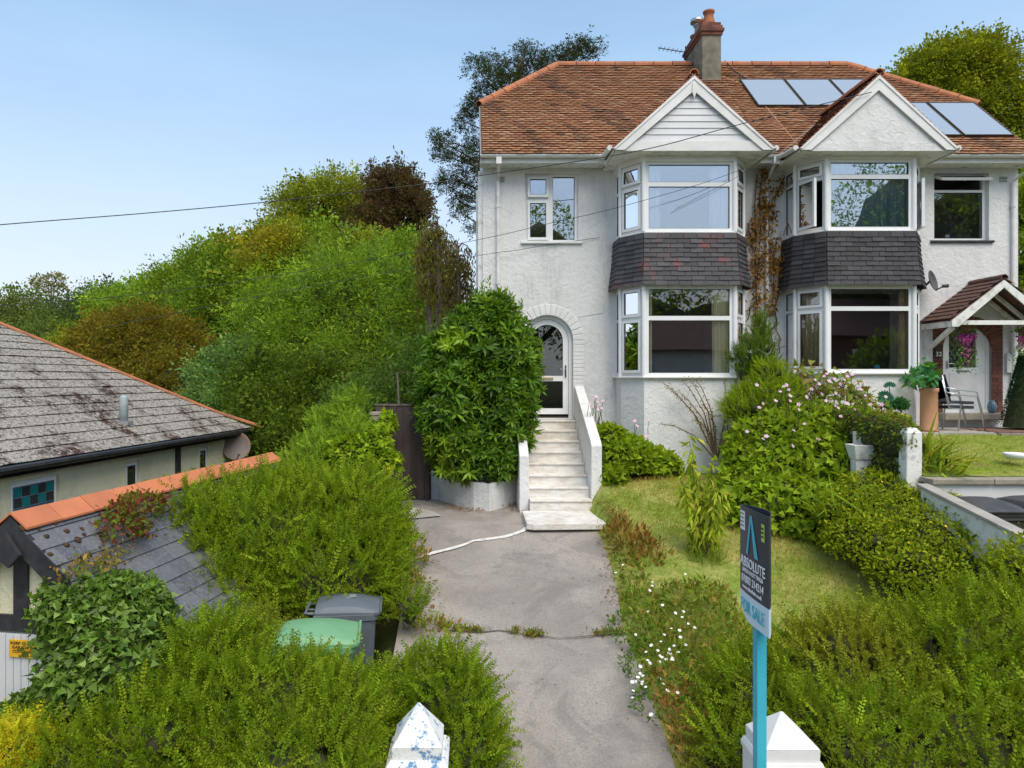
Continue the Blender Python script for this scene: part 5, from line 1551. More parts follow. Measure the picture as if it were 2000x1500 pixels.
# ------------------------------------------------------------------ overhead cables
def cable(label, pts, r=.007):
    P_ = [Vector(p) for p in pts]; out = []
    for i in range(len(P_)-1):
        a, b = P_[i], P_[i+1]; p0 = P_[max(0, i-1)]; p3 = P_[min(len(P_)-1, i+2)]
        for k in range(8):
            t = k/8; out.append(.5*((2*a)+(b-p0)*t+(2*p0-5*a+4*b-p3)*t*t+(3*a-p0-3*b+p3)*t**3))
    out.append(P_[-1]); k = len(out)
    tag(MB().tube(out, [r*.9]*k, 6).build('overhead_cable', 'cable', None, True), label, 'cable')
cable('upper overhead cable crossing the sky to the right hand gable', [P(-260, 464, 10.5), P(0, 439, 11), P(300, 415, 12), P(545, 392, 12.6), P(850, 357, 13), P(943, 342, 13), P(1240, 296, 12.7), P(1456, 240, 12.6), P(1702, 180, 12.78)], .009)
cable('middle overhead cable passing in front of the left house windows', [P(-200, 610, 11), P(0, 597, 11.2), P(300, 572, 12), P(620, 525, 12.6), P(925, 470, 12.8), P(1074, 436, 12.8), P(1200, 407, 12.7), P(1362, 361, 12.7), P(1452, 330, 12.9)], .0055)
cable('lowest overhead cable ending on a hook in the left house wall', [P(200, 640, 12.2), P(500, 580, 13), P(925, 501, 13.9), P(1000, 490, 14.0), P(1080, 477, 14.05), P(1171, 464, 14.07)], .0055)
cable('short cable drooping across the left bay upper window', [P(1320, 408, 13.0), P(1370, 382, 12.95), P(1440, 345, 12.9), P(1505, 300, 13.0)], .0045)

# ------------------------------------------------------------------ the other side of the street (seen mirrored in the windows)
OB = thing('bungalow', 'white walled bungalow with a brown tiled roof across the street', 'bungalow', (13, -17, -2))
MB().box(7, 18, -22, -16, -3.9, 1.7).build('wall', 'paint_white', OB)
MB().extr([(6.5, -15.4, 1.7), (6.5, -22.6, 1.7), (8.8, -19, 3.9)], (0, 0, .01)).extr([(6.5, -15.4, 1.7), (18.5, -15.4, 1.7), (16.2, -19, 3.9), (8.8, -19, 3.9)], (0, -.02, -.08)).build('roof', 'roof_brown', OB)
MB().box(9, 10.8, -16.0, -15.95, -.6, .9).build('window', 'solar_glass', OB)
OB2 = thing('brick_house', 'red brick house across the street, seen mirrored in the right bay window', 'house', (25, -17, -2))
MB().box(20.5, 31, -23, -17, -3.9, 2.6).build('wall', 'brick', OB2)
MB().extr([(20, -16.4, 2.6), (31.5, -16.4, 2.6), (29, -20, 5.2), (22.5, -20, 5.2)], (0, -.02, -.08)).build('roof', 'roof_brown', OB2)
w2 = MB().box(23, 25, -17, -16.9, .2, 1.8).build('window', 'upvc', OB2); MB().box(23.1, 24.9, -16.9, -16.88, .3, 1.7).build('pane', 'solar_glass', w2)
# ------------------------------------------------------------------ vegetation
SPR = [spray_t(i) for i in range(4)]
SPR_L = [spray_t(20+i, 11, .16, .085, .12) for i in range(3)]
HEDGE = [(.095, .175, .010), (.125, .21, .014), (.065, .12, .010), (.14, .20, .016)]
HEDGE_OLD = [(.11, .155, .015), (.08, .13, .012), (.13, .15, .02), (.085, .145, .012)]
def groundz(x, y): return terrain(x, y)

def hedge(name, label, cat, blobs, n, pal, seed, size=.26, group=None, templates=None, lean=(0, 0, .55), jit=.16, rand=.5, out=.85, extra=None, m='leaf', core=.80, tone=None, kids=None, low=-.35, jitv=.2, clump=(10, .22, .36)):
    rng = np.random.default_rng(seed)
    Bq = np.array(blobs); cx, cy = Bq[:, 0].mean(), Bq[:, 1].mean()
    root = thing(name, label, cat, (cx, cy, float((Bq[:, 2]-Bq[:, 5]).min())), group)
    bb = clumpy(blobs, clump[0], clump[1], clump[2], rng, -.1) if clump else blobs
    me = leaves(bb, n, size, pal, rng, templates or SPR, out, rand, lean[2], jit, low, m, .84, jitv, 'foliage', tone, .28, (lean[0], lean[1], 0))
    put('foliage', me, root)
    if templates is None and n > 3000:      # bare woody shoots among the green ones
        stick = (np.array([[0, .012, 0], [0, -.012, 0], [.55, -.008, -.03], [.55, .008, -.03], [1, -.003, -.12], [1, .003, -.12]]), np.array([[0, 1, 2, 3], [3, 2, 4, 5]]))
        q_, qn = sample(bb, n//9, rng, .12, low)
        put('bare_shoots', scatter('bare_shoots', q_, qn*.8+rng.normal(0, .7, q_.shape)+[0, 0, .5], rng.normal(0, 1, q_.shape), size*1.05, [stick], [(.16, .11, .06), (.22, .17, .10), (.10, .07, .04)], 'leaf', rng), root, kind='stuff')
    if core: put('shade_hull', core_mesh(bb if clump else blobs, core, rng), root, kind='stuff')
    return root

# front hedges (box-leaved honeysuckle)
hr = [B(1650, 1490, 5.3, 40, 60, .25), B(1590, 1420, 5.7, 40, 40, .2), B(1475, 1400, 6.6, 80, 105, .6), B(1570, 1355, 7.0, 100, 95, .65), B(1660, 1390, 6.5, 140, 140, .8), B(1830, 1355, 6.6, 150, 145, .85), B(1990, 1325, 6.7, 150, 150, .9), B(2140, 1340, 6.6, 160, 150, .9), B(1600, 1480, 5.75, 55, 70, .3),
      B(1700, 1500, 5.6, 150, 120, .6), B(1880, 1500, 5.6, 170, 130, .6), B(2080, 1500, 5.6, 170, 130, .6), B(1420, 1490, 6.2, 50, 80, .4)]
hedge('front_hedge', 'wide shaggy green front hedge filling the lower right corner behind the sale sign', 'hedge', hr, 6900, HEDGE[:2]+HEDGE_OLD[:2]+HEDGE[3:], 1, .25, tone=patchy((.14, .17, .02), 1.7, .6, .3, 2), core=.74)
hl = [B(620, 1450, 6.0, 120, 110, .7), B(870, 1430, 6.5, 85, 110, .4), B(770, 1430, 6.7, 110, 100, .4), B(520, 1430, 6.0, 150, 120, .7), B(410, 1350, 6.6, 120, 110, .7), B(330, 1480, 5.8, 150, 110, .6), B(170, 1500, 5.7, 110, 60, .5), B(560, 1540, 5.3, 150, 100, .45), B(480, 1310, 7.1, 90, 80, .5), B(905, 1490, 6.2, 70, 90, .4), B(860, 1350, 6.9, 80, 65, .35), B(660, 1395, 6.6, 90, 55, .3)]
hedge('front_hedge', 'front hedge of fine green shoots in the lower left, in front of the wheelie bins', 'hedge', hl, 6700, HEDGE, 2, .23, core=.74, tone=patchy((.12, .14, .02), 1.9, .6, .3, 5))
hm = [B(300, 1060, 8.6, 70, 45, .4), B(800, 1195, 8.2, 22, 30, .2), B(275, 1150, 8.3, 60, 60, .4), B(340, 1060, 8.7, 95, 60, .5), B(520, 1075, 9.4, 190, 110, 1.0), B(670, 1045, 9.8, 105, 100, .9), B(640, 1140, 8.9, 130, 95, .8), B(390, 1100, 8.9, 130, 95, .8), B(310, 1110, 8.5, 75, 80, .5), B(340, 1190, 8.1, 80, 70, .6), B(450, 1190, 8.3, 100, 70, .5), B(570, 1000, 10.4, 130, 65, .8), B(735, 1100, 9.5, 50, 90, .5), B(700, 985, 10.6, 70, 50, .5), B(430, 1030, 9.7, 120, 70, .8), B(360, 1050, 9.0, 90, 70, .5)]
hedge('side_hedge', 'large mounded green hedge between the drive and the slate roofed garage', 'hedge', hm, 8300, HEDGE, 3, .28, core=.76, tone=patchy((.14, .20, .02), 1.3, .5, .3, 1))
for x, y, z, r in ((-.42, 10.35, -2.2, .3),): pass

def on_slates(px, py, rx, rz_):
    lo, hi = 5.5, 13.0
    for _ in range(40):
        mid = (lo+hi)/2; q = P(px, py, mid)-GO; t_ = q.dot(gr); h_ = q.z+t_*GT-.02
        if h_ > 0: lo = mid
        else: hi = mid
    q = P(px, py, lo); return (q.x, q.y, q.z+rz_*.4, rx, rx, rz_)
# ivy heap in front of the garage
IVY = [(.055, .12, .018), (.075, .15, .025), (.04, .085, .018), (.10, .17, .05)]
iv = [B(60, 1400, 6.3, 45, 45, .35), B(35, 1430, 6.2, 50, 35, .3), B(290, 1240, 6.9, 55, 60, .4), B(300, 1310, 6.7, 60, 70, .4), B(190, 1235, 6.6, 95, 100, .5), B(240, 1190, 6.8, 80, 60, .4), B(140, 1180, 6.5, 60, 50, .3), B(165, 1345, 6.3, 75, 80, .4), B(230, 1310, 6.4, 110, 100, .5), B(75, 1455, 6.2, 75, 38, .4), B(150, 1430, 6.2, 90, 50, .4), B(175, 1160, 6.8, 40, 30, .3)]
hedge('ivy_mound', 'dense ivy mound climbing in front of the half timbered garage', 'ivy', iv, 13000, IVY, 4, .060, templates=[lobed_t()], lean=(0, -.1, -.2), out=.5, rand=.8, jit=.22, m='leaf_gloss', core=.80, jitv=.3, clump=(12, .22, .42))
hedge('golden_shrub', 'bright yellow green shrub in the bottom left corner', 'shrub', [B(20, 1480, 5.6, 70, 50, .35), B(-20, 1510, 5.5, 60, 50, .35)], 900, [(.30, .34, .02), (.22, .29, .02), (.36, .33, .02)], 5, .16, clump=(6, .3, .4))
hedge('rose_on_roof', 'rambling shrub with dark red seed heads lying over the garage slates', 'shrub', [on_slates(*q) for q in ((262, 1005, .30, .16), (235, 1030, .22, .14), (290, 995, .2, .12), (222, 1050, .2, .14), (255, 1050, .2, .14))], 1500, [(.09, .16, .02), (.07, .12, .02), (.12, .03, .03), (.10, .035, .03)], 6, .06, templates=[leaf_t(1, .5)], lean=(0, 0, .2), out=.5, rand=.8, jit=.35, core=0, clump=(6, .3, .5))
hedge('seedling_weeds', 'thin self seeded weeds growing on the lower garage slates', 'weeds', [on_slates(*q) for q in ((160, 1105, .2, .07), (140, 1125, .15, .06), (205, 1110, .2, .08), (225, 1090, .15, .08))], 420, [(.14, .16, .04), (.22, .12, .06), (.08, .11, .03)], 16, .05, templates=[leaf_t(1, .45)], lean=(0, 0, .2), out=.4, rand=.9, jit=.6, core=0, clump=None)
hedge('fern_patch', 'light green bracken and young ash shoots behind the side hedge', 'shrub', [B(635, 885, 12.4, 50, 34, .5), B(672, 815, 12.8, 22, 40, .3), B(630, 835, 13, 22, 30, .3), B(690, 850, 12.2, 30, 36, .3), B(600, 905, 12.2, 50, 28, .5), B(700, 785, 12.9, 14, 26, .2)], 1700, [(.13, .23, .03), (.17, .28, .04), (.10, .18, .02)], 7, .17, templates=SPR_L, lean=(0, 0, .6), jit=.35, core=0)
hedge('ivy_mound', 'bright lime green ivy leaning on the brown gate', 'ivy', [B(722, 868, 12.3, 40, 40, .4), B(690, 885, 12.0, 45, 34, .4), B(757, 832, 12.6, 14, 26, .2), B(750, 905, 12.2, 30, 34, .3)], 2600, [(.15, .26, .02), (.20, .30, .02), (.09, .17, .02)], 8, .085, templates=[lobed_t()], lean=(0, -.1, -.2), core=.82)
mbf = MB(); yr_ = random.Random(4)
yc = P(761, 922, 10.9)
for i in range(7):
    a = i*.9; mbf.extr([yc, yc+Vector((.025*math.cos(a), -.02, .05)), yc+Vector((.05*math.cos(a), -.04*math.sin(a), .09+.02*(i % 2))), yc+Vector((.025*math.cos(a+.6), -.03, .05))], (0, .002, 0))
simple('petal_yellow', (.75, .52, .02), None, rough=.6); simple('petal_pink', (.70, .50, .62), (.62, .38, .54), 9, rough=.7); simple('petal_white', (.80, .80, .78), None, rough=.7); simple('petal_orange', (.75, .22, .03), None, rough=.7); simple('petal_magenta', (.55, .05, .40), (.42, .10, .45), 6, rough=.7); simple('petal_red', (.45, .09, .04), None, rough=.7)
tag(mbf.build('yellow_lily', 'petal_yellow', None), 'single yellow lily poking out of the side hedge', 'flower')

# laurel bush in the planter
LAUR = [(.042, .105, .010), (.065, .15, .014), (.032, .08, .010), (.095, .185, .018)]
ROS = [rosette_t(8, .26), rosette_t(7, .24), rosette_t(9, .28)]
lb = [B(930, 770, 13.1, 104, 125, .72), B(945, 680, 13.1, 76, 75, .7), B(958, 620, 13.1, 42, 42, .45), B(893, 715, 13.0, 55, 65, .6), B(1000, 710, 12.95, 46, 75, .5), B(985, 800, 12.9, 52, 95, .55), B(878, 785, 12.9, 52, 100, .6), B(925, 870, 12.9, 84, 62, .6), B(858, 745, 13, 30, 50, .45), B(955, 895, 12.75, 52, 38, .45)]
lr = hedge('laurel_bush', 'tall rounded glossy evergreen bush in the white planter left of the steps', 'shrub', lb, 4300, LAUR, 9, .155, templates=ROS, lean=(0, -.15, .45), out=.9, rand=.45, jit=.18, m='leaf_gloss', core=.84, jitv=.22, low=-.9, clump=(9, .2, .42), tone=patchy((.14, .24, .02), 2.5, .55, .3, 3))
rng = np.random.default_rng(33)
for (px, py, hh) in ((943, 570, .42), (957, 560, .42), (1000, 590, .4), (1016, 600, .34), (985, 580, .3), (930, 600, .3), (1058, 672, .15), (915, 640, .3)):
    p = P(px, py, 13.1); n = 26
    t = np.linspace(0, 1, n)[:, None]; pos = np.array(p)+np.c_[np.sin(t*3+px)*.03, t*0, (t-.75)*hh*1.4]
    d = rng.normal(0, .5, (n, 3))+[0, 0, .75]
    put('leading_shoot', scatter('leading_shoot', pos, d, rng.normal(0, 1, (n, 3))+[0, 0, .5], .12, [leaf_t(1, .28)], [(.13, .24, .03), (.10, .20, .02)], 'leaf_gloss', rng), lr)

# shrubs and climbers near the house fronts
simple('dead_leaf', (.20, .11, .03), (.13, .07, .025), 9, .9)
dead = [(.20, .125, .045), (.15, .09, .04), (.26, .17, .06), (.12, .08, .04)]
root = thing('dead_climber', 'withered brown climber hanging on the downpipe between the two bays', 'climber', (5.8, 13.95, -1.8))
cl = []
for (px, py, rx, rz) in ((1494, 350, 12, 22), (1500, 385, 20, 25), (1490, 410, 20, 25), (1503, 430, 16, 30), (1484, 440, 14, 22), (1492, 475, 22, 30), (1468, 450, 8, 22), (1465, 475, 8, 20), (1500, 510, 26, 25), (1480, 520, 18, 30), (1512, 545, 14, 28), (1484, 560, 16, 32), (1520, 500, 8, 40), (1508, 585, 10, 25), (1505, 605, 10, 12), (1478, 600, 8, 28), (1484, 640, 6, 30), (1523, 360, 8, 16)):
    b = B(px, py, 13.98, rx, rz, .07); cl.append(b)
put('leaves', leaves(cl, 1500, .065, dead, rng, [leaf_t(1, .6, .15, .3)], .5, .9, -.5, .25, -1, keep=.3), root)
mb = MB()
for k, (a, b) in enumerate((((1486, 330), (1480, 690)), ((1476, 340), (1478, 690)), ((1500, 420), (1510, 600)), ((1460, 440), (1482, 520)), ((1530, 345), (1495, 430)), ((1465, 600), (1452, 665)), ((1515, 600), (1522, 690)), ((1520, 560), (1500, 690)), ((1455, 590), (1444, 560)), ((1440, 620), (1470, 590)))):
    pa, pb = P(*a, 14.03), P(*b, 14.03); pts = [pa.lerp(pb, t)+Vector((rng.normal(0, .035), 0, 0)) for t in np.linspace(0, 1, 7)]
    mb.tube(pts, [.014]*3+[.011]*4, 5)
mb.build('stems', 'twig', root)
hedge('upright_shrub', 'upright small leaved evergreen shrub at the foot of the downpipe between the bays', 'shrub', [B(1480, 720, 13.0, 32, 60, .3), B(1488, 660, 13.1, 14, 40, .15), B(1452, 720, 13.0, 16, 45, .2)], 700, [(.05, .10, .015), (.07, .13, .02)], 10, .2, lean=(0, 0, 1.3), core=.6, clump=(6, .3, .45))
hedge('yew_shrub', 'bright yellow green feathery shrub between the bays', 'shrub', [B(1497, 795, 12.5, 48, 55, .5), B(1500, 745, 12.6, 28, 36, .35), B(1462, 810, 12.5, 42, 50, .45), B(1530, 780, 12.5, 30, 42, .35)], 2200, [(.18, .27, .02), (.13, .22, .015), (.08, .15, .012)], 11, .16, lean=(0, 0, .9), core=.75)
AN = [(.14, .235, .02), (.18, .275, .025), (.09, .17, .016), (.13, .21, .02)]
an = [B(1560, 930, 11.8, 130, 100, .9), B(1500, 900, 12.0, 80, 90, .8), B(1620, 880, 11.9, 90, 80, .7), B(1520, 1000, 11.0, 110, 70, .7), B(1600, 1020, 10.7, 90, 70, .6), B(1560, 850, 12.2, 110, 60, .6), B(1640, 960, 11.3, 70, 70, .6), B(1660, 830, 12.2, 60, 30, .4), B(1470, 960, 11.4, 60, 60, .5)]
am = hedge('anemone_clump', 'big sprawling clump of lobed bright green leaves dotted with pink flowers right of the lawn', 'flowering plant', an, 11500, AN, 12, .10, templates=[lobed_t()], lean=(0, -.25, .0), out=.35, rand=.55, jit=.14, core=.83, jitv=.24, clump=(9, .22, .38))
def flowers(root, spots, Y, size, m, n=5, name='flower', face=(0, -.6, .6), stem=None, seed=1):
    rr = random.Random(seed); base = None
    for (px, py) in spots:
        yy = Y+rr.uniform(-.12, .12)
        p = P(px, py, yy)
        if base is None:
            mb = MB()
            for i in range(n):
                a = 2*math.pi*i/n; d = Vector((math.cos(a), math.sin(a), .25)); sd = Vector((-math.sin(a), math.cos(a), 0))
                mb.add([Vector((0, 0, 0)), d*.5+sd*.33, d*1.0+Vector((0, 0, -.05)), d*.5-sd*.33], [(0, 1, 2, 3)])
            mb.lathe([(.16, .0), (.14, .14), (.02, .18)], (0, 0, .02), 6)
            base = mb.mesh(name, m); mm = M['petal_yellow']; base.materials.append(mm)
            for k, pol in enumerate(base.polygons): 
                if k >= n: pol.material_index = 1
        o = bpy.data.objects.new(name, base); COL.objects.link(o); o.parent = root
        q = Vector((face[0]+rr.uniform(-.5, .5), face[1]+rr.uniform(-.4, .4), face[2]+rr.uniform(-.3, .4))).to_track_quat('Z', 'Y').to_euler()
        s = size*rr.uniform(.75, 1.2)
        o.matrix_parent_inverse = Matrix.Translation(-Vector(root.location))
        o.location = p; o.rotation_euler = q; o.scale = (s, s, s)
    if stem:
        mb = MB()
        for (px, py) in spots:
            p = P(px, py, Y); q = p+Vector((rr.uniform(-.06, .06), .08, -stem*rr.uniform(.7, 1.2))); mb.tube([p-Vector((0, -.01, .01)), p.lerp(q, .5)+Vector((rr.uniform(-.03, .03), 0, 0)), q], [.004, .005, .006], 4)
        mb.build('flower_stems', 'stem_green', root, kind='stuff')
simple('stem_green', (.06, .10, .02), (.12, .09, .04), 9, .8)
rr = random.Random(17)
sp_ = [(1478, 600+152), (1541, 761), (1483, 796), (1515, 783), (1531, 755), (1543, 773), (1543, 783), (1490, 788), (1459, 843), (1497, 852), (1490, 858), (1550, 841), (1571, 828), (1548, 871), (1598, 858), (1613, 783), (1631, 793), (1665, 846), (1642, 813), (1605, 770), (1620, 745), (1630, 740), (1641, 750), (1672, 748), (1680, 760), (1722, 790), (1730, 775), (1655, 735), (1610, 735), (1632, 768), (1560, 790), (1575, 775), (1585, 760), (1560, 800), (1592, 742), (1600, 750), (1615, 730), (1648, 742), (1665, 732), (1688, 745), (1545, 905), (1553, 892), (1536, 752), (1524, 765), (1637, 797), (1654, 788), (1669, 800), (1700, 790), (1690, 772)]
flowers(am, sp_, 11.15, .037, 'petal_pink', 5, 'flower', (0, -.8, .5), .35, 3)
an2 = [B(1215, 900, 12.7, 50, 48, .4), B(1190, 860, 12.8, 25, 30, .3), B(1250, 905, 12.9, 50, 36, .35), B(1290, 915, 12.9, 36, 32, .3), B(1195, 940, 12.3, 28, 28, .25)]
a2 = hedge('anemone_clump', 'low bed of lobed green leaves between the steps and the left bay', 'flowering plant', an2, 2200, AN, 13, .12, templates=[lobed_t()], lean=(0, -.25, 0), out=.35, rand=.55, jit=.12, core=.82, clump=(8, .25, .4))
flowers(a2, [(1160, 778), (1166, 785), (1172, 790), (1158, 795), (1150, 790), (1168, 800), (1178, 783), (1164, 775), (1175, 797), (1258, 849), (1252, 855), (1264, 851), (1177, 838), (1240, 822), (1268, 820), (1244, 832), (1323, 903)], 12.9, .04, 'petal_pink', 5, 'flower', (0, -.8, .5), .45, 4)
# taller flower stalks in front of the right bay
hedge('flower_stalks', 'tall loose anemone stalks against the white wall under the right bay window', 'flowering plant', [B(1600, 770, 12.6, 40, 40, .25), B(1650, 775, 12.6, 45, 35, .25), B(1560, 760, 12.6, 30, 40, .25), B(1690, 800, 12.5, 40, 25, .25)], 700, [(.10, .17, .03), (.13, .2, .04), (.16, .12, .07)], 14, .10, templates=[lobed_t()], lean=(0, 0, 0), core=0, jit=.5, out=.3, rand=.8, clump=None)
# cotoneaster branches fanned against the left bay
ct = thing('wall_shrub', 'bare fan of cotoneaster branches against the white wall below the left bay window', 'shrub', (3.9, 12.9, -1.9))
base = P(1400, 900, 12.75); mb = MB(); pos = []
for e, w in (((1292, 745), 6), ((1300, 755), 5), ((1330, 740), 7), ((1345, 738), 9), ((1360, 740), 7), ((1372, 790), 5), ((1290, 828), 3), ((1325, 765), 4), ((1415, 740), 4), ((1420, 800), 4), ((1355, 820), 4)):
    q = P(*e, 13.0); mid = base.lerp(q, .5)+Vector((.10, 0, .12)); pts = [base, base.lerp(mid, .6), mid, mid.lerp(q, .6)+Vector((0, 0, .05)), q]
    mb.tube(pts, [.014, .012, .010, .007, .003], 5)
    for t in np.linspace(.12, 1, 70):
        i = min(3, int(t*4)); p = pts[i].lerp(pts[i+1], t*4-i); pos.append(tuple(p+Vector(rng.normal(0, .006*w*.8, 3))))
mb.build('branches', 'twig', ct); pos = np.array(pos)
put('leaves', scatter('leaves', pos, rng.normal(0, 1, pos.shape), rng.normal(0, 1, pos.shape), .036, [leaf_t(1, .6)], [(.10, .13, .03), (.16, .09, .03), (.07, .10, .025), (.17, .14, .03)], 'leaf', rng), ct)

# creeper on the wall between the gardens
cr = [(6.02, 10.2+.5*i, -.86+.04*i, .17, .42, .30) for i in range(6)]+[B(1745, 860, 10.6, 26, 50, .6), B(1720, 835, 11.3, 40, 26, .7), B(1690, 825, 11.8, 40, 18, .6), B(1735, 910, 10.4, 25, 40, .5), B(1710, 870, 11.0, 25, 40, .4)]
hedge('wall_creeper', 'dark small leaved creeper over the white garden wall', 'climber', cr, 6800, [(.06, .12, .02), (.08, .15, .02), (.045, .09, .015), (.12, .11, .03)], 15, .05, templates=[leaf_t(1, .6)], lean=(0, 0, -.3), core=.88, jit=.08, clump=(5, .2, .3))
hedge('sedum_mat', 'yellow green moss and sedum along the top of the creeper covered wall', 'ground cover', [B(1720, 815, 11.2, 44, 6, .5), B(1680, 812, 11.8, 30, 5, .4)], 900, [(.22, .27, .02), (.28, .31, .03)], 25, .04, templates=[leaf_t(1, .6)], core=.7, clump=None)
# hypericum bank
hy = [(5.95, 7.35, -2.05, .5, .6, .42), (5.9, 6.5, -2.2, .5, .6, .4), B(1760, 1020, 9.8, 110, 60, .8), B(1850, 1060, 9.2, 130, 70, .8), B(1720, 970, 10.2, 80, 50, .6), B(1700, 1060, 9.5, 80, 60, .6), B(1940, 1110, 8.6, 110, 70, .7), B(1800, 1110, 8.9, 100, 60, .6), B(1830, 990, 9.6, 50, 30, .4), B(1900, 1030, 9.2, 70, 40, .5), B(1980, 1060, 8.8, 70, 40, .5), B(1660, 1010, 10, 60, 50, .5), B(2060, 1140, 8.3, 90, 70, .6)]
hp_ = hedge('rose_of_sharon', 'low spreading bank of shrubs with tiny yellow flowers beside the sloping wall', 'shrub', hy, 26000, [(.12, .19, .012), (.17, .24, .015), (.08, .14, .012), (.22, .27, .02)], 17, .052, templates=[leaf_t(1, .5)], lean=(0, 0, .1), out=.5, rand=.6, jit=.14, core=.66, clump=(9, .22, .38))
pts_ = []
for i in range(90):
    b = hy[rr.randrange(len(hy))]; x = b[0]+b[3]*rr.uniform(-.8, .8); y = b[1]-b[4]*rr.uniform(.1, .7); k = 1-((x-b[0])/b[3])**2-((y-b[1])/b[4])**2
    if k > 0: z = b[2]+b[5]*math.sqrt(k)+.05; pts_.append((CX+FOC*x/y, CY-FOC*z/y, y))
rngf = random.Random(6)
for i, (px, py, y) in enumerate(pts_):
    flowers(hp_, [(px, py)], y, .017, 'petal_yellow', 5, 'flower', (0, -.5, .8), None, i) if i < 60 else None
hedge('crocosmia_clump', 'arching strap leaves rising above the shrubs beside the lawn', 'plant', [B(1640, 1010, 9.9, 45, 20, .3), B(1700, 1040, 9.6, 40, 20, .3)], 90, [(.15, .24, .03), (.11, .19, .02)], 18, .42, templates=[long_t(.05, .5)], lean=(-.5, -.2, .8), rand=.4, core=0, clump=None, jit=.2)
hedge('strap_leaf_plant', 'clump of broad strap leaves on the right lawn beside the white pier', 'plant', [B(1830, 925, 9.95, 25, 14, .2), B(1815, 900, 10.1, 12, 18, .15)], 110, [(.14, .23, .03), (.09, .17, .02), (.22, .24, .04)], 19, .36, templates=[long_t(.10, .5)], lean=(.3, -.2, .8), rand=.45, core=0, clump=None, jit=.3)
# peach sapling on the lawn
sa = thing('peach_sapling', 'young peach tree with long drooping leaves standing on the front lawn', 'tree', tuple(P(1382, 1095, 9.85)))
b0 = Vector(sa.location); mb = MB(); tips = [(1347, 862), (1350, 900), (1340, 960), (1330, 940), (1390, 910), (1400, 960), (1415, 960), (1365, 930), (1355, 1000), (1410, 1000), (1375, 980), (1395, 1040), (1350, 1040)]
pos, dd = [], []
for i, e in enumerate(tips):
    q = P(*e, 9.85+rng.uniform(-.25, .25)); s0 = b0+Vector((.03*math.sin(i*2), .03*math.cos(i*2), 0)); mid = s0.lerp(q, .5)+Vector((rng.normal(0, .03), 0, .02)); mb.tube([s0, mid, q], [.014, .010, .004], 5)
    for t in np.linspace(.34, 1.05, 62):
        p = s0.lerp(mid, t*2) if t < .5 else mid.lerp(q, t*2-1); a = rng.uniform(0, 6.28)
        pos.append(tuple(p+Vector((rng.normal(0, .03), rng.normal(0, .03), 0)))); dd.append((math.cos(a)*.6, math.sin(a)*.6, -.9+rng.normal(0, .35)+(t > .95)*.6))
mb.build('stems', 'twig', sa); pos = np.array(pos); dd = np.array(dd)
put('leaves', scatter('leaves', pos, dd, rng.normal(0, .5, pos.shape)+[0, -1, .4], .15, [long_t(.26, .25)], [(.20, .29, .03), (.15, .24, .02), (.26, .30, .05), (.12, .19, .02)], 'leaf', rng), sa)
hedge('grass_tuft', 'dark grass tuft round the foot of the peach sapling', 'grass', [B(1375, 1095, 9.8, 30, 6, .2)], 220, [(.08, .14, .02), (.11, .17, .03)], 40, .16, templates=[long_t(.05, .3)], lean=(0, 0, 1), rand=.5, core=0, clump=None)

# verge between drive and lawn: weeds, daisies, dry leaves
vg, vr = [], []
for y in np.arange(5.0, 11.0, .38):
    x = drive_right(y); w = .28+.30*max(0, (9.2-y)/4); z = zdrive(y)
    vg.append((x+.08+w*.6, y, z+.02, w*.7, .30, .14+.09*max(0, (9.5-y)/4)))
    if y < 8.8: vg.append((x+.45+w, y, z+.06, w*.8, .3, .22)); vg.append((x+.75+w, y, z+.10, w*.8, .3, .20))
WEED = [(.10, .17, .025), (.13, .18, .035), (.07, .13, .02), (.20, .17, .06)]
hedge('verge_weeds', 'rough weeds and grasses along the right edge of the drive', 'weeds', vg, 13000, WEED, 20, .085, templates=[leaf_t(1, .35), long_t(.10, .4), long_t(.08, .3)], lean=(0, 0, .6), out=.5, rand=.7, jit=.25, core=0, clump=(5, .25, .5), tone=patchy((.26, .17, .07), 2.2, .45, .3, 4))
hedge('red_weeds', 'reddish brown dock and grass at the lawn corner near the steps', 'weeds', [B(1235, 1065, 10.2, 45, 24, .4), B(1210, 1040, 10.5, 30, 20, .3), B(1265, 1090, 9.9, 40, 20, .35)], 1200, [(.17, .08, .04), (.22, .12, .05), (.13, .10, .03), (.10, .13, .03)], 22, .09, templates=[leaf_t(1, .3), long_t(.08, .3)], lean=(0, 0, .8), core=0, jit=.5, clump=(6, .3, .5))
hedge('bank_weeds', 'brown and green weeds on the earth bank beside the bottom step', 'weeds', [(2.22, 10.9+.3*i, -2.12+.02*i, .13, .22, .13) for i in range(6)], 900, [(.16, .11, .05), (.12, .13, .04), (.2, .15, .07), (.09, .14, .03)], 72, .06, templates=[leaf_t(1, .4), long_t(.1, .3)], lean=(0, 0, .4), out=.5, rand=.8, jit=.3, core=0, clump=None)
dz = thing('daisy_patch', 'patch of small white daisies at the edge of the drive', 'flowering plant', (2.0, 7.3, -3.0))
put('leaves', leaves([(1.95, 7.45, -3.0, .35, .5, .18), (1.9, 6.9, -3.1, .32, .35, .18), (1.85, 8.2, -2.85, .25, .4, .15)], 1500, .05, [(.05, .12, .02), (.08, .15, .025)], rng, [leaf_t(1, .35), leaf_t(1, .5)], .5, .8, .4), dz)
ds = []
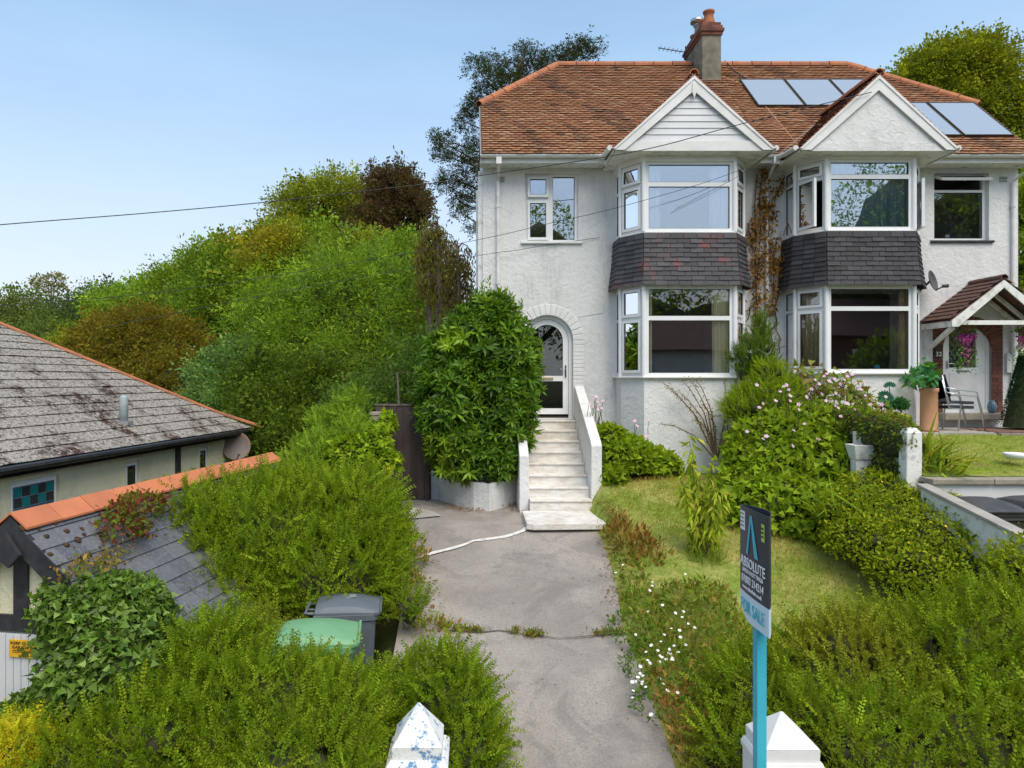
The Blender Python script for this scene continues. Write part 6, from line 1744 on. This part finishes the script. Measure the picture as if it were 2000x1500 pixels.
for (x, y) in ((915, 290), (913, 315), (897, 345), (980, 440), (887, 482), (1064, 492), (1117, 482), (1108, 518), (1148, 561), (1190, 586), (1038, 592), (1091, 605), (992, 633), (1096, 649), (970, 677), (907, 702), (1056, 705), (1132, 698), (951, 736), (1028, 728), (873, 745), (1082, 747), (1020, 750), (1034, 760), (964, 770), (884, 800), (897, 818), (1045, 785), (1043, 796), (1003, 793), (835, 840), (833, 885), (853, 900), (820, 910), (783, 941), (806, 937), (850, 940), (845, 955), (872, 973), (985, 953), (960, 917), (1012, 997), (1078, 1010), (789, 998), (784, 1043), (907, 1153), (722, 177), (676, 230), (805, 632), (961, 810), (978, 780), (1128, 238)):
    ds.append((1000+x*.3, 1050+y*.3))
for (px, py) in ds:
    Y = 8.0
    for _ in range(40): Y = .5*Y+.5*(-(zdrive(Y)+.30)*FOC/(py-CY))
    flowers(dz, [(px, py)], Y, .021, 'petal_white', 7, 'flower', (0, -.4, .9), None, int(px))
# dry leaves and joint weeds
def litter(label, spots, n, seed, r=.1, cat='dry leaves', name='leaf_litter', pal=None, size=.045, zf=None):
    g = np.random.default_rng(seed); P0 = []
    for _ in range(n):
        px, py = spots[g.integers(0, len(spots))]; x, y = on_drive(px, py); P0.append((x+g.normal(0, r), y+g.normal(0, r), zdrive(y)+.035+abs(g.normal(0, .012))))
    P0 = np.array(P0)
    o = put(name, scatter(name, P0, g.normal(0, 1, P0.shape)*[1, 1, .25], g.normal(0, .35, P0.shape)+[0, 0, 1], size, [leaf_t(1, .5, .1, .1)], pal or [(.28, .14, .05), (.20, .11, .05), (.34, .20, .08)], 'leaf', g))
    o['kind'] = 'stuff'; o['label'] = label; return o
litter('dry brown leaves along the drive edge and planter', [(900, 997), (920, 1000), (935, 1000), (1000, 990), (1010, 1000), (1180, 1015), (1185, 1030), (1190, 1050), (1195, 1090), (1192, 1110), (1200, 1130), (1205, 1160), (880, 992), (835, 1190), (825, 1140), (820, 1160), (1210, 1180), (830, 1100)], 520, 50)
jw = [(893, 1233), (905, 1232), (920, 1236), (932, 1236), (1008, 1238), (1040, 1243), (1050, 1245), (1044, 1240), (1165, 1242), (1180, 1241), (1195, 1239), (1210, 1237), (870, 1228), (1036, 1245)]
rw_ = thing('joint_weeds', 'small green weeds rooted in the crack across the drive', 'weeds', (1.0, 8.2, -2.94))
g = np.random.default_rng(51); P0 = []
for _ in range(620):
    px, py = jw[g.integers(0, len(jw))]; x, y = on_drive(px, py); P0.append((x+g.normal(0, .045), y+g.normal(0, .03), zdrive(y)+.02+abs(g.normal(0, .02))))
P0 = np.array(P0); put('leaves', scatter('leaves', P0, g.normal(0, .8, P0.shape)+[0, 0, .5], g.normal(0, 1, P0.shape), .05, [leaf_t(1, .35)], [(.07, .13, .02), (.11, .15, .03), (.2, .15, .06)], 'leaf', g), rw_)
hedge('edge_weeds', 'straggly weeds and brown stalks along the left edge of the drive below the hedge', 'weeds', [B(815, 1090, 9.8, 16, 22, .2), B(810, 1140, 9.2, 12, 20, .2), B(800, 1190, 8.6, 20, 26, .2), B(840, 1225, 8.3, 40, 14, .2), B(790, 1050, 10.2, 14, 24, .2), B(815, 1060, 10, 10, 14, .15)], 900, [(.12, .19, .03), (.2, .13, .05), (.09, .14, .02), (.28, .2, .08)], 23, .08, templates=[leaf_t(1, .35), long_t(.08, .4)], lean=(.1, 0, .7), core=0, jit=.4, clump=(5, .3, .5))

litter('sparse dead leaves and bits scattered over the drive', [(900, 1100), (1000, 1150), (1100, 1080), (1080, 1200), (950, 1200), (1050, 1300), (1120, 1350), (1180, 1450), (1060, 1420), (880, 1150), (1150, 1140), (1000, 1060)], 150, 55, .45, size=.03)
# lawn grass blades
g = np.random.default_rng(60); n = 46000
y = g.uniform(7.6, 13.2, n); x = 2.0+g.random(n)*4.0
xl = np.array([drive_right(v)+.3 for v in y]); k = x > xl; x, y = x[k], y[k]
z = np.array([zlawn(v) for v in y])-.005
v_ = np.sin(x*2.1+1)*np.cos(y*1.7)+.5*np.sin(x*5+y*3.3)
k = (v_+g.normal(0, .5, len(x))) > -.9; x, y, z, v_ = x[k], y[k], z[k], v_[k]
pos = np.c_[x, y, z]
def lawn_tone(p, c):
    v = np.sin(p[:, 0]*2.1+1)*np.cos(p[:, 1]*1.7)+.5*np.sin(p[:, 0]*5+p[:, 1]*3.3)
    t = ((v+.2)/.8).clip(0, 1)[:, None]; return c*t+np.array((.30, .255, .105))*(c.mean(1, keepdims=True)/.18)*(1-t)
lw = put('lawn_grass', scatter('lawn_grass', pos, g.normal(0, .5, pos.shape)+[0, 0, .8], g.normal(0, 1, pos.shape), .05*(1+g.normal(0, .3, len(x))).clip(.4, 2), [leaf_t(1, .13, .02, .25)], [(.17, .205, .045), (.24, .235, .07), (.13, .17, .03)], 'leaf', g, .2, lawn_tone))
lw['kind'] = 'stuff'; lw['label'] = 'short patchy grass of the sloping front lawn'
n = 16000; y = g.uniform(9.75, 12.5, n); x = g.uniform(6.2, 11.5, n); z = np.array([neighbour_z(v) for v in y]); pos = np.c_[x, y, z]
lw = put('neighbour_grass', scatter('neighbour_grass', pos, g.normal(0, .5, pos.shape)+[0, 0, .8], g.normal(0, 1, pos.shape), .05, [leaf_t(1, .13, .02, .25)], [(.19, .25, .05), (.25, .27, .07), (.14, .20, .03)], 'leaf', g, .15))
lw['kind'] = 'stuff'; lw['label'] = 'short grass of the right hand lawn'

# pot plant, topiary, baskets
pp_ = hedge('pot_plant', 'large leaved blue green plant in the tall clay pot', 'plant', [B(1798, 738, 12.85, 18, 14, .2), B(1785, 748, 12.8, 12, 8, .15), B(1814, 750, 12.85, 8, 8, .15), B(1803, 716, 12.9, 8, 12, .1)], 120, [(.03, .13, .07), (.04, .17, .09), (.06, .15, .03)], 26, .13, templates=[lobed_t()], lean=(0, -.2, 0), core=0, clump=None, jit=.35, m='leaf_gloss')
tb = thing('topiary_ball', 'artificial topiary ball on a thin stem below the right bay window', 'topiary', tuple(P(1761, 840, 12.3)))
b = B(1759, 791, 12.3, 12.5, 12.5); put('ball', leaves([b], 900, .035, [(.02, .09, .04), (.03, .12, .05)], rng, [leaf_t(1, .6)], .8, .5), tb); put('inner_ball', core_mesh([b], .9, rng), tb)
MB().tube([P(1762, 845, 12.3), P(1760, 800, 12.3)], .012, 6).build('stem', 'twig', tb)
for (px, py, s_, lab) in ((1737, 754, .30, 'single large cut leaf against the white wall under the right bay'), (1710, 778, .36, 'cluster of large blue green cut leaves behind the pink flowers')):
    r = thing('swiss_cheese_plant', lab, 'plant', tuple(P(px, py+40, 12.7)))
    nl = 1 if s_ < .33 else 7
    for i in range(nl):
        c = P(px+(0 if nl == 1 else rr.uniform(-22, 25)), py+(0 if nl == 1 else rr.uniform(-14, 22)), 12.7+rr.uniform(-.1, .1)); ang = rr.uniform(-.6, .6); mb = MB()
        for k in range(-4, 5):
            a = math.pi/2*k/4.4+ang; L = s_*.5*(1-.04*abs(k)); d = Vector((math.sin(a), -.15, math.cos(a)*.7-.1)); sd = Vector((math.cos(a), 0, -math.sin(a)))*.03
            mb.extr([c, c+d*L*.5+sd, c+d*L, c+d*L*.5-sd], (0, .003, 0))
        if 'artificial_green' not in M: simple('artificial_green', (.015, .10, .055), (.04, .16, .09), 12, .5)
        mb.build('leaf', 'artificial_green', r)
    MB().tube([P(px, py, 12.7), P(px+3, py+60, 12.7)], .008, 5).build('stalk', 'stem_green', r)
tc = thing('topiary_cone', 'dark green artificial cone tree standing right of the porch door', 'topiary', (10.22, 13.3, -.94))
N = 3600; t = rng.random(N)**.7; a = rng.random(N)*6.283; rad = .33*(1-t*.93)*(1+rng.normal(0, .04, N)); pos = np.c_[10.22+rad*np.cos(a), 13.3+rad*np.sin(a), -.90+(1-0)*(t)*1.32]
nn = np.c_[np.cos(a), np.sin(a), a*0+.25]
put('cone', scatter('cone', pos, nn+rng.normal(0, .5, pos.shape), rng.normal(0, 1, pos.shape), .05, [leaf_t(1, .3)], [(.015, .055, .03), (.03, .085, .04), (.02, .07, .025)], 'leaf', rng), tc)
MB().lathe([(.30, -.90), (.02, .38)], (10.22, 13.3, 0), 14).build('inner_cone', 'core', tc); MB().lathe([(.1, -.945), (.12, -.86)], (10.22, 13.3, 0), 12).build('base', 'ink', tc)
def basket(label, px, Y, y0):
    c = P(px, y0, Y); r = thing('hanging_basket', label, 'hanging basket', tuple(c))
    MB().lathe([(.02, -.10), (.10, -.06), (.14, .02), (.15, .03), (.12, .03)], tuple(c), 12).build('basket', 'twig', r)
    MB().tube([tuple(c+Vector((0, 0, .02))), tuple(c+Vector((0, 0, .34)))], .004, 4).build('chain', 'ink', r)
    pos, col = [], []
    for k, (m_, n, pal, sc_, sp, zz) in enumerate((('petal', 90, [(.55, .05, .42), (.62, .16, .5), (.40, .06, .45)], .06, .12, -.18), ('petal2', 70, [(.50, .12, .42), (.6, .2, .4)], .045, .07, -.42), ('leaf', 130, [(.12, .32, .03), (.17, .38, .05)], .05, .16, -.62), ('leafd', 90, [(.06, .16, .02), (.09, .2, .03)], .06, .13, -.0), ('or', 14, [(.75, .22, .03)], .05, .14, .06))):
        q = np.array(c)+np.c_[rng.normal(0, sp*.7, n).clip(-sp*1.5, sp*1.5), rng.normal(0, sp*.5, n), zz+rng.normal(0, .05 if k in (0, 3, 4) else .14, n)]
        if k == 2: q[:, 0] = c.x+np.where(rng.random(n) < .5, -.13, .13)+rng.normal(0, .035, n)
        put(('flower_mass', 'trailing_flowers', 'trailing_leaves', 'leaves', 'orange_flowers')[k], scatter('b', q, rng.normal(0, .8, q.shape)+[0, -.3, -.3], rng.normal(0, 1, q.shape), sc_, [leaf_t(1, .6)], pal, 'leaf', rng), r, kind='stuff')
basket('hanging basket of magenta flowers and trailing leaves in front of the porch door', 1888, 13.45, 640)
basket('second hanging basket at the right picture edge beside the porch', 2003, 13.45, 645)

# ------------------------------------------------------------------ trees
GA_ = [(.075, .15, .014), (.10, .18, .02), (.055, .11, .012), (.13, .20, .025)]
tree('willow', 'feathery bright green tree just behind the gate, lower and paler than the wood', 'tree',
     [B(700, 640, 26, 130, 90), B(650, 610, 26, 90, 75), B(760, 610, 27, 75, 70), B(590, 700, 25, 75, 80), B(790, 690, 26, 65, 90), B(690, 560, 27, 70, 45), B(540, 640, 27, 60, 60), B(660, 720, 24, 110, 60), B(740, 730, 24, 80, 50)],
     8200, .70, [(.10, .19, .02), (.145, .25, .028), (.065, .125, .015), (.06, .12, .035)], 100, templates=[twig_t(i, 13, .20, .055, .20, .45) for i in range(6)], grav=-.1, out=.8, rand=.6, jit=.30, m=14, f=(.2, .42), core=.74, bend=(.35, -.1, 0), jitv=.25)
spec = [
 ('hillside_tree', 'broad green tree on the upper slope left of the copper beech', [B(560, 520, 42, 70, 65), B(610, 500, 43, 60, 50), B(520, 570, 41, 60, 60), B(600, 590, 40, 80, 60)], 9000, GA_, .26),
 ('hillside_tree', 'green tree lower on the slope above the autumn tree', [B(430, 560, 44, 60, 55), B(480, 530, 44, 50, 50), B(450, 620, 42, 80, 60), B(510, 640, 40, 60, 60)], 9000, GA_[:3], .26),
 ('hillside_tree', 'bright green tree halfway up the wooded skyline', [B(390, 530, 52, 42, 36), B(360, 570, 52, 60, 45), B(420, 500, 53, 34, 26), B(400, 600, 50, 60, 50)], 7000, [GA_[0], GA_[3], GA_[1]], .28),
 ('hillside_tree', 'tree with pale leaves near the left end of the wooded slope', [B(290, 590, 60, 50, 38), B(250, 620, 60, 45, 35), B(330, 590, 58, 45, 45), B(210, 600, 64, 30, 30)], 6000, [GA_[0], GA_[1]], .30),
 ('hillside_tree', 'dark green tree standing behind the autumn coloured tree', [B(350, 640, 46, 70, 50), B(260, 640, 50, 60, 40), B(410, 670, 42, 60, 60)], 6500, [GA_[2], GA_[0]], .26),
 ('hillside_tree', 'mid green tree directly left of the drooping conifers', [B(790, 520, 38, 50, 55), B(740, 530, 39, 60, 45), B(830, 570, 36, 40, 60), B(820, 640, 34, 40, 60)], 7000, GA_, .22),
 ('hillside_tree', 'large green tree in the middle of the slope below the domed tree', [B(660, 530, 40, 70, 50), B(700, 500, 42, 60, 35), B(640, 580, 36, 80, 50), B(560, 610, 36, 50, 50)], 8000, [GA_[1], GA_[3], GA_[0]], .24),
 ('hillside_tree', 'green tree on the skyline between the domed tree and the bright slope', [B(530, 480, 50, 40, 36), B(500, 500, 50, 45, 36), B(470, 510, 51, 36, 30)], 4500, GA_, .26),
 ('domed_tree', 'tall round headed tree with yellow green top on the skyline', [B(630, 430, 54, 75, 55), B(650, 385, 54, 65, 38), B(590, 410, 54, 45, 40), B(690, 400, 55, 50, 45), B(570, 460, 53, 40, 40)], 10000, [(.10, .14, .015), (.13, .16, .02), (.07, .11, .015)], .26),
 ('autumn_tree', 'rounded tree turning orange brown beyond the bungalow roof', [B(260, 680, 33, 95, 70), B(200, 690, 33, 50, 55), B(330, 680, 33, 55, 60), B(270, 640, 34, 70, 38), B(240, 740, 31, 80, 50), B(340, 740, 31, 60, 50)], 15000, [(.105, .10, .014), (.085, .095, .013), (.125, .098, .015), (.07, .09, .013)], .17),
 ('blue_green_shrub', 'blue green shrub right of the autumn tree', [B(440, 740, 25, 50, 60), B(480, 710, 25, 40, 45), B(420, 790, 24, 50, 40), B(500, 780, 24, 40, 60)], 8000, [(.07, .14, .05), (.09, .17, .06), (.05, .11, .035)], .14),
 ('garden_tree', 'dark leafy tree filling the dip between bungalow and gate', [B(560, 790, 21, 70, 80), B(620, 770, 21, 70, 60), B(540, 870, 20, 70, 70), B(520, 740, 22, 50, 50), B(600, 860, 19, 60, 60)], 12000, [(.05, .10, .012), (.08, .14, .015), (.04, .075, .012)], .14),
 ('garden_tree', 'mid green shrubby tree behind the brown gate', [B(720, 800, 19, 60, 50), B(790, 780, 19, 50, 60), B(840, 720, 20, 40, 70), B(690, 830, 18, 50, 40)], 8000, [(.06, .12, .03), (.045, .09, .02), (.07, .14, .03)], .13),
 ('far_tree', 'distant dark tree at the far left edge of the wood', [B(30, 630, 110, 60, 50), B(70, 660, 108, 50, 45), B(-20, 645, 110, 50, 50)], 5000, [(.05, .085, .02), (.065, .10, .028)], .55),
 ('far_tree', 'distant dark round tree right of the small oak on the skyline', [B(195, 592, 115, 55, 34), B(155, 620, 112, 40, 40), B(235, 615, 112, 38, 40), B(180, 650, 108, 70, 50)], 6000, [(.035, .07, .022), (.05, .085, .03)], .5),
 ('far_tree', 'distant green tree below the small oak', [B(105, 660, 104, 60, 42), B(60, 700, 100, 70, 40), B(130, 720, 98, 60, 40), B(0, 690, 102, 50, 50)], 5000, [(.055, .10, .025), (.07, .115, .03)], .5),
 ('yellow_green_tree', 'small yellow green tree peeping over the orange hip tiles', [B(145, 665, 40, 30, 25), B(120, 690, 40, 20, 20), B(160, 690, 38, 25, 25)], 2200, [(.17, .25, .02), (.13, .2, .02)], .18),
]
for i, (nm, lb_, bl, n, pal, sz) in enumerate(spec):
    bl = [(b[0], b[1], b[2]-.10*b[5]-.2, b[3]*.92, b[4]*.92, b[5]*.90) for b in bl]
    kw = dict(tonefn=patchy((.15, .155, .018), .35, .5, .3, i)) if nm in ('hillside_tree',) else {}
    if nm == 'domed_tree': kw = {}
    tree(nm, lb_, 'shrub' if 'shrub' in nm else 'tree', bl, int(n*.29), sz*3.9, [(a*q_, b*q_, c*q_*1.15) for q_ in ((1.12, .88, 1.0, 1.22, .95)[i % 5],) for a, b, c in pal], 200+i, m=14, f=(.2, .5), core=.76 if nm != 'domed_tree' else .45, jit=.32, out=.8, rand=.6, grav=.15, jitv=.3,
         group='trees on the wooded slope' if nm == 'hillside_tree' else None, trunk_r=.3 if sz > .15 else .14, templates=[twig_t(40+k, 14, .17, .105, .24, .15) for k in range(6)], **kw)
# small open oak on the skyline
tree('small_oak', 'small open crowned oak on the skyline with sky showing through', 'tree', [B(80, 553, 122, 17, 13), B(105, 548, 122, 18, 12), B(95, 565, 122, 24, 10), B(120, 562, 122, 10, 8)], 900, .5, [(.09, .11, .04), (.12, .13, .05)], 300, m=5, core=0, jit=.3, trunk_r=.2)
# copper beech: bronze leaves in layered sprays
bb = [B(752, 435, 50, 62, 58), B(722, 475, 50, 50, 40), B(785, 460, 50, 38, 45), B(765, 400, 50, 40, 32)]
lay = [B(x, y, 50, w, 5, 2.0) for x, y, w in ((735, 345, 10), (760, 352, 12), (775, 350, 14), (790, 345, 10), (785, 362, 20), (800, 372, 22), (805, 385, 20), (818, 398, 16), (810, 410, 18), (770, 378, 30), (822, 416, 12), (750, 365, 26))]
bb = [(b[0], b[1], b[2]-.35, b[3]*.88, b[4]*.88, b[5]*.86) for b in bb]
tree('copper_beech', 'dark bronze leaved copper beech with ragged layered top', 'tree', bb+lay, 3600, .75, [(.05, .035, .028), (.07, .045, .03), (.04, .03, .028), (.05, .06, .02)], 301, m=8, f=(.2, .45), core=.45, jit=.34, templates=[twig_t(80+i, 11, .24, .12, .14, .1) for i in range(5)], out=.8, rand=.5)
# drooping conifers
def drooper(label, px, ytop, ybot, Y, spread, seed, pal, n=26, dens=70):
    g = np.random.default_rng(seed); r = thing('drooping_conifer', label, 'tree', (P(px, 0, Y).x, Y, -2.6), None)
    top, x0 = P(px, ytop, Y), P(px+4, ybot, Y); mb = MB(); mb.tube([Vector((x0.x, Y, -2.8)), x0, x0.lerp(top, .5), top], [.16, .12, .08, .02], 7); pos, dd = [], []
    for i in range(n):
        t = g.uniform(.05, 1); b = x0.lerp(top, t); L = spread*Y/FOC*(.35+.65*(1-t*.75))*g.uniform(.5, 1.1); a = g.uniform(0, 6.28)
        e = b+Vector((math.cos(a)*L, math.sin(a)*L*.6, L*.25)); e2 = e+Vector((math.cos(a)*L*.3, 0, -L*g.uniform(.3, .8))); mb.tube([b, b.lerp(e, .5)+Vector((0, 0, .1)), e, e2], [.03, .02, .014, .006], 4)
        for k in range(dens):
            u = g.random(); q = e.lerp(e2, u) if g.random() < .75 else b.lerp(e, .4+.6*u); pos.append(tuple(q+Vector((g.normal(0, .12), g.normal(0, .12), -abs(g.normal(0, .22)))))); dd.append((g.normal(0, .3), g.normal(0, .3), -1))
    mb.build('trunk', 'bark', r, True); pos = np.array(pos)
    put('foliage', scatter('foliage', pos, np.array(dd), g.normal(0, 1, pos.shape), .15, [leaf_t(1, .3), long_t(.2, .3)], pal, 'leaf', g), r)
CN = [(.075, .075, .03), (.10, .10, .03), (.06, .075, .02), (.13, .10, .05)]
drooper('thin drooping conifer with a bare trunk left of the house', 854, 425, 600, 21, 46, 302, CN+[(.11, .14, .02)], 40)
drooper('shorter brownish drooping conifer nearest the house wall', 893, 470, 640, 20, 36, 303, CN, 34)
drooper('small drooping conifer half hidden behind the willow', 835, 450, 640, 23, 34, 306, CN+[(.11, .14, .02)], 26)
# cedar behind the house
cd = thing('cedar', 'dark cedar with layered ragged boughs behind the left end of the house roof', 'tree', (P(985, 0, 25).x, 25, -2.4))
ced = [(930, 130, 26, 11), (965, 122, 32, 12), (1000, 135, 30, 12), (1020, 105, 16, 12), (1030, 92, 9, 7), (1052, 112, 16, 8), (1082, 118, 26, 16), (1105, 105, 20, 10), (1128, 92, 18, 8), (1150, 97, 14, 5), (1170, 96, 9, 3), (1142, 82, 6, 8), (960, 155, 34, 16), (1000, 165, 34, 18), (940, 185, 22, 9), (1120, 115, 30, 8),
       (930, 215, 24, 12), (908, 238, 18, 9), (922, 205, 22, 6), (868, 272, 22, 5), (858, 284, 12, 5), (895, 300, 30, 8), (860, 302, 16, 5), (925, 268, 18, 12), (915, 325, 24, 14), (880, 345, 26, 6), (870, 362, 22, 5), (905, 370, 24, 12), (930, 300, 18, 14), (925, 350, 18, 16), (895, 395, 22, 6), (925, 395, 16, 10), (1060, 135, 50, 18), (900, 415, 18, 3), (848, 268, 8, 2), (925, 445, 18, 2)]
g = np.random.default_rng(304); cb = [B(x, y, 25+g.uniform(-1.2, 1.2), w*.9, h*.5, .45) for x, y, w, h in ced]
put('foliage', leaves(clumpy(cb, 2, .5, .8, g, -.2, .9), 5600, .22, [(.022, .04, .010), (.016, .028, .014), (.03, .05, .012), (.026, .024, .024)], g, [twig_t(70+i, 11, .26, .12, .16, .1) for i in range(4)], .7, .5, .05, .2, -1), cd)
mb = MB(); tx = P(985, 0, 25).x
mb.tube([(tx, 25, -2.6), (tx, 25, 6), (tx+.3, 25, 9.5), (tx+.6, 25, 11.2)], [.45, .38, .22, .08], 9)
for b in cb:
    z0 = min(9.8, b[2]-abs(b[0]-tx)*.25-.2); s0 = Vector((tx+.05, 25, z0)); e = Vector(b[:3]); mb.tube([s0, s0.lerp(e, .5)+Vector((0, 0, -.12)), e], [.055, .035, .012], 5)
mb.build('trunk', 'bark', cd, True)
# right hand trees
tree('lime_tree', 'tall yellow green tree behind the right end of the house roof', 'tree', [B(1845, 155, 27, 70, 50), B(1900, 140, 27, 60, 42), B(1795, 180, 27, 45, 34), B(1935, 200, 27, 55, 50), B(1850, 215, 27, 70, 45), B(1965, 250, 27, 45, 60), B(1860, 115, 27, 42, 24), B(2020, 310, 27, 60, 80), B(1915, 100, 27, 30, 18)],
     7400, .52, [(.115, .16, .014), (.085, .125, .013), (.155, .195, .018), (.07, .105, .013)], 305, m=14, f=(.16, .4), core=.5, jit=.3, templates=[twig_t(60+i, 12, .18, .13) for i in range(5)], out=.8, rand=.5)
tree('side_tree', 'leafy green tree just visible past the right wall of the house', 'tree', [B(2040, 420, 22, 50, 60), B(2030, 520, 21, 45, 60), B(2040, 640, 20, 45, 70), B(2010, 330, 24, 30, 40)], 1500, .6, [(.08, .14, .015), (.11, .17, .02)], 307, m=8, core=.8, templates=[twig_t(60+i) for i in range(3)])
# across the street
for i, (x, y, z, r, lab) in enumerate(((20.5, -8, .1, 2.3, 'rounded hedge bush across the street mirrored in the right bay'), (24, -9, .4, 2.4, 'second hedge bush across the street beside the brick house'), (11, -9.5, -2.6, 1.4, 'low hedge bush in front of the white bungalow across the street'), (15.5, -9.5, -2.4, 1.5, 'low hedge bush right of the one before the white bungalow'))):
    hedge('street_hedge', lab, 'hedge', [(x, y, z, r, 1.2, r*.85), (x+1, y, z-.4, r, 1.2, r*.7)], 1500, GA_, 400+i, .3, templates=[leaf_t(1, .6)], core=.85)
tree('street_tree', 'tall tree across the street mirrored in the right upper windows', 'tree', [(30, -22, 10, 5, 4, 5), (27, -22, 7, 4, 4, 4), (33, -22, 7, 5, 4, 5), (36, -23, 11, 4, 4, 4)], 8000, .3, GA_[:3], 410, ground=-3, m=6, core=.75, trunk_r=.4)
tree('street_tree', 'lower tree across the street mirrored in the left upper window', 'tree', [(5, -24, 7.5, 4, 3, 5), (0, -24, 6, 3.5, 3, 5), (9, -26, 4.5, 4, 3, 3)], 7000, .27, GA_[:3], 411, ground=-3, m=6, core=.75, trunk_r=.4)
tree('street_tree', 'wide tree behind the white bungalow across the street', 'tree', [(13, -30, 3.5, 6, 4, 4), (20, -30, 3.0, 6, 4, 4), (38, -30, 6, 7, 4, 6), (27, -30, 4, 5, 4, 4)], 5500, .45, GA_[:3], 412, ground=-3, m=6, core=.8, trunk_r=.4)
